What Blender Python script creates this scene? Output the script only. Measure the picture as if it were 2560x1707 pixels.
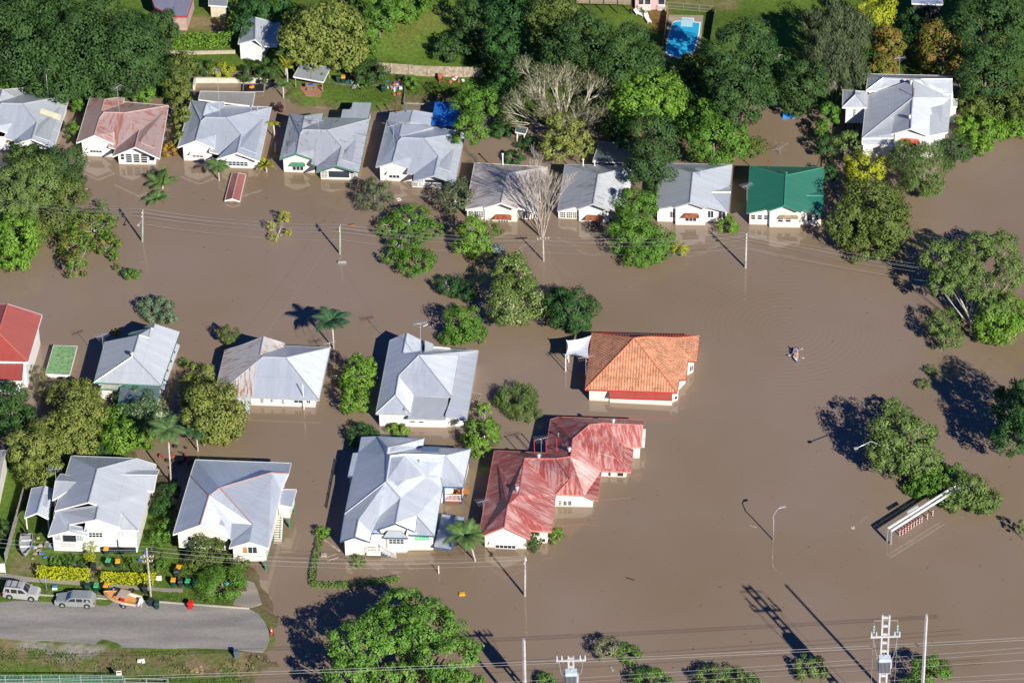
import bpy, math, random
import numpy as np
from mathutils import Vector, Matrix
from mathutils.bvhtree import BVHTree
for o in list(bpy.data.objects): bpy.data.objects.remove(o)
SC = bpy.context.scene
COL = SC.collection
random.seed(7)
# ---------------------------------------------------------------- camera
W0, H0 = 2560.0, 1707.0
FPX = 10400.0; DEP = math.radians(36.7); ROLL = 0.02; DIST = 547.0
_F = Vector((0, math.cos(DEP), -math.sin(DEP)))
_R0 = Vector((1, 0, 0)); _U0 = Vector((0, math.sin(DEP), math.cos(DEP)))
_R = _R0*math.cos(ROLL) - _U0*math.sin(ROLL)
_U = _R0*math.sin(ROLL) + _U0*math.cos(ROLL)
CAMP = -_F*DIST
cd = bpy.data.cameras.new('camera'); cam = bpy.data.objects.new('camera', cd); COL.objects.link(cam)
cd.sensor_width = 36; cd.lens = FPX/W0*36; cd.clip_start = 1; cd.clip_end = 5000
m = Matrix((( _R.x, _U.x, -_F.x, CAMP.x), (_R.y, _U.y, -_F.y, CAMP.y), (_R.z, _U.z, -_F.z, CAMP.z), (0, 0, 0, 1)))
cam.matrix_world = m
SC.camera = cam
# ---------------------------------------------------------------- light
SUN_ELEV = math.radians(30.5); SUN_AZ = math.radians(152.5)     # compass angle of the sun, from +Y towards +X
SD = Vector((math.sin(SUN_AZ)*math.cos(SUN_ELEV), math.cos(SUN_AZ)*math.cos(SUN_ELEV), math.sin(SUN_ELEV)))
w = bpy.data.worlds.new('World'); SC.world = w; w.use_nodes = True
nt = w.node_tree; bg = nt.nodes['Background']; sky = nt.nodes.new('ShaderNodeTexSky')
sky.sky_type = 'NISHITA'; sky.sun_disc = False; sky.sun_elevation = SUN_ELEV; sky.sun_rotation = SUN_AZ
tm = nt.nodes.new('ShaderNodeMix'); tm.data_type = 'RGBA'; tm.blend_type = 'MULTIPLY'; tm.inputs[0].default_value = 1; tm.inputs[7].default_value = (0.46, 0.80, 1.25, 1)
nt.links.new(sky.outputs[0], tm.inputs[6]); nt.links.new(tm.outputs[2], bg.inputs[0]); bg.inputs[1].default_value = 0.06
sky.altitude = 2500; sky.air_density = 0.7; sky.dust_density = 0.3; sky.ozone_density = 6.0
sl = bpy.data.lights.new('sun', 'SUN'); sl.energy = 5.0; sl.angle = math.radians(0.5); sl.color = (1.0, 0.93, 0.83)
so = bpy.data.objects.new('sun', sl); COL.objects.link(so)
so.rotation_euler = SD.to_track_quat('Z', 'Y').to_euler(); so.location = (0, 0, 200)
SC.view_settings.view_transform = 'Standard'; SC.view_settings.look = 'None'
SC.view_settings.exposure = 0.5; SC.view_settings.gamma = 1
SC.render.engine = 'CYCLES'
SC.cycles.max_bounces = 5; SC.cycles.diffuse_bounces = 2; SC.cycles.glossy_bounces = 2; SC.cycles.transmission_bounces = 3
SC.cycles.transparent_max_bounces = 4; SC.cycles.caustics_reflective = False; SC.cycles.caustics_refractive = False

# ---------------------------------------------------------------- pixel -> place
ZS = 0.29979
CR = {'F': (0, 0, 2560/2352.0), 'S': (0, 0, 1.0)}
for i, oy in enumerate((0, 400, 800, 1237)):
    for j, ox in enumerate((0, 620, 1240, 1860)):
        CR['ABCD'[i]+str(j)] = (ox, oy, ZS)
def src(crop, x, y):
    ox, oy, s = CR[crop]; return ox+x*s, oy+y*s
def ray(crop, x, y):
    px, py = src(crop, x, y)
    return (_F + _R*((px-W0/2)/FPX) - _U*((py-H0/2)/FPX))
def P(crop, x, y, z=0.0):
    d = ray(crop, x, y); return CAMP + d*((z-CAMP.z)/d.z)
def onplane(crop, x, y, p0, n):
    d = ray(crop, x, y); return CAMP + d*((p0-CAMP).dot(n)/d.dot(n))
def V(crop, x, y, a, b):          # on the vertical plane through a, b
    n = Vector((b.y-a.y, a.x-b.x, 0)); return onplane(crop, x, y, a, n)
def PL(crop, x, y, a, b, c):
    return onplane(crop, x, y, a, (b-a).cross(c-a))
def ppm(crop, x, y): return FPX/(P(crop, x, y)-CAMP).dot(_F)     # source px per metre
SA = math.radians(5.6)
UX = Vector((math.cos(SA), -math.sin(SA), 0)); VX = Vector((math.sin(SA), math.cos(SA), 0)); ZX = Vector((0, 0, 1))

# ---------------------------------------------------------------- materials
MATS = {}
def newmat(name):
    m = bpy.data.materials.new(name); m.use_nodes = True
    n = m.node_tree.nodes; b = n['Principled BSDF']; return m, n, m.node_tree.links, b
def N(n, t, **k):
    x = n.new(t)
    for a, v in k.items():
        if a in x.inputs.keys() if isinstance(a, str) and a[0].isupper() else False: x.inputs[a].default_value = v
        else: setattr(x, a, v)
    return x
def ramp(n, stops):
    r = n.new('ShaderNodeValToRGB'); e = r.color_ramp.elements
    while len(e) < len(stops): e.new(0.5)
    for i, (p, c) in enumerate(stops): e[i].position = p; e[i].color = (c[0], c[1], c[2], 1)
    return r
def paint(name, col, rough=0.6, var=0.08, scale=1.5, metal=0.0, spec=0.3):
    if name in MATS: return MATS[name]
    m, n, L, b = newmat(name)
    tc = n.new('ShaderNodeTexCoord'); nz = N(n, 'ShaderNodeTexNoise'); nz.inputs['Scale'].default_value = scale; nz.inputs['Detail'].default_value = 5
    L.new(tc.outputs['Object'], nz.inputs['Vector'])
    r = ramp(n, [(0.3, [c*(1-var*2) for c in col]), (0.7, [min(1, c*(1+var)) for c in col])])
    L.new(nz.outputs[0], r.inputs[0]); L.new(r.outputs[0], b.inputs['Base Color'])
    b.inputs['Roughness'].default_value = rough; b.inputs['Metallic'].default_value = metal
    b.inputs['Specular IOR Level'].default_value = spec
    MATS[name] = m; return m
def boards(name, col, grime=0.12):
    if name in MATS: return MATS[name]
    m, n, L, b = newmat(name)
    g = n.new('ShaderNodeNewGeometry'); sp = n.new('ShaderNodeSeparateXYZ'); L.new(g.outputs['Position'], sp.inputs[0])
    mm = N(n, 'ShaderNodeMath', operation='MULTIPLY'); mm.inputs[1].default_value = 6.0; L.new(sp.outputs['Z'], mm.inputs[0])
    fr = N(n, 'ShaderNodeMath', operation='FRACT'); L.new(mm.outputs[0], fr.inputs[0])
    bp = n.new('ShaderNodeBump'); bp.inputs['Strength'].default_value = 0.5; bp.inputs['Distance'].default_value = 0.03
    L.new(fr.outputs[0], bp.inputs['Height']); L.new(bp.outputs[0], b.inputs['Normal'])
    nz = N(n, 'ShaderNodeTexNoise'); nz.inputs['Scale'].default_value = 0.7; nz.inputs['Detail'].default_value = 6
    L.new(g.outputs['Position'], nz.inputs['Vector'])
    r = ramp(n, [(0.3, [c*(1-grime) for c in col]), (0.62, col)])
    L.new(nz.outputs[0], r.inputs[0])
    # silt line where the flood laps the boards
    mr = n.new('ShaderNodeMapRange'); mr.inputs[1].default_value = 0.0; mr.inputs[2].default_value = 0.28
    L.new(sp.outputs['Z'], mr.inputs[0])
    mx = N(n, 'ShaderNodeMix', data_type='RGBA'); mx.inputs[6].default_value = (0.42, 0.33, 0.25, 1)
    L.new(mr.outputs[0], mx.inputs[0]); L.new(r.outputs[0], mx.inputs[7]); L.new(mx.outputs[2], b.inputs['Base Color'])
    b.inputs['Roughness'].default_value = 0.55
    MATS[name] = m; return m
def metalroof(name, col, rust=None, amt=0.0, dirt=0.12, patch=1.0, rough=0.32, streak=None, wave=0.95, metal=0.42):
    """ribs run down the slope: uv is in metres, u along the eave, v up the slope"""
    if name in MATS: return MATS[name]
    m, n, L, b = newmat(name)
    uv = n.new('ShaderNodeUVMap'); sp = n.new('ShaderNodeSeparateXYZ'); L.new(uv.outputs[0], sp.inputs[0])
    # sheet-to-sheet tone
    fl = N(n, 'ShaderNodeMath', operation='MULTIPLY'); fl.inputs[1].default_value = 1/0.76; L.new(sp.outputs['X'], fl.inputs[0])
    f2 = N(n, 'ShaderNodeMath', operation='FLOOR'); L.new(fl.outputs[0], f2.inputs[0])
    wn = N(n, 'ShaderNodeTexWhiteNoise', noise_dimensions='1D'); L.new(f2.outputs[0], wn.inputs[1])
    # corrugation: the true 76 mm waves, as a normal that swings about the slope direction
    cm = N(n, 'ShaderNodeMath', operation='MULTIPLY'); cm.inputs[1].default_value = 2*math.pi/0.076; L.new(sp.outputs['X'], cm.inputs[0])
    sn = N(n, 'ShaderNodeMath', operation='SINE'); L.new(cm.outputs[0], sn.inputs[0])
    tg = n.new('ShaderNodeTangent'); tg.direction_type = 'UV_MAP'; tg.uv_map = 'UVMap'; ge = n.new('ShaderNodeNewGeometry')
    sa = N(n, 'ShaderNodeMath', operation='MULTIPLY'); sa.inputs[1].default_value = wave; L.new(sn.outputs[0], sa.inputs[0])
    vs_ = N(n, 'ShaderNodeVectorMath', operation='SCALE'); L.new(tg.outputs[0], vs_.inputs[0]); L.new(sa.outputs[0], vs_.inputs['Scale'])
    va = N(n, 'ShaderNodeVectorMath', operation='ADD'); L.new(vs_.outputs[0], va.inputs[0]); L.new(ge.outputs['Normal'], va.inputs[1])
    vn = N(n, 'ShaderNodeVectorMath', operation='NORMALIZE'); L.new(va.outputs[0], vn.inputs[0]); L.new(vn.outputs[0], b.inputs['Normal'])
    # streaky stretched noise
    mp = n.new('ShaderNodeMapping'); mp.inputs['Scale'].default_value = (3.2, 0.4, 1); L.new(uv.outputs[0], mp.inputs[0])
    n1 = n.new('ShaderNodeTexNoise'); n1.inputs['Scale'].default_value = 1.0; n1.inputs['Detail'].default_value = 8; n1.inputs['Roughness'].default_value = 0.7
    L.new(mp.outputs[0], n1.inputs['Vector'])
    mp2 = n.new('ShaderNodeMapping'); mp2.inputs['Scale'].default_value = (0.22*patch, 0.16*patch, 1); L.new(uv.outputs[0], mp2.inputs[0])
    n2 = n.new('ShaderNodeTexNoise'); n2.inputs['Scale'].default_value = 1.0; n2.inputs['Detail'].default_value = 3
    L.new(mp2.outputs[0], n2.inputs['Vector'])
    r = ramp(n, [(0.35, [c*(1-dirt) for c in col]), (0.65, [min(1, c*1.03) for c in col])]); L.new(n1.outputs[0], r.inputs[0])
    mt = N(n, 'ShaderNodeMix', data_type='RGBA', blend_type='MULTIPLY'); mt.inputs[0].default_value = 1.0
    r3 = ramp(n, [(0.0, (0.91, 0.91, 0.92)), (1.0, (1, 1, 1))]); L.new(wn.outputs[0], r3.inputs[0])
    L.new(r.outputs[0], mt.inputs[6]); L.new(r3.outputs[0], mt.inputs[7]); out = mt.outputs[2]
    # lap lines across the slope every 3.6 m
    lp = N(n, 'ShaderNodeMath', operation='MULTIPLY'); lp.inputs[1].default_value = 1/3.6; L.new(sp.outputs['Y'], lp.inputs[0])
    lf = N(n, 'ShaderNodeMath', operation='FRACT'); L.new(lp.outputs[0], lf.inputs[0])
    lg = N(n, 'ShaderNodeMath', operation='GREATER_THAN'); lg.inputs[1].default_value = 0.975; L.new(lf.outputs[0], lg.inputs[0])
    ml = N(n, 'ShaderNodeMath', operation='MULTIPLY'); ml.inputs[1].default_value = 0.14; L.new(lg.outputs[0], ml.inputs[0])
    mk = N(n, 'ShaderNodeMix', data_type='RGBA'); mk.inputs[7].default_value = (0.1, 0.1, 0.1, 1); L.new(ml.outputs[0], mk.inputs[0]); L.new(out, mk.inputs[6]); out = mk.outputs[2]
    if rust:
        ad = N(n, 'ShaderNodeMath', operation='MULTIPLY_ADD'); L.new(n1.outputs[0], ad.inputs[0]); ad.inputs[1].default_value = 1.5; nn2 = N(n, 'ShaderNodeMath', operation='MULTIPLY'); nn2.inputs[1].default_value = .5; L.new(n2.outputs[0], nn2.inputs[0]); L.new(nn2.outputs[0], ad.inputs[2])
        ad2 = N(n, 'ShaderNodeMath', operation='MULTIPLY_ADD'); L.new(wn.outputs[0], ad2.inputs[0]); ad2.inputs[1].default_value = 0.12; L.new(ad.outputs[0], ad2.inputs[2])
        mr = n.new('ShaderNodeMapRange'); mr.inputs[1].default_value = 1.16-amt; mr.inputs[2].default_value = 1.30-amt
        mr.clamp = True; L.new(ad2.outputs[0], mr.inputs[0])
        mx = N(n, 'ShaderNodeMix', data_type='RGBA'); mx.inputs[7].default_value = (*rust, 1)
        L.new(mr.outputs[0], mx.inputs[0]); L.new(out, mx.inputs[6]); out = mx.outputs[2]
    L.new(out, b.inputs['Base Color']); b.inputs['Roughness'].default_value = rough; b.inputs['Metallic'].default_value = metal
    b.inputs['Specular IOR Level'].default_value = 0.5
    MATS[name] = m; return m
def tileroof(name):
    m, n, L, b = newmat(name)
    uv = n.new('ShaderNodeUVMap'); br = n.new('ShaderNodeTexBrick'); br.offset = 0.5
    br.inputs['Scale'].default_value = 1; br.inputs['Brick Width'].default_value = 0.36; br.inputs['Row Height'].default_value = 0.34
    br.inputs['Mortar Size'].default_value = 0.035; br.inputs['Mortar Smooth'].default_value = 0.3
    br.inputs['Color1'].default_value = (0.82, 0.37, 0.21, 1); br.inputs['Color2'].default_value = (0.72, 0.32, 0.185, 1); br.inputs['Mortar'].default_value = (0.50, 0.23, 0.14, 1)
    L.new(uv.outputs[0], br.inputs['Vector'])
    nz = n.new('ShaderNodeTexNoise'); nz.inputs['Scale'].default_value = 0.9; nz.inputs['Detail'].default_value = 8; nz.inputs['Roughness'].default_value = 0.75
    L.new(uv.outputs[0], nz.inputs['Vector'])
    r = ramp(n, [(0.42, (1, 1, 1)), (0.62, (0.45, 0.5, 0.42))]); L.new(nz.outputs[0], r.inputs[0])
    mt = N(n, 'ShaderNodeMix', data_type='RGBA', blend_type='MULTIPLY'); mt.inputs[0].default_value = 0.85
    L.new(br.outputs['Color'], mt.inputs[6]); L.new(r.outputs[0], mt.inputs[7]); L.new(mt.outputs[2], b.inputs['Base Color'])
    sp = n.new('ShaderNodeSeparateXYZ'); L.new(uv.outputs[0], sp.inputs[0])
    cm = N(n, 'ShaderNodeMath', operation='MULTIPLY'); cm.inputs[1].default_value = 2*math.pi/0.36; L.new(sp.outputs['X'], cm.inputs[0])
    sn = N(n, 'ShaderNodeMath', operation='SINE'); L.new(cm.outputs[0], sn.inputs[0])
    bp = n.new('ShaderNodeBump'); bp.inputs['Strength'].default_value = 0.55; bp.inputs['Distance'].default_value = 0.06
    L.new(sn.outputs[0], bp.inputs['Height']); L.new(bp.outputs[0], b.inputs['Normal'])
    b.inputs['Roughness'].default_value = 0.8
    MATS[name] = m; return m
def leafmat(name, cols, rough=0.65, trans=0.28):
    if name in MATS: return MATS[name]
    m, n, L, b = newmat(name)
    at = n.new('ShaderNodeAttribute'); at.attribute_name = 'tint'
    k = len(cols); r = ramp(n, [(i/(k-1), c) for i, c in enumerate(cols)]); L.new(at.outputs['Fac'], r.inputs[0])
    L.new(r.outputs[0], b.inputs['Base Color']); b.inputs['Roughness'].default_value = rough; b.inputs['Specular IOR Level'].default_value = 0.25
    tr = n.new('ShaderNodeBsdfTranslucent'); L.new(r.outputs[0], tr.inputs[0])
    mx = n.new('ShaderNodeMixShader'); mx.inputs[0].default_value = trans
    L.new(b.outputs[0], mx.inputs[1]); L.new(tr.outputs[0], mx.inputs[2]); L.new(mx.outputs[0], n['Material Output'].inputs[0])
    MATS[name] = m; return m

WHITE = boards('white_weatherboard', (0.84, 0.84, 0.82)); CREAM = boards('cream_weatherboard', (0.83, 0.79, 0.69))
PINKW = boards('pale_pink_weatherboard', (0.83, 0.78, 0.75))
TRIM = paint('white_trim', (0.82, 0.82, 0.80), 0.5, 0.04); GREYT = paint('grey_trim', (0.42, 0.44, 0.46), 0.5)
GREENT = paint('green_trim', (0.06, 0.22, 0.14), 0.5); BLUET = paint('blue_trim', (0.05, 0.12, 0.26), 0.5); REDT = paint('red_trim', (0.45, 0.05, 0.05), 0.5)
DARK = paint('dark_timber', (0.05, 0.045, 0.04), 0.8); WOODM = paint('weathered_timber', (0.30, 0.23, 0.16), 0.85, 0.2, 3)
GALV = paint('galvanised_steel', (0.55, 0.57, 0.6), 0.35, 0.06, 2, 0.5); RUSTY = paint('rusty_steel', (0.30, 0.10, 0.05), 0.8, 0.3, 3)
CONC = paint('pale_concrete', (0.52, 0.52, 0.52), 0.8, 0.12, 1.0); POLEG = paint('green_grey_pole', (0.30, 0.36, 0.27), 0.85, 0.2, 1.5)
POLEW = paint('weathered_grey_pole', (0.42, 0.40, 0.36), 0.85, 0.2, 1.5); ALU = paint('aluminium', (0.75, 0.76, 0.78), 0.3, 0.03, 1, 0.6)
BLACK = paint('black_rubber', (0.02, 0.02, 0.02), 0.7); GLASS = paint('dark_glass', (0.03, 0.04, 0.055), 0.08, 0.1, 1, 0, 0.8)
LATT = paint('lattice_white', (0.75, 0.74, 0.7), 0.7)
R_WHITE = metalroof('pale_zincalume_roof', (0.73, 0.80, 0.88)); R_GREY = metalroof('light_grey_roof', (0.58, 0.63, 0.69), metal=.18)
R_STREAK = metalroof('streaky_grey_roof', (0.71, 0.75, 0.80), (0.34, 0.31, 0.29), 0.03)
R_PINK = metalroof('faded_red_roof', (0.56, 0.42, 0.40), (0.42, 0.17, 0.14), 0.10, metal=.1)
R_RUST = metalroof('rust_streaked_roof', (0.72, 0.71, 0.70), (0.38, 0.17, 0.09), 0.09, metal=.2)
R_OLD = metalroof('old_speckled_roof', (0.74, 0.71, 0.68), (0.38, 0.28, 0.26), 0.11, patch=2.2, metal=.1)
R_GREEN = metalroof('green_roof', (0.04, 0.26, 0.18), None, 0, 0.2, metal=.1); R_RED = metalroof('plain_red_roof', (0.46, 0.10, 0.075), (0.38, 0.07, 0.06), 0.1, metal=.05)
R_REDW = metalroof('worn_red_roof', (0.43, 0.10, 0.09), (0.54, 0.31, 0.29), 0.13, patch=2.4, metal=.05); R_CARP = metalroof('beige_sheet_roof', (0.62, 0.60, 0.52))
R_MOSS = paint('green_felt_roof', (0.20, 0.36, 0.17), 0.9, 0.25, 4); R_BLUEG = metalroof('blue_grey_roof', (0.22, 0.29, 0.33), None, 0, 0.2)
R_TILE = tileroof('terracotta_tiles')
R_DUSTRED = metalroof('dusty_red_roof', (0.48, 0.16, 0.15), None, 0, 0.2)
TARP = paint('blue_tarp', (0.02, 0.15, 0.55), 0.5, 0.15); SAIL = paint('white_sail', (0.68, 0.72, 0.77), 0.7, 0.05)

# ---------------------------------------------------------------- mesh helpers
USED = {}
def setp(o, label=None, cat=None, group=None, kind=None):
    if label: o['label'] = label
    if cat: o['category'] = cat
    if group: o['group'] = group
    if kind: o['kind'] = kind
    return o
def thing(name, label, cat, loc=(0, 0, 0), group=None, rz=0):
    o = bpy.data.objects.new(name, None); COL.objects.link(o); o.location = loc; o.rotation_euler = (0, 0, rz); o.empty_display_size = 0.3
    return setp(o, label, cat, group)
class MB:
    def __init__(s): s.v = []; s.f = []; s.uv = None
    def add(s, vs, fs):
        k = len(s.v); s.v += [tuple(p) for p in vs]; s.f += [tuple(i+k for i in f) for f in fs]; return s
    def box(s, c, sx, sy, sz, ux=None, vx=None):
        ux = ux or Vector((1, 0, 0)); vx = vx or Vector((-ux.y, ux.x, 0)); c = Vector(c)
        vs = [c+ux*(a*sx/2)+vx*(b*sy/2)+ZX*(d*sz/2) for d in (-1, 1) for b in (-1, 1) for a in (-1, 1)]
        return s.add(vs, [(0, 2, 3, 1), (4, 5, 7, 6), (0, 1, 5, 4), (2, 6, 7, 3), (0, 4, 6, 2), (1, 3, 7, 5)])
    def beam(s, a, b, w, h=None, up=ZX):
        a = Vector(a); b = Vector(b); h = h or w; d = (b-a).normalized()
        sd = d.cross(up)
        if sd.length < 1e-4: sd = d.cross(Vector((1, 0, 0)))
        sd.normalize(); u = sd.cross(d).normalized()
        vs = [p+sd*(i*w/2)+u*(j*h/2) for p in (a, b) for j in (-1, 1) for i in (-1, 1)]
        return s.add(vs, [(0, 1, 3, 2), (4, 6, 7, 5), (0, 4, 5, 1), (2, 3, 7, 6), (0, 2, 6, 4), (1, 5, 7, 3)])
    def tube(s, pts, rs, n=6, cap=True):
        pts = [Vector(p) for p in pts]; k0 = len(s.v)
        if not hasattr(rs, '__len__'): rs = [rs]*len(pts)
        prev = None
        for i, p in enumerate(pts):
            d = (pts[min(i+1, len(pts)-1)]-pts[max(i-1, 0)]).normalized()
            ref = Vector((0, 0, 1)) if abs(d.z) < 0.9 else Vector((1, 0, 0))
            x = d.cross(ref).normalized() if prev is None else (prev-d*prev.dot(d)).normalized()
            prev = x; y = d.cross(x)
            for j in range(n):
                a = 2*math.pi*j/n; s.v.append(tuple(p+(x*math.cos(a)+y*math.sin(a))*rs[i]))
        for i in range(len(pts)-1):
            for j in range(n):
                a = k0+i*n+j; b = k0+i*n+(j+1) % n; s.f.append((a, b, b+n, a+n))
        if cap: s.f.append(tuple(k0+j for j in range(n))[::-1]); s.f.append(tuple(k0+(len(pts)-1)*n+j for j in range(n)))
        return s
    def lathe(s, c, prof, n=12):
        c = Vector(c); k0 = len(s.v)
        for r, z in prof:
            for j in range(n):
                a = 2*math.pi*j/n; s.v.append((c.x+r*math.cos(a), c.y+r*math.sin(a), c.z+z))
        for i in range(len(prof)-1):
            for j in range(n):
                a = k0+i*n+j; b = k0+i*n+(j+1) % n; s.f.append((a, b, b+n, a+n))
        s.f.append(tuple(k0+(len(prof)-1)*n+j for j in range(n))); return s
    def prism(s, poly, z0, z1):
        n = len(poly); vs = [(p[0], p[1], z0) for p in poly]+[(p[0], p[1], z1) for p in poly]
        return s.add(vs, [tuple(range(n))[::-1], tuple(range(n, 2*n))]+[(i, (i+1) % n, (i+1) % n+n, i+n) for i in range(n)])
    def slab(s, pts, t):               # any polygon in space given thickness t downwards
        n = len(pts); vs = [tuple(p) for p in pts]+[(p[0], p[1], p[2]-t) for p in pts]
        return s.add(vs, [tuple(range(n)), tuple(range(n, 2*n))[::-1]]+[(i, i+n, (i+1) % n+n, (i+1) % n) for i in range(n)])
    def build(s, name, mat, parent=None, smooth=False, uvs=None, label=None):
        me = bpy.data.meshes.new(name); me.from_pydata(s.v, [], s.f)
        if mat: me.materials.append(mat)
        if uvs:
            l = me.uv_layers.new(name='UVMap')
            for i, u in enumerate(uvs): l.data[i].uv = u
        if smooth:
            for p in me.polygons: p.use_smooth = True
        me.update(); o = bpy.data.objects.new(name, me); COL.objects.link(o)
        if parent: o.parent = parent
        if label: o['label'] = label
        return o
def rel(root, o):     # parent keeping world geometry: mesh data is in world space, so undo the root transform
    o.parent = root; o.matrix_parent_inverse = Matrix.Identity(4)
    inv = Matrix.Translation(-Vector(root.location)); o.data.transform(inv); return o
def newell(ps):
    n = Vector((0, 0, 0))
    for i in range(len(ps)):
        a, b = ps[i], ps[(i+1) % len(ps)]
        n += Vector(((a.y-b.y)*(a.z+b.z), (a.z-b.z)*(a.x+b.x), (a.x-b.x)*(a.y+b.y)))
    return n.normalized()
# ---------------------------------------------------------------- houses
HOUSES = {}
def resolve(pts, crop, E):
    out = {}
    for k, t in pts.items():
        cr = crop; t = list(t)
        if isinstance(t[0], str) and t[0] in CR: cr = t.pop(0)
        x, y = t[0], t[1]; sp = t[2] if len(t) > 2 else None
        if sp is None: out[k] = P(cr, x, y, E)
        elif isinstance(sp, (int, float)): out[k] = P(cr, x, y, sp)
        else:
            op, ar = sp[0], sp[1:].split(',')
            if op == 'V': out[k] = V(cr, x, y, out[ar[0]], out[ar[1]])
            elif op == 'P': out[k] = PL(cr, x, y, *[out[a] for a in ar])
            elif op == '=': out[k] = P(cr, x, y, out[ar[0]].z)
            elif op == 'B': out[k] = P(cr, x, y, 0.0)
    return out
def roofmesh(pts, faces, mat, root, fmat, cap=None, th=0.1, name='roof', fas=0.2):
    names = []; idx = {}
    for f in faces:
        for k in f:
            if k not in idx: idx[k] = len(names); names.append(k)
    vs = [pts[k] for k in names]; mb = MB(); uvs = []; tris = []; edges = {}; fn = []
    for f in faces:
        ps = [pts[k] for k in f]; n = newell(ps); f = list(f)
        if n.z < 0: f = f[::-1]; n = -n; ps = ps[::-1]
        u = ZX.cross(n)
        if u.length < 0.04: u = UX.copy()
        u.normalize(); v = n.cross(u); fn.append((n, sum(ps, Vector())/len(ps)))
        mb.add(ps, [tuple(range(len(ps)))]); uvs += [(p.dot(u), p.dot(v)) for p in ps]
        for i in range(len(f)):
            a, b = f[i], f[(i+1) % len(f)]; edges.setdefault(frozenset((a, b)), []).append((len(fn)-1, a, b))
    nf = len(mb.f)
    for i in range(nf):
        ps = [Vector(mb.v[j])-ZX*th for j in mb.f[i]][::-1]; mb.add(ps, [tuple(range(len(ps)))]); uvs += [(p.x, p.y) for p in ps]
    bv = BVHTree.FromPolygons([Vector(v) for v in mb.v], mb.f[:nf])
    o = rel(root, mb.build(name, mat, uvs=uvs))
    fb = MB(); cb = MB()
    for e, l in edges.items():
        if len(l) == 1:
            a, b = pts[l[0][1]], pts[l[0][2]]
            if (a-b).length < 0.15: continue
            n, c = fn[l[0][0]]; d = (b-a); out = Vector((d.y, -d.x, 0))
            if out.length < 1e-3: continue
            out.normalize()
            if out.dot(c-a) > 0: out = -out
            o_ = out*0.045; fb.add([a+ZX*.02, b+ZX*.02, b+ZX*.02+o_, a+ZX*.02+o_, a-ZX*fas, b-ZX*fas, b-ZX*fas+o_, a-ZX*fas+o_],
                                   [(0, 1, 2, 3), (4, 7, 6, 5), (0, 4, 5, 1), (3, 2, 6, 7), (0, 3, 7, 4), (1, 5, 6, 2)])
        elif len(l) == 2:
            (n1, c1), (n2, c2) = fn[l[0][0]], fn[l[1][0]]
            a, b = pts[l[0][1]], pts[l[0][2]]
            if (c2-a).dot(n1) < -0.05 and n1.angle(n2) > 0.16: rel(root, MB().tube([a, b], 0.085, 6).build('ridge_cap', cap or mat_cap(mat)))
    if fb.v: rel(root, fb.build('fascia', fmat))
    return o, bv
def mat_cap(mat): return TRIM if False else GALV if mat not in (R_TILE, R_REDW, R_RED, R_GREEN, R_PINK) else {R_TILE: paint('tile_cap', (0.5, 0.17, 0.08), 0.8), R_REDW: paint('red_cap', (0.48, 0.16, 0.14), 0.6), R_RED: paint('red_cap2', (0.5, 0.16, 0.12), 0.6), R_GREEN: paint('green_cap', (0.05, 0.27, 0.19), 0.5), R_PINK: paint('pink_cap', (0.5, 0.34, 0.32), 0.6)}[mat]
def walls(root, loop, bvs, mat, E, z0=-1.2, name='wall', closed=True):
    mb = MB(); n = len(loop)
    for i in range(n if closed else n-1):
        a, b = loop[i], loop[(i+1) % n]; L = (Vector((b.x, b.y, 0))-Vector((a.x, a.y, 0))).length
        if L < 0.02: continue
        k = max(1, int(L/0.35)); vs = []
        for j in range(k+1):
            t = j/k; x = a.x+(b.x-a.x)*t; y = a.y+(b.y-a.y)*t; zt = None
            tt = min(max(t, 0.002), 0.998); xx = a.x+(b.x-a.x)*tt; yy = a.y+(b.y-a.y)*tt
            for bv in bvs:
                h = bv.ray_cast(Vector((xx, yy, 60)), Vector((0, 0, -1)))
                if h[0] is not None: zt = h[0].z if zt is None else max(zt, h[0].z)
            if zt is None: zt = E+0.05
            vs += [(x, y, z0), (x, y, zt-0.07)]
        mb.add(vs, [(2*j, 2*j+2, 2*j+3, 2*j+1) for j in range(k)])
    return rel(root, mb.build(name, mat))
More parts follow.
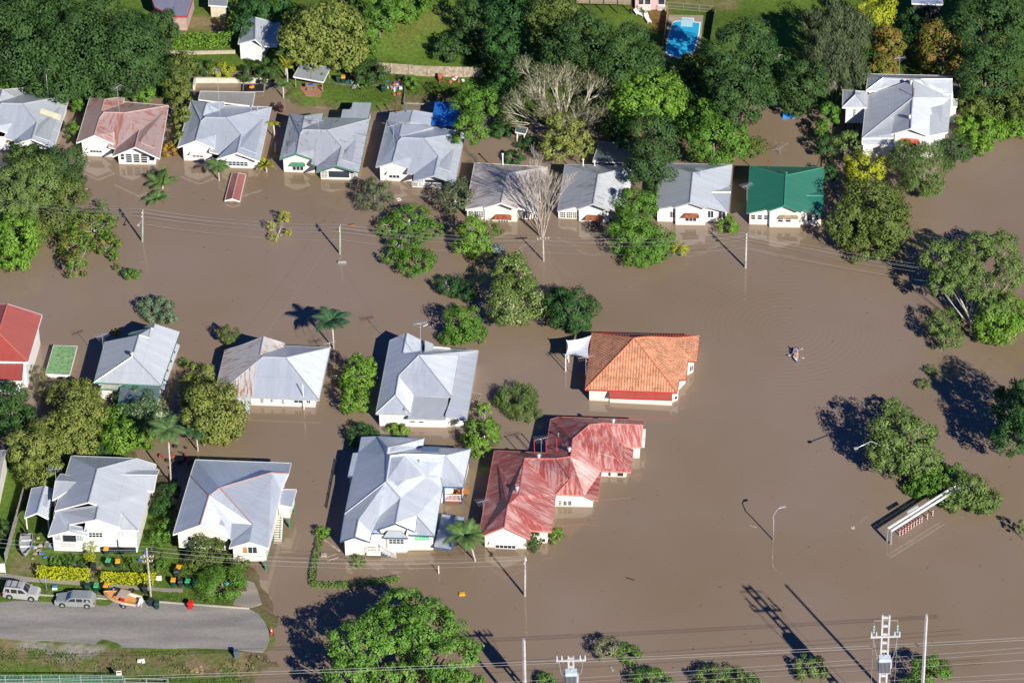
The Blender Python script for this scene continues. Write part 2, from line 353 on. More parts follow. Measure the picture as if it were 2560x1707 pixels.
def window(root, crop, A, B, x0, y0, x1, y1, nx=2, ny=1, hood=None, fmat=None, pane=None, name='window'):
    p0 = V(crop, x0, y1, A, B); p1 = V(crop, x1, y0, A, B)
    u = Vector((B.x-A.x, B.y-A.y, 0)).normalized(); nrm = Vector((u.y, -u.x, 0))
    if nrm.dot(CAMP-A) < 0: nrm = -nrm
    Lw = (p1-p0).dot(u)
    if Lw < 0: p0, p1 = p0+u*Lw, p1-u*Lw; Lw = -Lw
    z0, z1 = p0.z, p1.z
    if z1 < z0: z0, z1 = z1, z0
    base = Vector((p0.x, p0.y, 0)); t = 0.055 if Lw > .5 else 0.035
    mb = MB(); c = base+u*(Lw/2)+nrm*0.03
    mb.box(c+ZX*(z0-t/2), Lw+2*t, 0.12, t, u); mb.box(c+ZX*(z1+t/2), Lw+2*t, 0.12, t, u)
    for i in range(nx+1): mb.box(base+u*(Lw*i/nx)+nrm*0.03+ZX*((z0+z1)/2), t, 0.10, z1-z0-.002, u)
    for j in range(1, ny): mb.box(c+ZX*(z0+(z1-z0)*j/ny), Lw, 0.09, t*0.8, u)
    f = rel(root, mb.build(name, fmat or TRIM))
    g = MB().box(base+u*(Lw/2)+nrm*0.02+ZX*((z0+z1)/2), Lw, 0.03, z1-z0, u).build('pane', pane or GLASS)
    g.data.transform(Matrix.Translation(-Vector(root.location))); g.parent = f
    if hood:
        hm, dx, out = hood; a = base-u*dx+nrm*0.05; b = base+u*(Lw+dx)+nrm*0.05; zt = z1+0.42; zo = z1+0.12
        mb = MB(); sp = u*0.25
        q = [a+ZX*zt+sp, b+ZX*zt-sp, b+ZX*zo+nrm*out, a+ZX*zo+nrm*out]; mb.slab(q, 0.04)
        mb.slab([a+ZX*zt+sp, a+ZX*zo+nrm*out, a+ZX*zo], 0.03); mb.slab([b+ZX*zt-sp, b+ZX*zo, b+ZX*zo+nrm*out], 0.03)
        rel(root, mb.build('window_hood', hm))
    return f
def house(key, label, crop, E, pts, faces, wl, roof=None, wall=None, fas=None, wins=(), zb=-1.2, cat='house', name='timber_house', group=None, cap=None, more=(), side=None):
    pt = resolve(pts, crop, E); c = sum((pt[k] for k in faces[0].split()), Vector())/len(faces[0].split())
    root = thing(name, label, cat, (c.x, c.y, 0), group)
    _, bv = roofmesh(pt, [f.split() for f in faces], roof or R_WHITE, root, fas or TRIM, cap)
    bvs = [bv]
    for fs, mt in more:
        _, b2 = roofmesh(pt, [f.split() for f in fs], mt, root, fas or TRIM, None); bvs.append(b2)
    ws = {}
    for k, t in wl['p'].items():
        if isinstance(t[0], str) and t[0] in pt and len(t) == 3: q = pt[t[0]]; ws[k] = q+UX*t[1]+VX*t[2]
        elif isinstance(t[0], str) and t[0] in ws: q = ws[t[0]]; ws[k] = q+UX*t[1]+VX*t[2]
        else:
            cr = crop
            if isinstance(t[0], str): cr = t[0]; t = t[1:]
            ws[k] = P(cr, t[0], t[1], t[2] if len(t) > 2 else 0.0)
    for lp in wl['l']:
        z0 = zb
        if isinstance(lp, tuple): lp, z0 = lp
        walls(root, [ws[k] for k in lp.split()], bvs, wall or WHITE, E, z0)
    H = dict(root=root, pt=pt, ws=ws, bvs=bvs, crop=crop); HOUSES[key] = H
    for wn in wins:
        wn = list(wn); cr = crop
        if wn[0] in CR: cr = wn.pop(0)
        a, b = wn.pop(0).split(); kw = wn.pop() if isinstance(wn[-1], dict) else {}
        window(root, cr, ws[a], ws[b], *wn, **kw)
    z = {k: round(v.z, 1) for k, v in pt.items()}
    print('HOUSE', key, z)
    return H
def hit(H, crop, x, y):
    d = ray(crop, x, y).normalized(); best = None
    for bv in H['bvs']:
        h = bv.ray_cast(CAMP, d)
        if h[0] is not None and (best is None or h[3] < best[1]): best = (h[0], h[3])
    return best[0] if best else P(crop, x, y, 2.5)
def antenna(H, crop, x, y, h=2.2, ang=0.5, n=7, L=1.6, p=None):
    b = p or hit(H, crop, x, y); mb = MB(); mb.tube([b-ZX*.3, b+ZX*h], 0.03, 5)
    d = Vector((math.cos(ang), math.sin(ang), 0)); s = Vector((-d.y, d.x, 0)); t = b+ZX*(h-.05)
    mb.beam(t-d*L/2, t+d*L/2, 0.045)
    for i in range(n):
        q = t+d*(L*(i/(n-1)-.5)); w = .75-.05*i; mb.beam(q-s*w, q+s*w, 0.03)
    t2 = t-ZX*.35; mb.beam(t2-s*.6, t2+s*.6, .03)
    rel(H['root'], mb.build('tv_antenna', ALU))
def whirly(H, crop, x, y):
    b = hit(H, crop, x, y); mb = MB(); mb.tube([b-ZX*.2, b+ZX*.3], .16, 10)
    mb.lathe(b+ZX*.28, [(.16, 0), (.27, .1), (.29, .22), (.2, .36), (.05, .42)], 12)
    rel(H['root'], mb.build('roof_ventilator', ALU, smooth=True))
def pipe(H, crop, x, y, h=1.2, r=.06, mat=None, name='vent_pipe'):
    b = hit(H, crop, x, y); mb = MB(); mb.tube([b-ZX*.2, b+ZX*h], r, 7); mb.tube([b+ZX*(h-.02), b+ZX*(h+.14)], r*1.8, 7)
    rel(H['root'], mb.build(name, mat or GALV))
def posts(H, spec, mat=None, name='post', z0=-1, z1=2.4, w=.12):
    for p in spec: rel(H['root'], MB().box((p.x, p.y, (z0+z1)/2), w, w, z1-z0, UX).build(name, mat or TRIM))
def railing(H, a, b, z, h=.9, mat=None, n=None, name='railing'):
    mb = MB(); mb.beam(a+ZX*(z+h-a.z), b+ZX*(z+h-b.z), .07); mb.beam(a+ZX*(z+.08-a.z), b+ZX*(z+.08-b.z), .06)
    n = n or int((a-b).length/.16)
    for i in range(n+1):
        q = a.lerp(b, i/n); mb.box((q.x, q.y, z+h/2), .05, .03, h, UX)
    return rel(H['root'], mb.build(name, mat or TRIM))

# type 1: front-left gable, front-right gable, hipped middle, small gable behind
T1F = ['BL a b d', 'BL d T1 n2 n1', 'b c e d', 'd e f g k T2 T1', 'k g h i', 'T2 k BR', 'k i j BR', 'T1 T2 BR b2 n2', 'n1 n2 o nr']
def type1(key, label, crop, E, P_, roof, fas, wins, wall=None, extra=None, morewalls=None, porch=1.6):
    order = ['BL', 'a', 'c', 'b', 'T1', 'T2', 'g', 'd', 'h', 'j', 'i', 'k', 'BR', 'e', 'f', 'b2', 'n1', 'n2', 'nr', 'o']
    sp = {'b': 'Va,c', 'd': 'PT1,T2,g', 'e': 'PT1,T2,g', 'T1': E+1.75, 'T2': '=T1', 'i': 'Vh,j', 'k': 'PT1,T2,g', 'n1': 'PBL,a,b', 'n2': 'PBL,a,b'}
    pts = {}
    for k in order:
        t = P_[k]
        if k in sp and len(t) == 2: t = (*t, sp[k])
        if k in ('f', 'g') and len(t) == 2: t = (*t, E-.25)
        if k == 'o' and len(t) == 2: t = (*t, E+.5)
        if k == 'nr' and len(t) == 2: t = (*t, E+.1)
        pts[k] = t
    W = {'w1': P_['w1'], 'w2': P_['w2'], 'w3': P_['w3'], 'w4': P_['w4'], 'w2b': ('w2', 0, porch), 'w3b': ('w3', 0, porch+1.5), 'wr': ('BR', -.55, -.6), 'wl': ('BL', .55, -.5)}
    faces = list(T1F)
    if extra: pts.update(extra[0])
    H = house(key, label, crop, E, pts, faces, {'p': W, 'l': ['w1 w2 w2b w3b w3 w4 wr wl']}, roof, wall, fas, wins, more=extra[1] if extra else ())
    return H
S3 = 'Row'
type1('H1', 'white-walled house at the left picture edge, pale roof with one cream sheet', 'A0', 2.5, dict(
    BL=(-105, 712), a=(-225, 1120), b=(-75, 1058), c=(70, 1112), d=(-25, 905), e=(92, 1030), T1=(10, 862), T2=(186, 866), k=(305, 1020), f=(30, 1150), g=(120, 1170),
    h=(122, 1198), i=(262, 1160), j=(448, 1238), BR=(583, 795), b2=(165, 772), n1=(18, 750), n2=(-15, 852), nr=(194, 732), o=(165, 832),
    w1=(-180, 1250), w2=(85, 1265), w3=(130, 1300), w4=(430, 1310)), R_WHITE, TRIM,
    [('w3 w4', 135, 1205, 185, 1280, 4, 5), ('w3 w4', 200, 1225, 330, 1290, 1, 1), ('w3 w4', 345, 1245, 405, 1290, 2, 2)])
H = HOUSES['H1']; q = [hit(H, 'A0', x, y)+ZX*.02 for x, y in ((345, 905), (515, 962), (500, 1010), (332, 945))]
rel(H['root'], MB().slab(q, .01).build('roof_sheet', paint('cream_sheet', (.75, .7, .5), .5)))
type1('H2', 'house with faded pink rusty roof and wide white multi-paned front window', 'A0', 2.45, dict(
    BL=(755, 795), a=(637, 1192), b=(785, 1130), c=(950, 1203), d=(830, 985), e=(948, 1105), T1=(868, 938), T2=(1040, 943), k=(1160, 1085), f=(905, 1225), g=(965, 1240),
    h=(938, 1306), i=(1125, 1228), j=(1330, 1322), BR=(1405, 882), b2=(1030, 850), n1=(870, 830), n2=(845, 930), nr=(1040, 808), o=(1010, 915),
    w1=(692, 1303), w2=(938, 1313), w3=(992, 1372), w4=(1300, 1378)), R_PINK, TRIM,
    [('w1 w2', 752, 1240, 848, 1270, 4, 1, dict(hood=(TRIM, .3, .6))), ('w3 w4', 1008, 1282, 1035, 1330, 1, 2), ('w3 w4', 1052, 1284, 1098, 1352, 1, 4), ('w3 w4', 1115, 1286, 1162, 1354, 1, 4), ('w3 w4', 1178, 1288, 1226, 1356, 1, 4), ('w3 w4', 1245, 1290, 1285, 1338, 1, 2)])
type1('H3', 'white-roofed house behind the floating red shed roof, beige lean-to at its back', 'A0', 2.5, dict(
    BL=(1595, 838), a=(1483, 1228), b=(1630, 1175), c=(1790, 1240), d=(1675, 1012), e=(1795, 1130), T1=(1712, 980), T2=(1885, 983), k=(2008, 1125), f=(1745, 1265), g=(1850, 1290),
    h=(1800, 1330), i=(1975, 1275), j=(2162, 1345), BR=(2262, 895), b2=(1865, 882), n1=(1722, 862), n2=(1690, 965), nr=(1872, 850), o=(1856, 935),
    w1=(1534, 1343), w2=(1770, 1350), w3=(1850, 1400), w4=(2150, 1412)), R_WHITE, TRIM,
    [('w1 w2', 1605, 1278, 1695, 1308, 3, 2, dict(hood=(TRIM, .3, .7))), ('w3 w4', 1905, 1335, 2065, 1378, 5, 3, dict(hood=(TRIM, .2, .5)))], wall=PINKW,
    extra=(dict(c1=('A0', 1672, 762, 2.7), c2=('A0', 2125, 772, 2.7), c3=('A0', 2105, 885, 2.6), c4=('A0', 1655, 830, 2.6)), [(['c1 c2 c3 c4'], R_CARP)]))
type1('H4', 'white-roofed house with dark green bargeboards and an open porch with lattice', 'A1', 2.6, dict(
    BL=(350, 945), a=(263, 1328), b=(405, 1283), c=(550, 1332), d=(435, 1115), e=(560, 1245), T1=(458, 1083), T2=(655, 1088), k=(778, 1225), f=(525, 1370), g=(575, 1385),
    h=(568, 1437), i=(740, 1383), j=(928, 1440), BR=(1018, 993), b2=(622, 982), n1=(472, 966), n2=(450, 1075), nr=(628, 945), o=(606, 1050),
    w1=(300, 1438), w2=(558, 1445), w3=(608, 1498), w4=(908, 1505)), R_STREAK, GREENT,
    [('w1 w2', 372, 1375, 462, 1418, 3, 1, dict(hood=(GREENT, .3, .6))), ('w3 w4', 615, 1425, 662, 1482, 4, 5), ('w3 w4', 672, 1428, 845, 1478, 1, 1), ('w3 w4', 855, 1430, 905, 1482, 4, 5)], wall=CREAM,
    extra=(dict(c1=('A1', 875, 855, 2.6), c2=('A1', 1030, 860, 2.6), c3=('A1', 1005, 990, 2.6), c4=('A1', 775, 985, 2.6), c5=('A1', 790, 915, 2.6), c6=('A1', 862, 915, 2.6)), [(['c1 c2 c3 c4 c5 c6'], R_GREY)]))
H = HOUSES['H4']; a = H['pt']['c2']-UX*.2; b = H['pt']['c3']-UX*.2; walls(H['root'], [H['pt']['c1']+UX*.2-VX*.2, a-VX*.2, b, H['pt']['c4']+UX*.3], H['bvs'], CREAM, 2.6)
type1('H5', 'white-roofed house with clean ribbed sheets beside a blue tarpaulin and tree', 'A1', 2.5, dict(
    BL=(1160, 1005), a=(1066, 1392), b=(1205, 1352), c=(1352, 1402), d=(1252, 1180), e=(1365, 1310), T1=(1282, 1148), T2=(1465, 1155), k=(1585, 1305), f=(1325, 1445), g=(1388, 1450),
    h=(1378, 1510), i=(1550, 1465), j=(1728, 1525), BR=(1812, 1105), b2=(1560, 1060), n1=(1285, 1035), n2=(1262, 1140), nr=(1435, 1022), o=(1545, 1062),
    w1=(1105, 1512), w2=(1370, 1520), w3=(1405, 1560), w4=(1715, 1568)), R_WHITE, GREYT,
    [('w1 w2', 1176, 1442, 1264, 1482, 3, 1, dict(hood=(TRIM, .3, .7))), ('w3 w4', 1410, 1498, 1460, 1550, 4, 5), ('w3 w4', 1475, 1500, 1640, 1550, 1, 1), ('w3 w4', 1652, 1502, 1705, 1552, 4, 5)], wall=PINKW,
    extra=(dict(x1=('A1', 1186, 940, 2.5), x2=('A1', 1375, 920, 3.3), x3=('A1', 1348, 1022, 3.3), x4=('A1', 1170, 1006, 2.5), x5=('A1', 1560, 950, 2.5), x6=('A1', 1525, 1042, 2.5)), [(['x1 x2 x3 x4', 'x2 x5 x6 x3'], R_WHITE)]))
H = HOUSES['H5']; railing(H, P('B1', 1370, 235), P('B1', 1610, 248), .15, .9)
antenna(HOUSES['H4'], 'A1', 590, 1080, 1.6, 2.8); antenna(HOUSES['H5'], 'A1', 1215, 1155, 2.2, .5)
antenna(HOUSES['H1'], 'A0', 405, 825, 5.0, 2.9, 5, 1.6); antenna(HOUSES['H2'], 'A0', 995, 935, 4.2, .9, 5, 1.5); antenna(HOUSES['H3'], 'A0', 1835, 975, 8.0, 2.9, 3, .8)
pipe(HOUSES['H3'], 'A0', 2150, 935, .9); pipe(HOUSES['H3'], 'A0', 2095, 925, .5); pipe(HOUSES['H5'], 'A1', 1320, 935, 1.3, .07, GREENT); pipe(HOUSES['H5'], 'A1', 1235, 945, 1.2, .06, RUSTY)

# type 2: one long ridge to a projecting front gable, hip behind
T2F = ['FL gl gl2 ap rb BL', 'ap gr2 gr FR BR rb', 'rb BR BL']
def type2(key, label, crop, E, P_, roof, fas, wins, wall=None, extra=None, rise=2.0, cap=None):
    pts = {}
    for k in ('FL', 'BL', 'BR', 'FR', 'ap', 'rb', 'gl', 'gl2', 'gr', 'gr2'):
        t = P_[k]; cr = ()
        if isinstance(t[0], str): cr = (t[0],); t = t[1:]
        if k == 'ap': t = (*t, E+rise)
        if k == 'rb': t = (*t, '=ap')
        if k in ('gl', 'gl2'): t = (*t, 'PFL,BL,ap')
        if k in ('gr', 'gr2'): t = (*t, 'PFR,BR,ap')
        pts[k] = (*cr, *t)
    fc = list(T2F)
    if extra: pts.update(extra[0])
    W = {'w1': P_['w1'], 'w2': P_['w2'], 'w3': P_['w3'], 'w4': P_['w4'], 'w5': P_['w5'], 'w6': P_['w6'], 'wr': ('BR', -.5, -.6), 'wl': ('BL', .5, -.6)}
    return house(key, label, crop, E, pts, fc, {'p': W, 'l': ['w1 w2 w3 w4 w5 w6 wr wl']}, roof, wall, fas, wins, more=extra[1] if extra else (), cap=cap)
type2('H6', 'house with old rust-speckled grey roof behind the tall bare-branched tree', 'B1', 2.3, dict(
    FL=(1815, 412), BL=(1890, 25), BR=('B2', 428, 60), FR=('B2', 350, 440), ap=(2108, 358), rb=(2160, 112), gl=(1970, 385), gl2=(1970, 400), gr=(2252, 400), gr2=(2252, 412),
    w1=(1828, 490), w2=(1972, 500), w3=(1975, 510), w4=(2245, 520), w5=(2248, 492), w6=('B2', 345, 500)), R_OLD, TRIM,
    [('w1 w2', 1842, 428, 1880, 468, 3, 4), ('w1 w2', 1885, 428, 1962, 470, 4, 4), ('w3 w4', 2085, 474, 2170, 515, 4, 3, dict(hood=(RUSTY, .5, .9))), ('w5 w6', 2290, 435, 2335, 485, 2, 1)], wall=CREAM, rise=2.1)
type2('H7', 'white house with streaky grey roof and white bay window under a rusty hood', 'B2', 2.3, dict(
    FL=(513, 424), BL=(575, 37), BR=(1165, 50), FR=(1060, 455), ap=(808, 365), rb=(850, 122), gl=(668, 385), gl2=(678, 408), gr=(948, 400), gr2=(948, 418),
    w1=(520, 490), w2=(690, 497), w3=(692, 516), w4=(942, 525), w5=(945, 500), w6=(1045, 505)), R_STREAK, GREYT,
    [('w1 w2', 535, 432, 580, 478, 3, 3), ('w1 w2', 588, 434, 635, 480, 3, 3), ('w1 w2', 642, 436, 684, 482, 3, 3), ('w3 w4', 765, 480, 872, 522, 6, 3, dict(hood=(RUSTY, .35, .9)))], rise=2.1)
type2('H8', 'white house with clean silver roof and red-rusted hood over its box window', 'B2', 2.6, dict(
    FL=(1335, 408), BL=(1372, 28), BR=(1970, 38), FR=(1932, 432), ap=(1615, 355), rb=(1640, 108), gl=(1475, 380), gl2=(1480, 397), gr=(1762, 385), gr2=(1760, 405),
    w1=(1345, 515), w2=(1492, 522), w3=(1497, 545), w4=(1745, 548), w5=(1748, 520), w6=(1920, 525)), R_WHITE, GREYT,
    [('w1 w2', 1452, 430, 1488, 478, 2, 1), ('w3 w4', 1578, 462, 1672, 508, 3, 1, dict(hood=(RUSTY, .35, .8))), ('w5 w6', 1765, 425, 1815, 478, 2, 1), ('w5 w6', 1855, 430, 1915, 485, 2, 1)], rise=2.0,
    extra=(dict(s1=(1800, 270, 3.6), s2=(1955, 232, 3.0), s3=(1955, 268, 3.35), s4=(1936, 430, 2.7)), [(['s1 s3 s4', 's1 s3 s2'], R_WHITE)]))
type2('H9', 'cream house with bright dark-green roof at the right end of its row', 'B3', 2.5, dict(
    FL=(22, 442), BL=(50, 50), BR=(672, 62), FR=(652, 458), ap=(335, 378), rb=(347, 130), gl=(190, 405), gl2=(197, 424), gr=(485, 410), gr2=(472, 432),
    w1=(44, 540), w2=(205, 544), w3=(212, 564), w4=(468, 568), w5=(471, 548), w6=(640, 552)), R_GREEN, GREENT,
    [('w1 w2', 58, 458, 97, 492, 1, 2), ('w1 w2', 112, 459, 152, 493, 1, 2), ('w1 w2', 166, 460, 202, 494, 1, 2), ('w3 w4', 282, 478, 326, 515, 1, 2), ('w3 w4', 346, 478, 392, 515, 1, 2, dict(hood=(WOODM, 1.0, .5))), ('w5 w6', 522, 455, 570, 502, 1, 1), ('w5 w6', 588, 458, 622, 502, 1, 2), ('w5 w6', 485, 452, 505, 500, 1, 1, dict(pane=TRIM))], wall=CREAM, rise=1.9,
    extra=(dict(s1=(515, 297, 3.4), s2=(665, 262, 2.9), s3=(662, 299, 3.25), s4=(655, 456, 2.6)), [(['s1 s3 s4', 's1 s3 s2'], R_GREEN)]))
pipe(HOUSES['H9'], 'B3', 353, 135, .5, .1, MATS['green_cap'], 'chimney'); pipe(HOUSES['H9'], 'B3', 203, 62, 1.0, .06, RUSTY)
antenna(HOUSES['H9'], 'B3', 28, 340, 2.6, .6, p=P('B3', 24, 340, 2.4)); antenna(HOUSES['H8'], 'B2', 1712, 150, 1.3, 2.6)
for x, hk in ((1770, 'H6'), (2045, 'H6')): pass
pipe(HOUSES['H7'], 'B2', 727, 50, 1.0, .08, TRIM); pipe(HOUSES['H7'], 'B2', 822, 50, .8, .07, TRIM); pipe(HOUSES['H6'], 'B1', 2125, 35, 1.6, .09, TRIM)

# the large house at upper right
H10 = house('H10', 'large white highset house at upper right with red-edged bay window hood', 'A3', 4.6, dict(
    fl=(985, 1152), l1=(1022, 800), rr=(1410, 668, 7.4), rf=(1412, 812, '=rr'), ap=(1390, 1072, 6.8), apb=(1405, 830, 7.3), g1=(1232, 1116, 5.1), g1b=(1256, 962, 5.6), g2=(1545, 1134, 5.1),
    g3=(1552, 962, 5.7), fr=(1700, 1102), br=(1728, 815), fm=(1240, 1150, 4.8),
    bl=(1035, 618, 5.2), brr=(1742, 634, 5.2), h1=(1160, 650, 6.6), h2=(1475, 664, 6.8), m1=(1018, 757, 5.2), m2=(1738, 786, 5.2), m3=(1590, 784, 5.2), h2b=(1735, 660, 6.6),
    v1=(985, 1150, 4.4), v2=(1250, 1150, 4.4), v3=(1250, 1216, 3.8), v4=(985, 1200, 3.8),
    a1=(825, 748, 4.8), a2=(1028, 765, 4.8), a3=(1022, 896, 4.8), a4=(820, 896, 4.8), at=(930, 790, 5.9), at2=(926, 757, 5.6),
    q1=(1715, 822, 3.2), q2=(1780, 828, 3.2), q3=(1775, 890, 3.0), q4=(1712, 880, 3.0)),
    ['fl l1 rr rf', 'fl rf apb g1b g1 fm', 'apb g1b g1 ap', 'rr rf apb ap g2 g3 fr br', 'g2 g3 fr'],
    {'p': dict(w1=('fl', .5, .5), w2=('fr', -.4, .6), w3=('br', -.5, -.4), w4=('l1', .4, .2), g1=('g1', .45, .5), g2=('g2', -.5, .5), gb1=('g1', .45, 2.5), gb2=('g2', -.5, 2.5), e1=('v4', .15, .2), e2=('v3', -.1, .2), e3=('v2', -.1, .2), e4=('v1', .15, .2),
               b1=('bl', .4, -.3), b2=('brr', -.4, -.3), b3=('m2', -.4, .4), b4=('m1', .4, .4), c1=('a4', .5, .4), c2=('a3', 0, .4), c3=('a2', 0, -.3), c4=('a1', .5, -.3), d1=('q4', .1, .1), d2=('q3', -.1, .1), d3=('q2', -.1, -.1), d4=('q1', .1, -.1)),
     'l': ['w1 w2 w3 w4', 'gb1 g1 g2 gb2', 'e1 e2 e3 e4', 'b1 b2 b3 b4', ('c1 c2 c3 c4', 1.9), 'd1 d2 d3 d4']}, R_GREY, WHITE, TRIM,
    [('c1 c2', 910, 912, 932, 972, 2, 3), ('g1 g2', 1330, 1178, 1440, 1212, 5, 2, dict(hood=(paint('red_hood', (.5, .13, .08), .6), .45, .9)))],
    more=[(['bl h1 m1', 'h1 h2 m3 m2 h2b', 'm1 h1 h2 m3'][:1]+['m1 h1 h2 m3', 'h2 h2b m2 m3', 'bl brr h2b h2 h1'], R_GREY), (['v1 v2 v3 v4'], R_GREY), (['a1 a2 a3 at at2'][:0]+['a4 a3 at', 'a3 a2 at2 at', 'a4 at at2 a1'], R_GREY), (['q1 q2 q3 q4'], R_GREY)])
whirly(H10, 'A3', 1392, 700); whirly(H10, 'A3', 1380, 990); pipe(H10, 'A3', 1415, 808, 1.2, .05, RUSTY); antenna(H10, 'A3', 1292, 632, 3.0, .2)
posts(H10, [P('A3', 842, 1100, 0), P('A3', 985, 1100, 0), P('A3', 915, 1095, 0)], DARK, 'stump', -1, 1.95, .2)
def fr(E=0.5): return dict(w1=('FL', .5, .5), w2=('FR', -.5, .5), w3=('BR', -.5, -.5), w4=('BL', .5, -.5))
# ---- middle row
M0 = house('M0', 'tall white house with plain red roof cut by the left edge of the picture', 'C0', 4.6, dict(
    BR=('B0', 350, 1292), FR=(233, 350), FL=(-190, 340), r1=('B0', 62, 1200, 6.6), BL=('B0', -140, 1215), r2=(-15, 105, '=r1'),
    u1=(-160, 358, 4.4), u2=(197, 361, 4.4), u3=(186, 508, 3.7), u4=(-170, 505, 3.7)),
    ['r1 BR FR r2', 'r2 FR FL', 'r1 r2 FL BL'], {'p': dict(fr(), d1=('u4', .3, .2), d2=('u3', -.2, .2), d3=('u2', -.2, 0), d4=('u1', .3, 0)), 'l': ['w1 w2 w3 w4', ('d1 d2 d3 d4', 1.4)]},
    R_RED, WHITE, TRIM, [('d1 d2', 100, 518, 132, 552, 1, 1), ('d1 d2', -20, 512, 40, 545, 3, 1)], more=[(['u1 u2 u3 u4'], R_RED)])
M1 = house('M1', 'house with pyramid-fronted light grey roof, tv antenna and hooded side windows, behind frangipani', 'C0', 3.2, dict(
    FL=(783, 520), FR=(1342, 546), BL=(872, 182), BR=(1500, 98), r2=(1107, 300, 5.35), r1=(1158, 124, '=r2'),
    s1=(1240, 148, 'PFR,BR,r1'), s2=(1256, 68, 'PFR,BR,r1'), s3=(1290, 32, 'PFR,BR,r1'), s3b=(1277, 73, 'PFR,BR,r1'), t1=(1068, 122, 4.0), t2=(1095, 103, 4.0), t3=(1200, 58, 3.8),
    p1=(1062, 545, 3.0), p2=(1334, 556, 3.0), p3=(1315, 668, 2.4), p4=(985, 692, 2.4), p5=(1005, 560, 3.0), k1=(848, 545, 2.8), k2=(1003, 548, 2.8), k3=(1000, 580, 2.5), k4=(830, 572, 2.5)),
    ['FL r2 r1 BL', 'FL FR r2', 'r2 FR BR s3 s3b s2 s1 r1', 's1 s2 t2 t1 r1', 's3 s3b s2 t3'],
    {'p': dict(fr(), p4=('p4', .2, .2), p3=('p3', -.2, .2)), 'l': ['w1 w2 w3 w4']}, R_GREY, PINKW, GREENT,
    [('w2 w3', 'x', 0, 0, 0)][:0], more=[(['p5 p1 p2 p3 p4'], R_BLUEG), (['k1 k2 k3 k4'], R_CARP)])
whirly(M1, 'C0', 1103, 300); antenna(M1, 'C0', 862, 240, 2.2, .55)
def sidehoods(H, crop, a, b, zt, n, mat=TRIM, glass=True):
    A, B = H['ws'][a], H['ws'][b]; u = Vector((B.x-A.x, B.y-A.y, 0)); L = u.length; u.normalize(); nr = Vector((u.y, -u.x, 0))
    if nr.x < 0: nr = -nr
    for i in range(n):
        c = A+u*(L*(i+.6)/(n+.3)); c.z = 0
        f = rel(H['root'], MB().box(c+nr*.03+ZX*(zt-.7), 1.1, .1, 1.0, u).build('window', TRIM))
        g = MB().box(c+nr*.06+ZX*(zt-.7), .9, .1, .8, u).build('pane', GLASS); g.data.transform(Matrix.Translation(-Vector(H['root'].location))); g.parent = f
        q = [c-u*.8+ZX*(zt+.1), c+u*.8+ZX*(zt+.1), c+u*.8+nr*.65+ZX*(zt-.35), c-u*.8+nr*.65+ZX*(zt-.35)]
        rel(H['root'], MB().slab(q, .04).build('window_hood', mat))
sidehoods(M1, 'C0', 'w2', 'w3', 2.2, 5, R_GREY)
M2 = house('M2', 'house with rust-streaked left roof slope and a tall white vent pipe out front', 'C0', 1.9, dict(
    a=(1806, 537), BL=(1876, 250), T1=(2190, 306, 4.5), T2=('C1', 313, 312, '=T1'), FR=('C1', 592, 665), BR=('C1', 686, 228), fl=(1925, 640),
    FLb=(1886, 555, 'Pa,BL,T1'), n1=(2196, 137, 'Pa,BL,T1'), n2=(2166, 291, 'Pa,BL,T1'), b2=('C1', 300, 213), nr=('C1', 306, 192, 2.3), o=('C1', 292, 236, 2.3), c0=(2035, 200, 'Pa,BL,T1'), h1=(2140, 347, 'PT1,a,BL'), h2=(2112, 644),
    k1=(1975, 645, 1.7), k2=(2092, 652, 1.7), k3=(2078, 776, .3), k4=(2030, 740, .3)),
    ['a BL c0 n1 n2 T1 FLb', 'FLb h1 h2 fl', 'n1 n2 o nr'],
    {'p': dict(w1=(2086, 712), w2=('C1', 562, 730), w3=('BR', -.4, -.5), w4=('BL', .4, -.3), w0=('a', .5, .5), w5=(1990, 705)), 'l': ['w0 w5 w1 w2 w3 w4']}, R_RUST, WHITE, GREYT,
    [('C1', 'w1 w2', 108, 655, 130, 690, 2, 3), ('C1', 'w1 w2', 190, 655, 207, 680, 1, 2), ('C1', 'w1 w2', 284, 657, 304, 696, 2, 3), ('C1', 'w1 w2', 385, 664, 455, 686, 2, 1), ('C1', 'w1 w2', 490, 668, 520, 690, 2, 1)],
    more=[(['h1 T1 T2 FR h2', 'T2 FR BR', 'T1 T2 BR b2 n2'], R_WHITE), (['k1 k2 k3 k4'], R_GREY)])
p = P('C1', 475, 920, 0); q = P('C1', 462, 640, 1.9)
rel(M2['root'], MB().tube([Vector((q.x, q.y-.15, -1)), Vector((q.x, q.y-.15, 4.0))], .07, 8).build('vent_pipe', TRIM)); antenna(M2, 'C1', 682, 232, .9, .3)
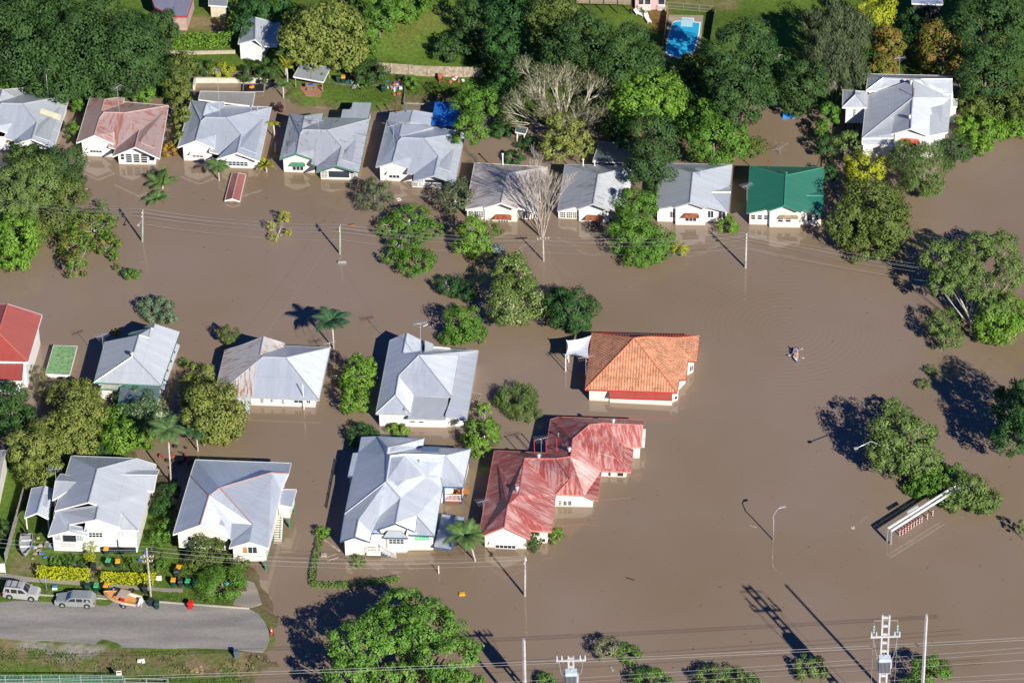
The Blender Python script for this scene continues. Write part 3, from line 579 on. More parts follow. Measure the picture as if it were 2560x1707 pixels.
# silver newer half of that roof is its own sheet of metal
M3 = house('M3', 'large white house with stepped silver roof and wide verandah along its right side', 'C1', 2.5, dict(
    FL=(1066, 777), BL=(1184, 168), c4=(1354, 784), u3=(1228, 626, 3.75), u2=(1255, 466, '=u3'), T1=(1424, 293, 'PFL,BL,u3'), n1=(1325, 108, 'PFL,BL,u3'), n2=(1290, 277, 'PFL,BL,u3'),
    c1=(1382, 627, 2.6), c2=(1697, 637, 2.9), c3=(1757, 288, 2.9), v1=(1762, 297, 2.75), BR=(1922, 252, 2.2), FR=(1824, 836, 2.2), v4=(1647, 796, 2.7), v5=(1699, 640, 2.8),
    nr=(1463, 178, 2.9), o=(1450, 268, 2.9), b1=(1536, 237, 2.3), m1=(1382, 634, 2.55), m2=(1668, 645, 2.75), m3=(1645, 828, 2.3), m4=(1335, 820, 2.25),
    x1=(1478, 172, 3.7), x2=(1545, 202, 3.0), x3=(1535, 238, 3.0), x4=(1476, 262, 3.7), x5=(1462, 200, 3.0)),
    ['FL BL n1 n2 T1 u2 u3', 'u3 u2 c1 c4', 'FL u3 c4', 'T1 u2 c1 c2', 'T1 c2 c3', 'n1 n2 o nr', 'n2 T1 c3 BR b1'],
    {'p': dict(w1=(1098, 884), w2=(1352, 890), w3=(1352, 893), w4=(1655, 899), w5=(1662, 892), w6=(1800, 885), w7=('BR', -.3, -.4), w8=('BL', .5, -.4)), 'l': ['w1 w2 w3 w4 w5 w6 w7 w8']}, R_WHITE, WHITE, GREYT,
    [('w3 w4', 1353, 838, 1393, 850, 1, 1), ('w3 w4', 1424, 840, 1466, 852, 1, 1)], more=[(['v1 BR FR v4 v5'], R_WHITE), (['m1 m2 m3 m4'], R_GREY), (['x1 x2 x3 x4'], R_WHITE)])
antenna(M3, 'C1', 1445, 285, 5.0, .25, 8, 1.8); pipe(M3, 'C1', 1308, 762, .3)
M4 = house('M4', 'white house with weathered orange terracotta tiled roof and white shade sail', 'C2', 2.3, dict(
    FL=(742, 577), BL=(798, 106), FR=(1508, 604), T=(1152, 150, 5.1), R2=(1236, 140, '=T'), v1=(1528, 498, 2.45), R3=(1292, 138, 4.7), v2=(1588, 493, 2.3), R4=(1445, 145, 4.0), x1=(1600, 341, 2.5),
    R5=(1515, 148, 3.4), x2=(1677, 345, 2.3), E5=(1698, 130, 2.3), k1=(948, 597, 1.95), k2=(1468, 616, 1.95), k3=(1466, 662, 1.5), k4=(948, 645, 1.5)),
    ['BL T FL', 'T FL FR', 'T R2 v1 FR', 'R2 R3 v2 v1', 'R3 R4 x1 v2', 'R4 R5 x2 x1', 'R5 E5 x2', 'BL T R2 R3 R4 R5 E5'],
    {'p': dict(w1=(778, 673), w2=(948, 680), w3=(948, 690), w4=(1466, 716), w5=(1470, 690), w6=(1518, 668), w7=(1522, 590), w8=(1580, 530), w9=(1585, 470), wa=(1645, 435), wb=('E5', -.5, -.4), wc=('BL', .5, -.4)), 'l': ['w1 w2 w3 w4 w5 w6 w7 w8 w9 wa wb wc']}, R_TILE, CREAM, REDT,
    [('w9 wa', 1612, 372, 1640, 430, 2, 1), ('w5 w6', 1484, 628, 1512, 662, 1, 1)], more=[(['k1 k2 k3 k4'], R_RED)])
antenna(M4, 'C2', 752, 470, 3.2, .25, 8, 2.0, p=P('C2', 750, 470, 2.0))
ss = MB(); cs = [P('C2', 590, 172, 3.0), P('C2', 798, 125, 2.6), P('C2', 770, 318, 2.4), P('C2', 580, 290, 2.7)]; g = 9; vs = []
for i in range(g):
    for j in range(g):
        s_, t_ = i/(g-1), j/(g-1); s2 = .5+(s_-.5)*(1-.14*math.sin(math.pi*t_)); t2 = .5+(t_-.5)*(1-.14*math.sin(math.pi*s_))
        q = (cs[0]*(1-s2)+cs[1]*s2)*(1-t2)+(cs[3]*(1-s2)+cs[2]*s2)*t2; q = q-ZX*.35*math.sin(math.pi*s_)*math.sin(math.pi*t_); vs.append(q)
ss.add(vs, [(i*g+j, i*g+j+1, (i+1)*g+j+1, (i+1)*g+j) for i in range(g-1) for j in range(g-1)])
r = thing('shade_sail', 'white fabric shade sail stretched on posts at the left of the tiled house', 'shade sail', cs[3]*1); o = ss.build('sail_cloth', SAIL, smooth=True); rel(r, o)
for c_ in (cs[0], cs[3], P('C2', 606, 350, 0)*1+ZX*2.6): rel(r, MB().tube([Vector((c_.x, c_.y, -1)), Vector((c_.x, c_.y, c_.z+.1))], .07, 8).build('post', TRIM))
# ---- bottom row
B1 = house('B1', 'white house above the flood with silver gables and an arched porch', 'D0', 3.9, dict(
    BL=('C0', 595, 1130), br=('C0', 1135, 1152, 4.9), BR=('C0', 1302, 1202), T=('C0', 810, 1240, 6.5), ap=(737, 58, '=T'), L1=(456, 130, 4.0), L0=('C0', 548, 1285),
    FR=(1152, 294), k1=(820, 85, 'PFR,BR,T'), R0=('C0', 1232, 1440, 4.0), ap2=(797, 202, '=k1'), c1=(985, 264, 'PFR,BR,T'), g1=(1010, 142, 'PFR,BR,T'), g2=(972, 285, 3.6),
    K0=(470, 132, 3.9), FL=(400, 342, 3.1), kk=(575, 242, 3.9), pa=(567, 300, 4.0), pb=(735, 345, 3.1), pc=(738, 278, 3.6),
    wr=('C0', 1307, 1290, 5.1), wl=('C0', 965, 1284, 5.4), wb=('C0', 1327, 1246, 4.4), wbl=('C0', 1140, 1238, 4.9), we=('C0', 1282, 1424, 4.0), wf=('C0', 1080, 1412, 4.2),
    lr=('C0', 685, 1352, 5.1), ll=('C0', 463, 1336, 4.9), lb=('C0', 505, 1280, 4.1), lbb=('C0', 600, 1298, 4.4), le=('C0', 438, 1498, 4.0)),
    ['BL T ap L1 L0', 'BL br T', 'T br BR R0 FR g1 c1 ap2 k1 ap', 'K0 k1 ap2 kk pa FL', 'pa kk pc pb', 'g1 g2 FR'],
    {'p': dict(w1=(452, 482), w2=(815, 492), w3=(1150, 495), w4=('BR', -.4, -.3), w5=('BL', .5, -.4), w6=('le', .3, .3), w7=('FL', .5, .5)), 'l': ['w1 w2 w3 w4 w5 w6 w7']}, R_GREY, WHITE, TRIM,
    [('w2 w3', 742, 292, 852, 348, 4, 3, dict(hood=(TRIM, .2, .5))), ('w2 w3', 972, 300, 1138, 355, 5, 1, dict(pane=paint('pale_blind', (.6, .6, .58), .5))), ('w1 w2', 462, 330, 505, 372, 4, 4), ('w1 w2', 640, 335, 690, 375, 4, 4),
     ('w1 w2', 525, 332, 635, 385, 1, 1), ('w2 w3', 835, 430, 1135, 475, 2, 1)], zb=-.5,
    more=[(['wl wr we wf', 'wl wr wb wbl'], R_GREY), (['ll lr le', 'll lr lbb lb'], R_GREY)])
A_, B_ = B1['ws']['w1'], B1['ws']['w2']
rl = [V('D0', x, 436, A_, B_) for x in (522, 640)]; railing(B1, rl[0]-VX*.12, rl[1]-VX*.12, rl[0].z, .8)
antenna(B1, 'C0', 455, 1335, 1.6, .1, p=B1['pt']['ll']+VX*.3)
B2 = house('B2', 'cream highset house with broad silver roof on green stumps beside the flooded driveway', 'D0', 4.0, dict(
    FL=(1443, 327), BL=('C0', 1630, 1163), BLh=('C0', 1586, 1297), c=(1920, 356), ap=(1668, 248, 'VFL,c'), T1=('C0', 1742, 1462, '=ap'), T2=('C0', 1832, 1397, 6.3), r3=('C0', 2265, 1270, 6.3),
    bR=('C1', 360, 1192), s1=('C1', 338, 1278, 4.6), s2=('C1', 278, 1414, 4.0), j=(2237, 442), h=(1912, 440), ap2=(2080, 391, 'Vh,j'), k=(2108, 245, '=ap2'), v=(1932, 232, 4.3), g=(1932, 385, 3.9),
    p1=('C1', 278, 1408, 3.9), p2=('C1', 405, 1412, 3.7), p3=('C1', 362, 1557, 3.6), p4=('C1', 250, 1535, 3.8)),
    ['FL BLh T1 ap', 'ap T1 v c', 'BLh BL bR s1 r3 T2 T1', 'T1 T2 k g c v', 'k g h ap2', 'T2 r3 s2 j ap2 k', 'r3 s1 s2'],
    {'p': dict(w1=('FL', .5, .5), w2=('c', -.4, .5), w2b=('c', -.4, 2.0), w3b=('h', .35, 2.0), w3=('h', .35, .5), w4=('j', -.45, .5), w5=('s1', -.6, 0), w6=('BL', .5, -.5), p1=('p1', 0, -.1), p2=('p2', -.3, -.1), p3=('p3', -.3, .2), p4=('p4', 0, .2)),
     'l': [('w1 w2 w2b w3b w3 w4 w5 w6', 1.5), ('p1 p2 p3 p4', 1.6)]}, R_WHITE, CREAM, TRIM,
    [('w3 w4', 2025, 430, 2060, 482, 1, 1, dict(pane=paint('orange_curtain', (.5, .2, .08), .8))), ('w3 w4', 2070, 430, 2142, 482, 2, 1), ('w1 w2', 1565, 345, 1625, 372, 2, 1)], zb=1.5, more=[(['p1 p2 p3 p4'], R_WHITE)],
    cap=paint('rusty_cap', (.42, .25, .22), .7))
for q_ in ('w4', 'w3', 'w5', 'p3', 'p2'):
    c_ = B2['ws'][q_]; rel(B2['root'], MB().box((c_.x-.1, c_.y+.1, .3), .22, .22, 2.7, UX).build('stump', GREENT))
for t_ in (.2, .4, .6, .8):
    c_ = B2['ws']['w4'].lerp(B2['ws']['w5'], t_); rel(B2['root'], MB().box((c_.x-.15, c_.y, .3), .2, .2, 2.7, UX).build('stump', GREENT))
a_, b_ = P('D1', 262, 178, 1.9), P('D1', 248, 400, 0.0); st = MB()
for i in range(12):
    c_ = a_.lerp(b_, i/11); st.box(c_, .95, .28, .05, UX)
rel(B2['root'], st.build('stair_treads', CREAM))
for s_ in (-.5, .5): rel(B2['root'], MB().beam(a_+UX*s_, b_+UX*s_-ZX*.3, .06, .25).build('stringer', GREENT)); rel(B2['root'], MB().beam(a_+UX*s_+ZX*.9, b_+UX*s_+ZX*.7, .06, .08).build('handrail', PINKW))
B3 = house('B3', 'big white house with long silver roof, blue bargeboards, front steps and side deck', 'D1', 2.7, dict(
    BL=('C1', 945, 974), e1=('C1', 920, 1105), e2=('C1', 875, 1108), e3=('C1', 833, 1301), e4=('C1', 872, 1300), FLm=(806, 157, 2.7), rf=('C1', 1150, 1347, 5.9), r0=('C1', 1183, 1132, '=rf'), tb=('C1', 1156, 1117, 5.3), tc=('C1', 1166, 1062, 5.3), td=('C1', 1250, 1045, 5.0), bt=('C1', 1078, 968, 3.2),
    nr=('C1', 1473, 986, 3.0), no=('C1', 1460, 1056, 3.0), ra=('C1', 1310, 1117, '=rf'), rb=('C1', 1641, 1127, 5.0), re=('C1', 1860, 1074, 2.9), rc=('C1', 1806, 1322, 2.8), rd=('C1', 1795, 1392, 2.6), rg=('C1', 1598, 1387, 2.7), rh=('C1', 1606, 1314, 3.1), ri=('C1', 1486, 1309, 3.6),
    FRm=(1556, 341, 2.6), R5=('C1', 1622, 1400, 2.7), hg=(1406, 174, 3.8), hl=(1342, 332, 2.6), hp=('C1', 1272, 1482, 4.7), hq=(1266, 32, 4.55), ap=(1231, 234, '=hq'), gl=(1073, 287, 3.3), glb=(1090, 180, 3.4), gr=(1392, 302, 3.3),
    k=(921, 206, 4.0), sa=(892, 346, '=k'), sl=(768, 386, 2.9), sr=(1014, 390, 2.9), srb=(1030, 312, 2.9), fe=(1125, 323, 2.7),
    y1=(1168, 298, 3.1), y2=(1278, 300, 3.1), y3=(1332, 358, 2.6), y4=(1128, 354, 2.6), cp1=(1620, 158, 1.6), cp2=(1808, 187, 1.5), cp3=(1700, 452, 1.1), cp4=(1550, 432, 1.2)),
    ['BL bt tc tb r0 rf FLm e4 e3 e2 e1', 'bt nr td tc', 'tc td nr no tb', 'r0 ra rb re no tb', 'ra rb rc rd rg rh ri', 'rb re rc', 'r0 ra ri rh R5 FRm hg gr ap hq hp rf', 'rf hp hq glb gl fe srb k FLm', 'hq glb gl ap', 'FLm k sa sl', 'k srb sr sa', 'hg FRm hl'],
    {'p': dict(w1=(812, 505), w2=(988, 500), w3=(1000, 470), w3b=(1150, 470), w4=(1166, 482), w5=(1320, 484), w6=(1340, 462), w7=(1545, 461), w8=('R5', -.3, .2), w9=('rg', .3, .2), wa=('rd', -.3, 3.0), wb=('re', -.3, -.4), wc=('BL', .4, -.4), wd=('e3', .3, .3), we=('FLm', .4, 0), ga=('gl', .35, .35), gb=('gr', -.3, .35), gc=('gr', -.3, 2.2), gd=('gl', .35, 2.2)),
     'l': ['gd ga gb gc', 'w1 w2 w3 w3b w4 w5 w6 w7 w8 w9 wa wb wc wd we']}, R_WHITE, CREAM, BLUET,
    [('w1 w2', 818, 372, 848, 408, 1, 1, dict(pane=TRIM)), ('w1 w2', 858, 372, 935, 422, 2, 1, dict(pane=TRIM)), ('w1 w2', 945, 374, 978, 410, 1, 1, dict(pane=TRIM)), ('w4 w5', 1176, 368, 1300, 402, 4, 2),
     ('w6 w7', 1388, 345, 1510, 375, 4, 2, dict(pane=paint('green_glass', (.03, .5, .15), .3))), ('w3 w3b', 1055, 330, 1105, 390, 1, 1, dict(pane=TRIM, name='door'))],
    more=[(['y1 y2 y3 y4'], R_GREY), (['cp1 cp2 cp3 cp4'], R_WHITE)])
cs = [P('C1', 1640, 1508, .4), P('C1', 1785, 1512, .4), P('C1', 1800, 1420, .4), P('C1', 1640, 1410, .4)]
rel(B3['root'], MB().slab(cs, .15).build('deck', REDT)); railing(B3, cs[0], cs[1], .45, 1.0); railing(B3, cs[1], cs[2], .45, 1.0)
posts(B3, [cs[0], cs[1]], BLUET, 'post', -1, 2.55, .14)
dt = thing('outdoor_table', 'orange timber table set on the side deck of the big white house', 'table', (cs[0]+UX*2.2+VX*1.2)*1); dt.location.z = .4
MB().box((0, 0, .72), 1.6, .8, .05).build('table_top', paint('orange_timber', (.6, .2, .04), .6), dt)
for sx in (-.7, .7):
    for sy in (-.32, .32): MB().box((sx, sy, .35), .07, .07, .69).build('leg', WOODM, dt)
sq = [P('C1', 1455, 1060, 4.1), P('C1', 1597, 1062, 4.0), P('C1', 1590, 1102, 4.6), P('C1', 1448, 1096, 4.6)]
rel(B3['root'], MB().slab([q+ZX*.12 for q in sq], .05).build('solar_panel', paint('solar_glass', (.12, .16, .2), .12, .02, 1, 0, .8))); pipe(B3, 'C1', 1428, 1195, .4)
# front porch, posts, stairs
pp = [P('D1', 990, 495, .5), P('D1', 1105, 497, .5), P('D1', 1105, 462, .5), P('D1', 990, 462, .5)]
rel(B3['root'], MB().slab(pp, .15).build('landing', TRIM)); railing(B3, pp[0], pp[1], .55, .95)
sa_, sb_ = P('D1', 1108, 470, .5), P('D1', 1235, 540, -.3); st = MB()
for i in range(7): st.box(sa_.lerp(sb_, i/6)+VX*.5, .35, 1.1, .05, UX)
rel(B3['root'], st.build('stair_treads', TRIM))
for off in (0, 1.1):
    a_, b_ = sa_+VX*off, sb_+VX*off; rel(B3['root'], MB().beam(a_-ZX*.1, b_-ZX*.1, .06, .3).build('stringer', BLUET)); mb = MB(); mb.beam(a_+ZX*.95, b_+ZX*.95, .08)
    for i in range(15): q = a_.lerp(b_, i/14); mb.box(q+ZX*.45, .05, .04, .95, UX)
    rel(B3['root'], mb.build('stair_railing', TRIM))
B4 = house('B4', 'long white house with chalky worn red roof stepping back in three hipped wings', 'C2', 2.1, dict(
    FL=('D1', 1922, 352), BL=(-13, 1087), b1=(413, 1107, 2.9), r1=(238, 1152, 4.7), r1f=(190, 1462, '=r1'), r2=('D2', 97, 86, '=r1'), apf=('D2', 70, 264, 4.1), c=('D2', 290, 367, 2.2), c2=('D2', 282, 292, 2.6), rx=('D2', 110, 80, 4.5),
    q1=('D2', 462, 305), q2=(500, 1450, 2.6), f1=(622, 1322, 4.6), r3=(498, 1155, 4.7), r4=(623, 1137, 4.9), r5=(641, 990, 5.2), T=(778, 873, 5.3), T2=(882, 860, 5.2), r6=(1225, 874, 4.4), B2=(1241, 833, 2.6), Bb=(525, 807, 2.3), Lb=(455, 829, 2.3), L2=(415, 1106, 2.7),
    s1=(1205, 1057), s2=(1076, 1056, 2.7), s3=(1146, 1077, 2.3), s4=(1124, 1265), s5=(880, 1255, 2.4), s6=(848, 1502), s7=(738, 1462, 2.3)),
    ['FL BL r1 r1f r2 apf', 'BL b1 r4 r3 r1', 'r2 apf c c2', 'r2 c2 q1 rx', 'rx q1 q2 r1 r1f r2', 'r1 r3 f1 q2', 'f1 q2 s7', 'r3 r4 r5 s5 s6 s7 f1', 'Lb Bb T r5 r4 L2', 'Bb B2 r6 T2 T', 'T r5 s5 s4', 'T T2 s2 s3 s4', 'T2 r6 s1 s2'],
    {'p': dict(w1=('D1', 1976, 438), w2=('D1', 2322, 452), w2b=('D1', 2325, 400), w3=('D2', 295, 402), w4=('D2', 430, 402), w5=('D2', 492, 102), w6=(505, 1555), w7=(806, 1562), w8=(850, 1305), w9=(885, 1305), wa=(1086, 1312), wb=(1130, 1150), wc=(1145, 1152), wd=(1197, 1154), we=('B2', -.4, -.4), wf=('Lb', .4, -.4), wg=('L2', .4, 0), wh=('BL', .5, -.4)),
     'l': ['w1 w2 w2b w3 w4 w5 w6 w7 w8 w9 wa wb wc wd we wf wg wh']}, R_REDW, CREAM, paint('salmon_trim', (.62, .25, .2), .6),
    [('D1', 'w1 w2', 2064, 398, 2232, 438, 5, 1), ('w6 w7', 522, 1502, 548, 1542, 2, 3), ('w6 w7', 563, 1504, 590, 1542, 2, 1), ('w6 w7', 602, 1504, 630, 1542, 2, 1), ('w9 wa', 935, 1266, 958, 1296, 1, 1), ('w9 wa', 1010, 1268, 1064, 1298, 1, 1), ('D2', 'w3 w4', 385, 362, 412, 388, 1, 1)],
    name='timber_house')
rel(B4['root'], (lambda a, b: MB().slab([a+ZX*1.15, b+ZX*1.15, b-VX*.5+ZX*.95, a-VX*.5+ZX*.95], .04))(B4['ws']['w1'].lerp(B4['ws']['w2'], .12), B4['ws']['w1'].lerp(B4['ws']['w2'], .84)).build('window_hood', TRIM))
for x, y in ((978, 858), (612, 1095), (358, 1150), (177, 1420)): whirly(B4, 'C2', x, y)
for x, y in ((418, 1105), (505, 1095), (320, 1105)): pipe(B4, 'C2', x, y, 1.8, .06, REDT)
antenna(B4, 'C2', 378, 1090, 2.0, .3); antenna(B4, 'D1', 1962, 110, 1.2, .4); pipe(B4, 'C2', 520, 970, .4)
rel(B4['root'], MB().box(P('C2', 1232, 985, 1.6), .35, 2.6, 1.0, UX).build('louvred_shutter', LATT))

# ---- sheds, carports, small roofs
def shed(name, label, cat, crop, E, pts, faces, roof, wall=None, wl=(.2, .2), z0=-1, open_=False, fas=None, posts_=None):
    pt = resolve(pts, crop, E); ks = list(pts); root = thing(name, label, cat, (pt[ks[0]].x, pt[ks[0]].y, 0))
    _, bv = roofmesh(pt, [f.split() for f in faces], roof, root, fas or TRIM)
    H = dict(root=root, pt=pt, bvs=[bv])
    if wall:
        c = sum((pt[k] for k in ks[:4]), Vector())/4; lp = [pt[k]+(c-pt[k]).normalized()*.35 for k in ks[:4]]; walls(root, lp, [bv], wall, E, z0); H['lp'] = lp
    if open_:
        c = sum((pt[k] for k in ks[:4]), Vector())/4
        for k in ks[:4]: q = pt[k]+(c-pt[k]).normalized()*.3; rel(root, MB().box((q.x, q.y, (pt[k].z-.1+z0)/2), .12, .12, pt[k].z-.1-z0, UX).build('post', posts_ or TRIM))
    return H
shed('garden_shed', 'small white shed with mossy green felt roof beside the red-roofed house', 'shed', 'C0', .9, dict(a=(380, 448), b=(580, 458, .8), c=(643, 217, .9), d=(447, 211)), ['a b c d'], R_MOSS, WHITE)
FR_ = shed('shed', 'narrow dusty-red ridged shed roof poking out of the flood, white gable', 'shed', 'B0', .35, dict(a=(1875, 338), b=(1998, 345), c=(2050, 122), d=(1935, 112), r1=(1935, 322, 'Va,b'), r2=(1988, 108, '=r1')), ['a r1 r2 d', 'r1 b c r2'], R_DUSTRED, WHITE)
shed('carport', 'white gabled carport over a driveway at the left end of the arched-porch house', 'carport', 'D0', 2.8, dict(a=(205, 188), b=(405, 198), c=('C0', 442, 1408), d=('C0', 265, 1400), r1=(308, 148, 'Va,b'), r2=('C0', 372, 1382, '=r1')), ['a r1 r2 d', 'r1 b c r2'], R_WHITE, None, open_=True, z0=0)
shed('white_house', 'sliver of a cream-roofed white house at the left picture edge', 'house', 'C0', 3.0, dict(a=(-20, 1440), b=(-120, 1400), c=(-60, 1085), d=(50, 1085, 3.4)), ['a b c d'], R_CARP, WHITE)
shed('backyard_shed', 'open-fronted rusty garden shelter with flat grey tin roof by the lawn', 'shelter', 'A1', 2.3, dict(a=(378, 640), b=(628, 685), c=(690, 560), d=(440, 535)), ['a b c d'], R_STREAK, None, open_=True, z0=0, posts_=WOODM)
shed('carport', 'shaded blue-grey flat carport roof behind the streaky-roofed house', 'carport', 'A2', 2.2, dict(a=(808, 1345), b=(1120, 1358), c=(1150, 1195), d=(860, 1188)), ['a b c d'], R_BLUEG, None, open_=True, fas=TRIM)
shed('carport', 'small pale roof in the shade of the big bare-topped tree', 'shed', 'A2', 1.8, dict(a=(160, 1100), b=(245, 1118), c=(262, 1068), d=(172, 1055)), ['a b c d'], R_BLUEG, None, open_=True)
shed('garage', 'beige gabled garage roof with red barge at the top edge', 'garage', 'A0', 3.0, dict(a=(1440, 135), b=(1560, 140), c=(1625, -60), d=(1250, -60), e=(1290, 60)), ['a b c d e'], metalroof('lilac_roof', (.50, .46, .50)), paint('dusty_pink_wall', (.45, .32, .3), .8), fas=REDT, z0=0)
shed('garage', 'white flat-roofed garage cut by the top edge above the bare dirt yard', 'garage', 'A0', 2.6, dict(a=(1740, 45), b=(1890, 55), c=(1900, -40), d=(1740, -50)), ['a b c d'], R_CARP, paint('cream_wall', (.6, .55, .42), .8), z0=0)
VH = shed('cottage', 'small white gabled cottage smothered by creeper near the top edge', 'cottage', 'A0', 3.2, dict(a=(1985, 365), b=(2185, 385), c=(2290, 188, 3.2), d=(2030, 180), r1=(2125, 330, 4.9), r2=(2128, 145, 4.9), f=(2310, 388, 3.0), g=(2335, 190, 3.2)), ['a r1 r2 d', 'r1 b c r2', 'b f g c'], R_WHITE, WHITE, z0=0)
shed('sun_shelter', 'blue tarpaulin roof slung behind the white house under the tree', 'tarpaulin', 'A1', 2.6, dict(a=(1530, 1040), b=(1780, 1045), c=(1745, 848), d=(1562, 855)), ['a b c d'], TARP, None, open_=True, fas=TARP, posts_=RUSTY)
shed('timber_house', 'dark-walled house with blue-grey roof in the trees at the top edge', 'house', 'A3', 5.0, dict(a=(1400, 30), b=(1660, 40), c=(1640, -90), d=(1400, -95)), ['a b c d'], R_WHITE, paint('charcoal_wall', (.06, .065, .08), .7), z0=0)
PH = shed('pink_house', 'pink timber house with white-framed windows above the pool at the top edge', 'house', 'A2', 5.4, dict(a=(1150, -150), b=(1420, -150), c=(1440, -400), d=(1160, -400)), ['a b c d'], R_WHITE, paint('pink_board', (.62, .38, .38), .7), z0=0)
for x0, x1 in ((1188, 1232), (1240, 1290), (1352, 1408)):
    window(PH['root'], 'A2', PH['lp'][0], PH['lp'][1], x0, -5, x1, 38, 1, 1); 
for x0, x1 in ((1188, 1290), (1352, 1418)):
    a_, b_ = V('A2', x0, 75, PH['lp'][0], PH['lp'][1]), V('A2', x1, 75, PH['lp'][0], PH['lp'][1]); railing(PH, a_-VX*.5, b_-VX*.5, a_.z, .8)
# ---------------------------------------------------------------- land, water, road
rng = np.random.default_rng(5)
GZ = 0.40
def poly(crop, pts, z=0.0): return [P(crop, x, y, z) for x, y in pts]
LAND_T = poly('F', [(-900, 236), (150, 232), (172, 262), (205, 236), (330, 228), (400, 232), (425, 180), (640, 186), (652, 226), (700, 246), (790, 250), (860, 256), (925, 250), (930, 228), (1040, 232), (1075, 268), (1130, 262), (1260, 290), (1400, 250), (1560, 300), (1690, 262), (1740, 236), (1840, 232), (1900, 258), (1912, 300), (1990, 190), (2190, 190), (2240, 250), (2300, 300), (3400, 200), (6000, -2600), (-3600, -2600)])
LAND_B = poly('F', [(-900, 1010), (40, 1040), (115, 1045), (300, 1040), (405, 1100), (400, 1230), (440, 1262), (555, 1278), (598, 1318), (612, 1350), (634, 1388), (640, 1440), (628, 1480), (600, 1500), (640, 1530), (560, 1562), (760, 1640), (900, 2400), (-1200, 2400)])
def sdist(X, Y, pg):
    d2 = np.full(X.shape, 1e12); ins = np.zeros(X.shape, bool); n = len(pg)
    for i in range(n):
        ax, ay = pg[i].x, pg[i].y; bx, by = pg[(i+1) % n].x, pg[(i+1) % n].y
        ex, ey = bx-ax, by-ay; t = np.clip(((X-ax)*ex+(Y-ay)*ey)/(ex*ex+ey*ey+1e-9), 0, 1)
        d2 = np.minimum(d2, (X-ax-t*ex)**2+(Y-ay-t*ey)**2)
        c = (ay > Y) != (by > Y); xi = ax+(Y-ay)/(by-ay+1e-12)*ex; ins ^= c & (X < xi)
    return np.where(ins, 1, -1)*np.sqrt(d2)
def vnoise(X, Y, s, seed):
    r = np.random.default_rng(seed).random((64, 64)); x = (X/s) % 63; y = (Y/s) % 63
    i = x.astype(int); j = y.astype(int); u = x-i; v = y-j; u = u*u*(3-2*u); v = v*v*(3-2*v); i2 = (i+1) % 64; j2 = (j+1) % 64
    return (r[i, j]*(1-u)+r[i2, j]*u)*(1-v)+(r[i, j2]*(1-u)+r[i2, j2]*u)*v
fine = np.arange(-95, 95.1, 0.6); far = np.array([110, 140, 200, 300, 500, 900, 1600, 3000.])
xs = np.concatenate([-far[::-1], fine, far]); ys = np.concatenate([-far[::-1], fine+5, far+5])
GX, GY = np.meshgrid(xs, ys); TN = vnoise(GX, GY, 1.3, 31)*.6+vnoise(GX, GY, .7, 32)*.4; jit = (vnoise(GX, GY, 2.2, 3)-.5)*1.6+(vnoise(GX, GY, .9, 4)-.5)*.8
sd = np.maximum(sdist(GX, GY, LAND_T), sdist(GX, GY, LAND_B))+jit
LS = (vnoise(GX, GY, 5, 8)-.5)*.12
GH = np.where(sd > 0, GZ*np.clip(sd/2.2, 0, 1)**.8+LS*np.clip(sd/4, 0, 1), np.maximum(sd*.35, -1.5))
col = np.zeros(GX.shape+(3,)); grass = np.array((.10, .165, .03)); col[:] = grass
gr2 = vnoise(GX, GY, 6, 11)[..., None]; col = col*(0.75+.5*gr2)
def tintpoly(crop, pts, c, soft=1.0, op=1.0):
    s = sdist(GX, GY, poly(crop, pts, .4))+(vnoise(GX, GY, 1.5, 21)-.5)*1.5; a = np.clip(s/soft+.5, 0, 1)[..., None]*op
    col[:] = col*(1-a)+np.array(c)*a
DIRT = (.30, .21, .15); MUD = (.16, .12, .085); GRV = (.34, .33, .32)
tintpoly('A0', [(1450, 130), (1560, 140), (1700, 120), (1850, 180), (1960, 150), (1900, 330), (1700, 250), (1500, 280)], DIRT, 2, .8)
tintpoly('A0', [(1450, 240), (1600, 230), (1750, 260), (1740, 330), (1450, 320)], (.13, .16, .04), 2, .8)
tintpoly('A1', [(1050, 60), (1700, 0), (1900, 200), (1850, 320), (1500, 330), (1380, 480), (1000, 490)], (.17, .27, .05), 3, .8)
tintpoly('A1', [(1250, 150), (1650, 60), (1700, 200), (1400, 300), (1330, 420), (1200, 300)], (.20, .20, .06), 3, .6)
tintpoly('A2', [(1420, 20), (2000, 0), (1980, 100), (1850, 60), (1500, 20)], DIRT, 2, .6); tintpoly('A2', [(1290, 80), (1430, 90), (1400, 300), (1250, 230)], (.22, .12, .06), 2, .8)
tintpoly('D0', [(0, 1180), (250, 1220), (900, 1290), (1350, 1320), (2300, 1300), (2600, 1400), (2300, 1568), (600, 1480), (300, 1400), (0, 1420)], DIRT, 1.5, .75)
tintpoly('D0', [(330, 1290), (560, 1250), (850, 1280), (800, 1330), (520, 1390), (370, 1350)], GRV, 1, .9); tintpoly('D0', [(130, 1225), (420, 1225), (430, 1275), (200, 1270)], GRV, 1, .8)
tintpoly('D0', [(850, 1330), (1250, 1300), (1650, 1340), (1500, 1440), (1000, 1500), (700, 1480), (500, 1460)], (.13, .16, .06), 1, .45)
tintpoly('D0', [(0, 1500), (2400, 1500), (2500, 1700), (-200, 1700)], (.09, .17, .03), 1, .9)
tintpoly('D0', [(2000, 1250), (2400, 1280), (2500, 1600), (2300, 1568), (2150, 1400)], MUD, 1, .8)
tintpoly('D0', [(2050, 560), (2330, 560), (2330, 1000), (2100, 950), (1950, 900), (2000, 740)], MUD, 1, .8)
tintpoly('D0', [(150, 480), (330, 560), (300, 680), (60, 660)], (.25, .2, .13), 1, .7)
tintpoly('D0', [(750, 540), (800, 540), (830, 720), (770, 720)], (.25, .2, .15), .6, .8)
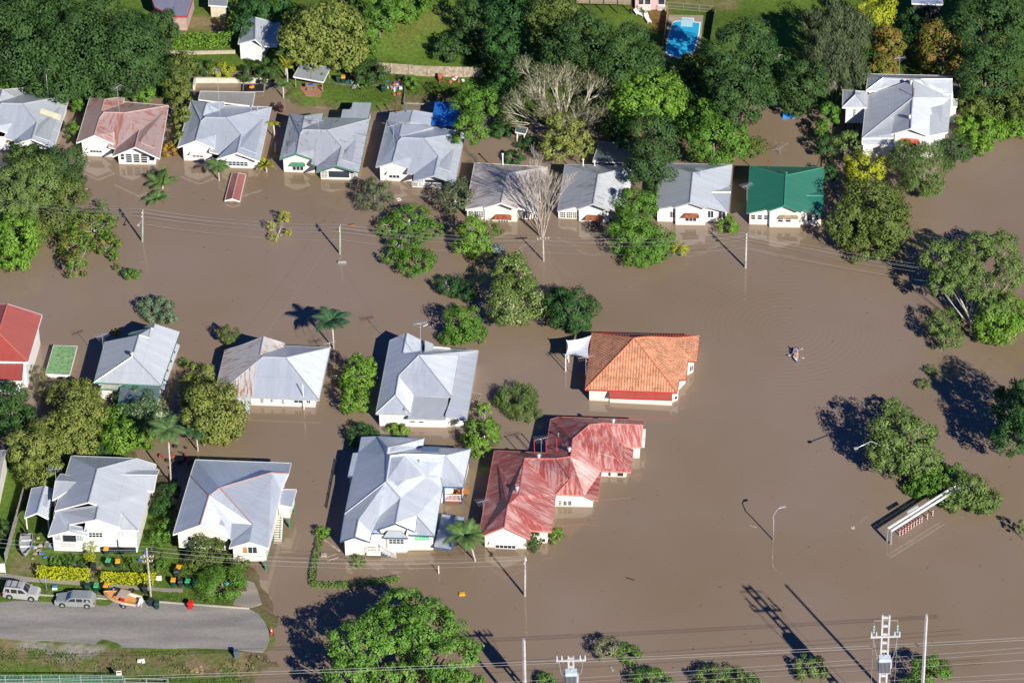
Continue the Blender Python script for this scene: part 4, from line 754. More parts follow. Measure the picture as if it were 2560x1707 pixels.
tintpoly('C0', [(1100, 1000), (1400, 1000), (1600, 1100), (1500, 1500), (1300, 1500)], MUD, 2, .8)
_s = np.clip(sdist(GX, GY, poly('D0', [(-100, 1230), (900, 1300), (2400, 1330), (2450, 1568), (-100, 1480)], .4)), 0, 1)[..., None]; _m = np.clip((TN-.5)*6, 0, 1)[..., None]*_s*.8; col = col*(1-_m)+np.array((.10, .16, .035))*_m
_m = np.clip((.42-TN)*6, 0, 1)[..., None]*_s*.7; col = col*(1-_m)+np.array((.16, .12, .09))*_m
shore = np.clip(1-np.abs(sd-.4)/1.1, 0, 1)[..., None]; col = col*(1-shore*.75)+np.array(MUD)*shore*.75
def gridmesh(name, X, Y, Z, mat, colr=None):
    h, w_ = X.shape; co = np.stack([X, Y, Z], -1).reshape(-1, 3).astype(np.float32); idx = np.arange(h*w_).reshape(h, w_)
    q = np.stack([idx[:-1, :-1], idx[:-1, 1:], idx[1:, 1:], idx[1:, :-1]], -1).reshape(-1).astype(np.int32)
    me = bpy.data.meshes.new(name); me.vertices.add(h*w_); me.vertices.foreach_set('co', co.ravel()); me.loops.add(len(q)); me.loops.foreach_set('vertex_index', q)
    nf = len(q)//4; me.polygons.add(nf); me.polygons.foreach_set('loop_start', np.arange(nf, dtype=np.int32)*4); me.polygons.foreach_set('use_smooth', np.ones(nf, bool))
    me.materials.append(mat)
    if colr is not None:
        a = me.color_attributes.new('ground_tint', 'FLOAT_COLOR', 'POINT'); cc = np.ones((h*w_, 4), np.float32); cc[:, :3] = colr.reshape(-1, 3); a.data.foreach_set('color', cc.ravel())
    me.update(); me.validate(); o = bpy.data.objects.new(name, me); COL.objects.link(o); return o
m, n, L, b = newmat('ground_mat'); at = n.new('ShaderNodeAttribute'); at.attribute_name = 'ground_tint'
g = n.new('ShaderNodeNewGeometry'); nz = n.new('ShaderNodeTexNoise'); nz.inputs['Scale'].default_value = 1.8; nz.inputs['Detail'].default_value = 9; nz.inputs['Roughness'].default_value = .75; L.new(g.outputs['Position'], nz.inputs['Vector'])
r = ramp(n, [(.3, (.45, .5, .4)), (.7, (1.35, 1.3, 1.2))]); L.new(nz.outputs[0], r.inputs[0]); mx = N(n, 'ShaderNodeMix', data_type='RGBA', blend_type='MULTIPLY'); mx.inputs[0].default_value = 1
L.new(at.outputs['Color'], mx.inputs[6]); L.new(r.outputs[0], mx.inputs[7]); L.new(mx.outputs[2], b.inputs['Base Color']); b.inputs['Roughness'].default_value = .95; b.inputs['Specular IOR Level'].default_value = .1
bp = n.new('ShaderNodeBump'); bp.inputs['Strength'].default_value = .6; bp.inputs['Distance'].default_value = .12; L.new(nz.outputs[0], bp.inputs['Height']); L.new(bp.outputs[0], b.inputs['Normal'])
setp(gridmesh('ground', GX, GY, GH, m, col), 'grassy and muddy ground rising out of the flood', 'ground', kind='structure')
# water
m, n, L, b = newmat('flood_water'); g = n.new('ShaderNodeNewGeometry')
n1 = n.new('ShaderNodeTexNoise'); n1.inputs['Scale'].default_value = .035; n1.inputs['Detail'].default_value = 3; L.new(g.outputs['Position'], n1.inputs['Vector'])
r = ramp(n, [(.35, (.222, .165, .106)), (.62, (.252, .193, .149))]); L.new(n1.outputs[0], r.inputs[0])
n3 = n.new('ShaderNodeTexNoise'); n3.inputs['Scale'].default_value = 1.6; n3.inputs['Detail'].default_value = 3; L.new(g.outputs['Position'], n3.inputs['Vector'])
r3 = ramp(n, [(.70, (1, 1, 1)), (.74, (.5, .45, .42))]); L.new(n3.outputs[0], r3.inputs[0])
mx = N(n, 'ShaderNodeMix', data_type='RGBA', blend_type='MULTIPLY'); mx.inputs[0].default_value = 1; L.new(r.outputs[0], mx.inputs[6]); L.new(r3.outputs[0], mx.inputs[7]); L.new(mx.outputs[2], b.inputs['Base Color'])
b.inputs['Roughness'].default_value = .03; b.inputs['IOR'].default_value = 1.45; b.inputs['Specular IOR Level'].default_value = .7
KP = P('C3', 430, 300, 0)
vm = N(n, 'ShaderNodeVectorMath', operation='SUBTRACT'); vm.inputs[1].default_value = (KP.x-1, KP.y+6, 0); L.new(g.outputs['Position'], vm.inputs[0])
ln = N(n, 'ShaderNodeVectorMath', operation='LENGTH'); L.new(vm.outputs[0], ln.inputs[0])
mu = N(n, 'ShaderNodeMath', operation='MULTIPLY'); mu.inputs[1].default_value = 7.5; L.new(ln.outputs['Value'], mu.inputs[0]); sn = N(n, 'ShaderNodeMath', operation='SINE'); L.new(mu.outputs[0], sn.inputs[0])
mr = n.new('ShaderNodeMapRange'); mr.inputs[1].default_value = 5; mr.inputs[2].default_value = 22; mr.inputs[3].default_value = 1; mr.inputs[4].default_value = 0; L.new(ln.outputs['Value'], mr.inputs[0])
mm = N(n, 'ShaderNodeMath', operation='MULTIPLY'); L.new(sn.outputs[0], mm.inputs[0]); L.new(mr.outputs[0], mm.inputs[1])
n2 = n.new('ShaderNodeTexNoise'); n2.inputs['Scale'].default_value = 1.6; n2.inputs['Detail'].default_value = 4; L.new(g.outputs['Position'], n2.inputs['Vector'])
ma = N(n, 'ShaderNodeMath', operation='MULTIPLY_ADD'); L.new(mm.outputs[0], ma.inputs[0]); ma.inputs[1].default_value = .55; L.new(n2.outputs[0], ma.inputs[2])
bp = n.new('ShaderNodeBump'); bp.inputs['Strength'].default_value = .5; bp.inputs['Distance'].default_value = .012; L.new(ma.outputs[0], bp.inputs['Height']); L.new(bp.outputs[0], b.inputs['Normal'])
wt = MB(); wt.add([(-3000, -3000, 0), (3000, -3000, 0), (3000, 3000, 0), (-3000, 3000, 0)], [(0, 1, 2, 3)]); setp(wt.build('water', m), 'still brown floodwater filling the streets', 'water', kind='structure')
# road, path, kerb
def asph(name, c, sc=3, lo=.75):
    m, n, L, b = newmat(name); g = n.new('ShaderNodeNewGeometry'); z1 = n.new('ShaderNodeTexNoise'); z1.inputs['Scale'].default_value = sc; z1.inputs['Detail'].default_value = 10; z1.inputs['Roughness'].default_value = .8
    mp = n.new('ShaderNodeMapping'); mp.inputs['Scale'].default_value = (.25, 1.3, 1); mp.inputs['Rotation'].default_value = (0, 0, .1); L.new(g.outputs['Position'], mp.inputs[0]); z2 = n.new('ShaderNodeTexNoise'); z2.inputs['Scale'].default_value = .4; z2.inputs['Detail'].default_value = 6
    L.new(g.outputs['Position'], z1.inputs['Vector']); L.new(mp.outputs[0], z2.inputs['Vector']); r1 = ramp(n, [(.3, [x*lo for x in c]), (.7, [x*1.15 for x in c])]); r2 = ramp(n, [(.35, (.7, .7, .7)), (.7, (1.1, 1.08, 1.02))])
    L.new(z1.outputs[0], r1.inputs[0]); L.new(z2.outputs[0], r2.inputs[0]); mx = N(n, 'ShaderNodeMix', data_type='RGBA', blend_type='MULTIPLY'); mx.inputs[0].default_value = 1; L.new(r1.outputs[0], mx.inputs[6]); L.new(r2.outputs[0], mx.inputs[7])
    L.new(mx.outputs[2], b.inputs['Base Color']); b.inputs['Roughness'].default_value = .9; return m
ASP = asph('worn_asphalt', (.29, .28, .27)); PATH = asph('concrete_path', (.33, .30, .26), 4); KERB = asph('kerb_concrete', (.5, .46, .4), 4)
def sheet(name, crop, pts, z, mat, label, cat, t=.25):
    ps = [P(crop, x, y, z) for x, y in pts]; return setp(MB().slab(ps, t).build(name, mat), label, cat, kind='structure')
kerbline = [(-400, 812), (0, 825), (330, 838), (1280, 892), (1900, 938), (2080, 950)]
endc = [(2150, 985), (2205, 1050), (2238, 1120), (2245, 1190), (2225, 1250), (2190, 1300)]
bot = [(1900, 1285), (1600, 1272), (1400, 1278), (1100, 1272), (850, 1262), (700, 1228), (400, 1210), (200, 1212), (0, 1192), (-400, 1180)]
sheet('road', 'D0', kerbline+endc+bot, .43, ASP, 'grey asphalt street ending at the flood', 'road')
sheet('footpath', 'D0', [(-400, 640), (60, 655), (290, 690), (760, 722), (830, 735), (1400, 775), (2000, 800), (2150, 815), (2150, 838), (1990, 828), (1400, 805), (1300, 792), (900, 768), (300, 722), (60, 705), (-400, 690)], .45, PATH, 'narrow concrete footpath', 'path')
sheet('driveway', 'D0', [(2030, 700), (2060, 800), (1990, 805), (1940, 912), (2100, 938), (2180, 900), (2150, 800), (2120, 730)], .455, PATH, 'worn concrete driveway crossing', 'driveway')
kb = MB(); kp = [P('D0', x, y-6, .5) for x, y in kerbline]
for a, b_ in zip(kp, kp[1:]): kb.beam(a, b_, .16, .2)
setp(kb.build('kerb', KERB), 'concrete kerb along the street', 'kerb', kind='structure')

# ---------------------------------------------------------------- trees
PAL = dict(ymango=[(.09, .14, .03), (.18, .24, .045), (.28, .33, .08), (.33, .30, .10)],poin=[(.065, .17, .025), (.14, .30, .045), (.24, .42, .08)],
 fig=[(0.031, 0.073, 0.021), (0.056, 0.122, 0.032), (0.092, 0.171, 0.048)], deep=[(0.020, 0.068, 0.020), (0.043, 0.124, 0.030), (0.073, 0.186, 0.040)], green=[(0.056, 0.143, 0.020), (0.112, 0.248, 0.032), (0.179, 0.338, 0.050)],
 bright=[(0.073, 0.186, 0.020), (0.159, 0.310, 0.035), (0.268, 0.446, 0.060)], lime=[(0.195, 0.260, 0.020), (0.366, 0.422, 0.025), (0.512, 0.521, 0.040)], mango=[(0.080, 0.129, 0.025), (0.170, 0.224, 0.045), (0.280, 0.283, 0.080)],
 redg=[(0.110, 0.161, 0.020), (0.195, 0.248, 0.030), (0.268, 0.186, 0.050), (0.329, 0.124, 0.050)], olive=[(0.063, 0.110, 0.021), (0.126, 0.182, 0.038), (0.200, 0.255, 0.068)], euc=[(0.073, 0.133, 0.034), (0.147, 0.231, 0.060), (0.230, 0.328, 0.093)],
 grey=[(0.085, 0.112, 0.060), (0.122, 0.161, 0.080), (0.183, 0.223, 0.110)], teal=[(0.073, 0.149, 0.080), (0.159, 0.248, 0.140), (0.268, 0.347, 0.200)], silver=[(.16, .24, .22), (.28, .38, .36)], hedge=[(.33, .40, .012), (.52, .56, .015), (.66, .66, .03)],
 croton=[(0.146, 0.161, 0.020), (0.427, 0.310, 0.030), (0.512, 0.198, 0.030)], wine=[(.05, .02, .02), (.11, .03, .04)], umb=[(0.037, 0.112, 0.020), (0.085, 0.198, 0.030), (0.195, 0.347, 0.040), (0.366, 0.050, 0.040)], flower=[(0.061, 0.124, 0.020), (0.122, 0.211, 0.040), (0.195, 0.273, 0.070), (0.549, 0.558, 0.330)],
 frang=[(0.037, 0.112, 0.045), (0.085, 0.174, 0.070), (0.122, 0.211, 0.090), (0.610, 0.620, 0.380)], twig=[(.16, .14, .12), (.24, .21, .18)], pinkf=[(0.024, 0.074, 0.020), (0.049, 0.124, 0.030), (0.085, 0.149, 0.030)], dry=[(0.110, 0.136, 0.050), (0.207, 0.236, 0.110), (0.366, 0.347, 0.230)], ivy=[(0.122, 0.136, 0.050), (0.207, 0.198, 0.090), (0.268, 0.248, 0.130)])
BARK = paint('grey_bark', (.22, .18, .14), .9, .2, 3); PBARK = paint('pale_gum_bark', (.55, .50, .43), .8, .15, 2)
def quads(name, C, U_, V_, tint, mat, parent):
    """C centres, U_,V_ half axes -> rhombic leaf faces, all in numpy"""
    n_ = len(C); co = np.empty((n_, 4, 3), np.float32); co[:, 0] = C-U_; co[:, 1] = C-V_; co[:, 2] = C+U_; co[:, 3] = C+V_
    me = bpy.data.meshes.new(name); me.vertices.add(n_*4); me.vertices.foreach_set('co', co.ravel()); me.loops.add(n_*4); me.loops.foreach_set('vertex_index', np.arange(n_*4, dtype=np.int32))
    me.polygons.add(n_); me.polygons.foreach_set('loop_start', np.arange(n_, dtype=np.int32)*4)
    a = me.attributes.new('tint', 'FLOAT', 'POINT'); a.data.foreach_set('value', np.repeat(tint.astype(np.float32), 4)); me.materials.append(mat); me.update()
    o = bpy.data.objects.new(name, me); COL.objects.link(o); o.parent = parent; return o
def unit(a): return a/(np.linalg.norm(a, axis=-1, keepdims=True)+1e-9)
LEAFN = [0]
def crown(blobs, ls, dens, seed, lobe=.34, droop=0.0, flat=1.0):
    """blobs: (centre xyz, R, H). returns C,U,V,tint"""
    g = np.random.default_rng(seed); Cs = []; Us = []; Vs = []; Ts = []
    for c, R, H in blobs:
        c = np.array(c); area = 4*math.pi*R*(R+H)/2; nl = max(7, int(15*(0.34/lobe)**2*min(2.4, max(.8, R/2.6)**.7))); lobe_ = lobe*.86
        k = np.arange(nl)+.5; ph = np.arccos(1-1.75*k/nl); th = math.pi*(1+5**.5)*k+g.random()*6
        D = np.stack([np.cos(th)*np.sin(ph), np.sin(th)*np.sin(ph), np.cos(ph)], -1)+g.normal(0, .13, (nl, 3)); D = unit(D)
        rad = g.uniform(.58, .86, nl)[:, None]; LC = D*rad*np.array([R, R, H]); LR = lobe_*(R*.5+min(R, H)*.5)*g.uniform(.6, 1.45, nl)
        npl = int(dens*area/nl*3.4/(ls*ls)); tl = g.uniform(-.14, .14, nl)
        d = unit(g.normal(0, 1, (nl, npl, 3))); keep = (d*D[:, None]).sum(-1) > -.25-g.random((nl, npl))*.5
        rr = LR[:, None]*g.uniform(.62, 1.05, (nl, npl))**.6; pos = LC[:, None]+d*rr[..., None]*np.array([1, 1, .85*flat])+g.normal(0, .07, d.shape)*min(R, 2.0)*.8; nrm = unit(d*1.2+D[:, None]*.5+g.normal(0, .32, d.shape)+np.array([0, 0, .25]))
        if droop: pos[..., 2] -= droop*g.random((nl, npl))**1.5*LR[:, None]
        pos, nrm = pos[keep], nrm[keep]; t_ = (np.broadcast_to(tl[:, None], keep.shape)[keep]+g.beta(2.2, 2.2, len(pos))); zz = pos[:, 2] > -H*.92; pos, nrm, t_ = pos[zz], nrm[zz], t_[zz]
        a = unit(np.cross(nrm, g.normal(0, 1, nrm.shape)))
        if droop: a = unit(a*.6+np.array([0, 0, -1.0])); 
        b2 = unit(np.cross(nrm, a)); s = ls*g.uniform(.6, 1.3, len(pos))[:, None]
        Cs.append(pos+c); Us.append(a*s*(.62 if not droop else 1.0)); Vs.append(b2*s*(.42 if not droop else .2)); Ts.append(np.clip(t_, 0, 1))
    C = np.concatenate(Cs); keep = C[:, 2] > .04; LEAFN[0] += int(keep.sum())
    return C[keep], np.concatenate(Us)[keep], np.concatenate(Vs)[keep], np.concatenate(Ts)[keep]
def tree(label, kind, blobs, lift=0.0, name='leafy_tree', ls=.27, dens=.62, lobe=.34, trunk=None, bark=None, crop='F', cat='tree', droop=0, group=None, flat=1, base=None, ground=0.0, hmax=1.35, limbs=5):
    s_ = CR[crop][2]; bl = []
    for i, t_ in enumerate(blobs):
        x, y, rx, ry = t_[:4]; pm = ppm(crop, x, y)/(1.1 if rx > 22 else 1.0); R = rx*s_/pm; rym = ry*s_/pm; up = t_[4] if len(t_) > 4 else lift
        H = math.sqrt(max(.01, rym**2-(.6*R)**2))/.8; H = min(max(H, .42*R), hmax*R); c = P(crop, x, y, up+H*.9+ground); bl.append((tuple(c), R, H))
    c0 = Vector(bl[0][0]); bx = P(crop, *base, 0) if base else Vector((c0.x, c0.y, 0)); big = max(b_[1] for b_ in bl)
    root = thing(name, label, cat, (bx.x, bx.y, ground), group)
    off = np.array([bx.x, bx.y, ground]); sd_ = abs(hash((round(bl[0][0][0], 2), round(bl[0][0][1], 2)))) % 99991
    C, U_, V_, T_ = crown(bl, ls, dens, sd_, lobe, droop, flat); quads('crown', C-off, U_, V_, T_, leafmat('leaf_'+kind, PAL[kind]), root)
    tr = trunk or max(.05, big*.045); mb = MB(); rnd = random.Random(sd_); top = max(.5, bl[0][0][2]*.85-ground)
    mb.tube([(0, 0, -1.5), (rnd.uniform(-.1, .1), 0, top*.5), (c0.x-bx.x, c0.y-bx.y, top)], [tr*1.25, tr, tr*.6], 7)
    for b_ in bl:
        bc = Vector(b_[0])-Vector((bx.x, bx.y, ground))
        for i in range(limbs):
            a = rnd.uniform(0, 6.28); e = bc+Vector((math.cos(a)*b_[1]*.6, math.sin(a)*b_[1]*.6, b_[2]*rnd.uniform(-.3, .2))); s = Vector((bc.x*.15, bc.y*.15, top*rnd.uniform(.25, .6))); md = s.lerp(e, .5)+Vector((0, 0, -b_[1]*.08))
            mb.tube([s, md, e], [tr*.5, tr*.33, tr*.12], 5, False)
    mb.build('trunk', bark or BARK, root, True); return root
def hedge(label, kind, crop, pts, w, h, ls=.14, dens=.8, ground=GZ, name='clipped_hedge', cat='hedge'):
    g = np.random.default_rng(len(label)); ps = [P(crop, x, y, ground) for x, y in pts]; root = thing(name, label, cat, (ps[0].x, ps[0].y, ground)); Cs = []; Ns = []
    for a, b_ in zip(ps, ps[1:]):
        d = b_-a; Ln = d.length; d = d/Ln; sd2 = Vector((-d.y, d.x, 0)); k = int(dens*Ln*(w+2*h)/(ls*ls)*1.6)
        t_ = g.random(k)*Ln; u = g.uniform(-1, 1, k); v = g.random(k); side = g.random(k) < (2*h/(w+2*h)); u = np.where(side, np.sign(u)*g.uniform(.85, 1.05, k), u); v = np.where(side, v, g.uniform(.9, 1.05, k)+.08*np.sin(t_*2.1))
        u = u*(1+.12*np.sin(t_*1.7+u*3)); A = np.array(a); pos = A+np.outer(t_, np.array(d))+np.outer(u*w/2, np.array(sd2))+np.outer(v*h, (0, 0, 1)); nn = np.where(side[:, None], np.outer(np.sign(u), np.array(sd2)), np.array([0, 0, 1.]))+g.normal(0, .6, (k, 3)); Cs.append(pos); Ns.append(unit(nn))
    C = np.concatenate(Cs); Nn = np.concatenate(Ns); a = unit(np.cross(Nn, g.normal(0, 1, Nn.shape))); b2 = np.cross(Nn, a); s = ls*g.uniform(.6, 1.3, len(C))[:, None]
    quads('foliage', C-np.array([ps[0].x, ps[0].y, ground]), a*s*.7, b2*s*.5, g.random(len(C)), leafmat('leaf_'+kind, PAL[kind]), root)
    mb = MB()
    for a, b_ in zip(ps, ps[1:]):
        k = max(2, int((b_-a).length/.8))
        for i in range(k): q = a.lerp(b_, (i+.5)/k)-ps[0]; mb.tube([(q.x, q.y, -.3), (q.x, q.y, h*.8)], .03, 5)
    mb.build('stems', BARK, root); return root
def palm(label, crop, bx, by, cx, cy, L=2.6, n=13, kind='palm', lean=True, z=None, seed=1, name='palm_tree', up=.55, wid=.34, tr=.13, leaf=None, skirt=0, ground=0.0):
    """base pixel on the water, crown pixel; crown height follows from both"""
    b0 = P(crop, bx, by, ground); c = V(crop, cx, cy, b0, b0+Vector((1, 0, 0))) if z is None else P(crop, cx, cy, z); root = thing(name, label, 'palm', b0*1); g = random.Random(seed); cc = c-b0; L = L*1.3; tr = tr*.85
    MB().tube([(0, 0, -1.5), tuple(cc*.5+Vector((.05, 0, 0))), tuple(cc)], [tr*1.2, tr, tr*.8], 8).build('trunk', PBARK, root, True)
    for i in range(n):
        a = 6.283*i/n+g.uniform(-.2, .2); el = up*g.uniform(.35, 1.5); Lf = L*g.uniform(.8, 1.1); pts = []; d = Vector((math.cos(a)*math.cos(el), math.sin(a)*math.cos(el), math.sin(el))); p = cc.copy(); k = 12
        for j in range(k+1): pts.append(p.copy()); p = p+d*(Lf/k); d = (d+Vector((0, 0, -.09-.018*j))).normalized()
        mb = MB(); side = Vector((-math.sin(a), math.cos(a), 0))
        for j in range(1, k+1):
            for f in (0, .33, .66):
                q = pts[j-1].lerp(pts[j], f); t_ = (pts[j]-pts[j-1]).normalized(); fr_ = (j+f)/k; wl = wid*L*math.sin(min(1, fr_*1.15+.12)*math.pi)**.6*.75+.05; w2 = .045+.02*L/2.6
                for s in (-1, 1):
                    e = q+(side*s*.9+t_*.55+Vector((0, 0, -.28))).normalized()*wl; mb.add([q-t_*w2, q+t_*w2, e+t_*w2*.2], [(0, 1, 2)])
        mb.tube(pts, [.035]*4+[.022]*5+[.012]*4, 4, False); mb.build('frond', leaf or PALMG, root)
    for i in range(skirt):
        a = 6.283*i/skirt; e = cc+Vector((math.cos(a)*.7, math.sin(a)*.7, -1.0)); mb = MB(); mb.tube([tuple(cc-Vector((0, 0, .2))), tuple(cc+Vector((math.cos(a)*.5, math.sin(a)*.5, -.35))), tuple(e)], [.12, .16, .05], 5); mb.build('dead_frond', paint('bleached_frond', (.5, .45, .38), .9), root)
    return root
PALMG = paint('palm_green', (.10, .18, .05), .5, .25, 2); PALMD = paint('palm_dark', (.05, .12, .05), .5, .3, 2); PALMY = paint('palm_yellow', (.28, .30, .03), .5, .3, 2)
def bare(label, crop, bx, by, spec, h, seed, name='bare_tree', mat=None, depth=5, spread=.55, leaf=None, L0=None, r0=.16, nb=3, wig=.2, tuft=0):
    b0 = P(crop, bx, by, 0); root = thing(name, label, 'tree', b0*1); g = random.Random(seed); mb = MB(); tips = []
    def grow(p, d, L_, r, k):
        q = p+d*L_*.5+Vector((g.uniform(-wig, wig), g.uniform(-wig, wig), 0))*L_*.25; e = q+d*L_*.5
        mb.tube([p, q, e], [r, r*.85, r*.62], 5 if k > 2 else 3, False)
        if k == 0: tips.append((e, d)); return
        for i in range(nb):
            ax = Vector((g.gauss(0, 1), g.gauss(0, 1), g.gauss(0, .45))).normalized(); nd = (d+ax*spread*g.uniform(.5, 1.2)+Vector((0, 0, .12))).normalized(); grow(e if i else q.lerp(e, .6), nd, L_*g.uniform(.62, .85), max(r*.6, .018), k-1)
    for dx, dy, dz, L_ in spec: grow(Vector((0, 0, -.8)), Vector((dx, dy, dz)).normalized(), L_*h, r0, depth)
    mb.build('branches', mat or paint('bare_twigs', (.42, .37, .32), .9, .2, 3), root)
    if leaf:
        gg = np.random.default_rng(seed); T_ = np.array([t[0] for t in tips]); D_ = np.array([t[1] for t in tips]); k = tuft or 14
        C = np.repeat(T_, k, 0)+gg.normal(0, .32, (len(T_)*k, 3)); d = np.repeat(D_, k, 0)+gg.normal(0, .5, C.shape)+np.array([0, 0, .2]); a = unit(d); b2 = unit(np.cross(a, gg.normal(0, 1, a.shape)))
        ok = C[:, 2] > .1; C, a, b2 = C[ok], a[ok], b2[ok]; quads('foliage', C, a*.26, b2*.035, gg.random(len(C)), leafmat('leaf_'+leaf, PAL[leaf]), root); LEAFN[0] += len(C)
    return root
T = tree
# far bank, left
T('vast dark fig tree filling the top left corner of the picture', 'fig', [(50, 85, 125, 110), (-40, 40, 90, 90)], 2, ls=.3, lobe=.27)
T('tallest dark fig crown, second from the left at the top', 'fig', [(195, 95, 135, 115), (150, 175, 95, 60)], 2, ls=.3, lobe=.27)
T('dark fig crown right of the tallest one, above the pink-roofed house', 'fig', [(300, 130, 90, 95), (262, 190, 60, 40)], 2, ls=.3, lobe=.3)
T('small dark round tree beside the beige garage roof', 'fig', [(375, 70, 42, 62)], 1, ground=GZ)
T('dark trees hanging over the cottage from the top edge', 'deep', [(610, 15, 55, 40), (560, 60, 26, 45)], 2, ground=GZ)
T('great olive-brown mango tree beside the lawn', 'ymango', [(748, 75, 98, 82), (700, 95, 60, 60), (790, 120, 55, 45)], 1.5, ls=.34, lobe=.26, ground=GZ)
T('grass-green creeper thicket at the left side of the lawn', 'green', [(870, 40, 42, 50), (845, 95, 26, 45), (930, 12, 60, 28)], 0, ground=GZ, name='shrub', cat='shrub')
T('yellow-green shrubs on the bank right of the fig trees', 'olive', [(418, 150, 38, 35), (405, 195, 32, 40)], 0, ground=GZ, name='shrub', cat='shrub', ls=.22)
T('grass-green bush on the bank above the leftmost house', 'green', [(42, 175, 55, 26), (15, 150, 50, 22)], 0, ground=GZ, name='shrub', cat='shrub')
T('shrubs on the bank between the fig trees and the pink roof', 'green', [(330, 212, 30, 24), (275, 212, 30, 18)], 0, ground=GZ, name='shrub', cat='shrub')
T('leafy bush squeezed between the leftmost house and the pink-roofed one', 'green', [(180, 245, 18, 36), (168, 300, 20, 30), (200, 262, 12, 22)], 0, name='shrub', cat='shrub', ls=.2)
T('yellowish banana clump between the pink-roofed house and its white neighbour', 'mango', [(415, 215, 28, 42), (418, 275, 26, 46), (410, 325, 20, 30)], 0, ls=.3)
T('orange and yellow croton bush at the corner of the pink-roofed house', 'croton', [(388, 345, 20, 20)], 0, name='shrub', cat='shrub', ls=.16)
T('variegated shrub over the retaining wall', 'lime', [(512, 160, 30, 20)], 0, name='shrub', cat='shrub', ls=.16, dens=.4, ground=GZ)
T('dark shrubs on the terrace under the bright hedge', 'fig', [(470, 155, 28, 20), (575, 170, 30, 22), (620, 165, 25, 35)], 0, name='shrub', cat='shrub', ls=.18, ground=GZ)
T('burgundy-leaved shrub between the two white-roofed houses', 'wine', [(642, 248, 11, 32)], 0, name='shrub', cat='shrub', ls=.16)
T('dark low tree over the small shelter', 'fig', [(850, 165, 46, 26)], .8, ground=GZ, ls=.2)
T('young green bushes by the bins and bicycles', 'green', [(832, 188, 16, 18), (945, 190, 18, 20), (735, 185, 14, 24)], 0, ground=GZ, name='shrub', cat='shrub', ls=.16)
T('round dark shrub casting a shadow on the lawn', 'fig', [(1042, 108, 54, 30)], 0, ground=GZ, name='shrub', cat='shrub')
T('bushy tree at the right side of the lawn', 'fig', [(1085, 40, 40, 44), (1108, 88, 28, 28), (1120, 135, 30, 28)], 0, ground=GZ)
T('dark shadowed tree between the lawn and the grey fig', 'deep', [(1180, 30, 62, 52), (1150, 105, 40, 45), (1175, 165, 42, 45)], 2, ground=GZ)
T('greyish fig at the top edge left of the timber deck', 'olive', [(1275, 45, 58, 58), (1245, 95, 28, 30)], 3, ls=.28, lobe=.27, ground=GZ)
T('long dark fig in front of the timber deck', 'fig', [(1345, 100, 75, 72), (1300, 120, 60, 50)], 3.5, ls=.28, lobe=.27, ground=GZ)
T('dark fig crown between the deck and the swimming pool', 'fig', [(1440, 130, 78, 75), (1480, 150, 50, 48)], 3, ls=.28, lobe=.27, ground=GZ)
T('bright green feathery tree right of the bare-topped tree', 'bright', [(1490, 215, 88, 62), (1455, 250, 58, 52), (1530, 235, 52, 45)], 3, ls=.3, lobe=.28, dens=.55)
T('shrubs at the near end of the swimming pool', 'olive', [(1590, 150, 34, 30), (1560, 175, 26, 26), (1620, 180, 26, 40)], 1, ground=GZ)
T('tall dark tree right of the swimming pool', 'fig', [(1705, 130, 82, 92), (1660, 190, 50, 60)], 3, ls=.28, lobe=.27, ground=GZ)
T('dark tree below the tall one, over the back of the silver-roofed house', 'fig', [(1690, 235, 66, 72), (1735, 190, 45, 45)], 2, ls=.28, lobe=.28)
T('mid-green tree behind the house with the rusted box-window hood', 'green', [(1640, 320, 62, 60), (1610, 280, 45, 50), (1690, 330, 38, 55)], 1, ls=.27)
T('narrow tall green tree leaning over the streaky grey roof', 'fig', [(1505, 325, 58, 72), (1495, 380, 52, 60)], 2.5, ls=.27)
T('small tree at the edge of the flooded backyard', 'olive', [(1735, 338, 28, 26)], 0, ls=.2)
T('dark tree beside the flooded backyard with the clothes hoist', 'fig', [(1850, 195, 55, 60), (1830, 235, 40, 30), (1770, 215, 30, 50)], 1, ls=.26)
T('dark understorey between the half-dead she-oak and the bright feathery tree', 'deep', [(1425, 290, 40, 40), (1400, 250, 36, 40), (1440, 330, 26, 28)], .3, ls=.25)
T('dark thicket left of the half-dead she-oak', 'deep', [(1165, 255, 38, 36), (1150, 215, 36, 36), (1190, 200, 40, 40)], .3, ls=.25)
T('dark thicket between the bright feathery tree and the tall dark tree', 'deep', [(1590, 235, 42, 45), (1600, 200, 36, 34), (1575, 285, 34, 34)], .5, ls=.25)
T('dark tree in the shade of the lawn left of the backyard pond', 'deep', [(1800, 165, 34, 40), (1770, 120, 30, 34)], .5, ls=.25, ground=.2)
T('green bush in the shade beside the small pale shed roof', 'deep', [(1150, 300, 30, 18), (1215, 330, 26, 18)], 0, ls=.2, name='shrub', cat='shrub')
T('dark tree in front of the reddish-green lychee trees', 'deep', [(2095, 95, 34, 45), (1990, 150, 30, 40), (2110, 40, 45, 36)], .5, ls=.25, ground=.2)
T('olive tree between the big dark corner tree and the waterline', 'olive', [(2330, 215, 40, 36), (2230, 215, 30, 34)], .5, ls=.24)
T('dark tree between the highset house and the golden tree', 'deep', [(1895, 340, 24, 28), (1905, 400, 22, 30)], 0, ls=.22)
T('grey-green weeping tree behind the flooded backyard', 'grey', [(1925, 65, 78, 62), (1910, 130, 62, 60), (1955, 160, 45, 45), (1865, 60, 30, 45)], 3, ls=.26, droop=1.2, lobe=.3, dens=.8)
T('lime-green tree at the top edge right of the weeping tree', 'lime', [(2015, 25, 48, 38)], 4, ls=.26, ground=GZ)
T('reddish-green lychee tree behind the tv antenna', 'redg', [(2045, 100, 36, 62), (2030, 155, 34, 34)], 1, ls=.28, ground=GZ)
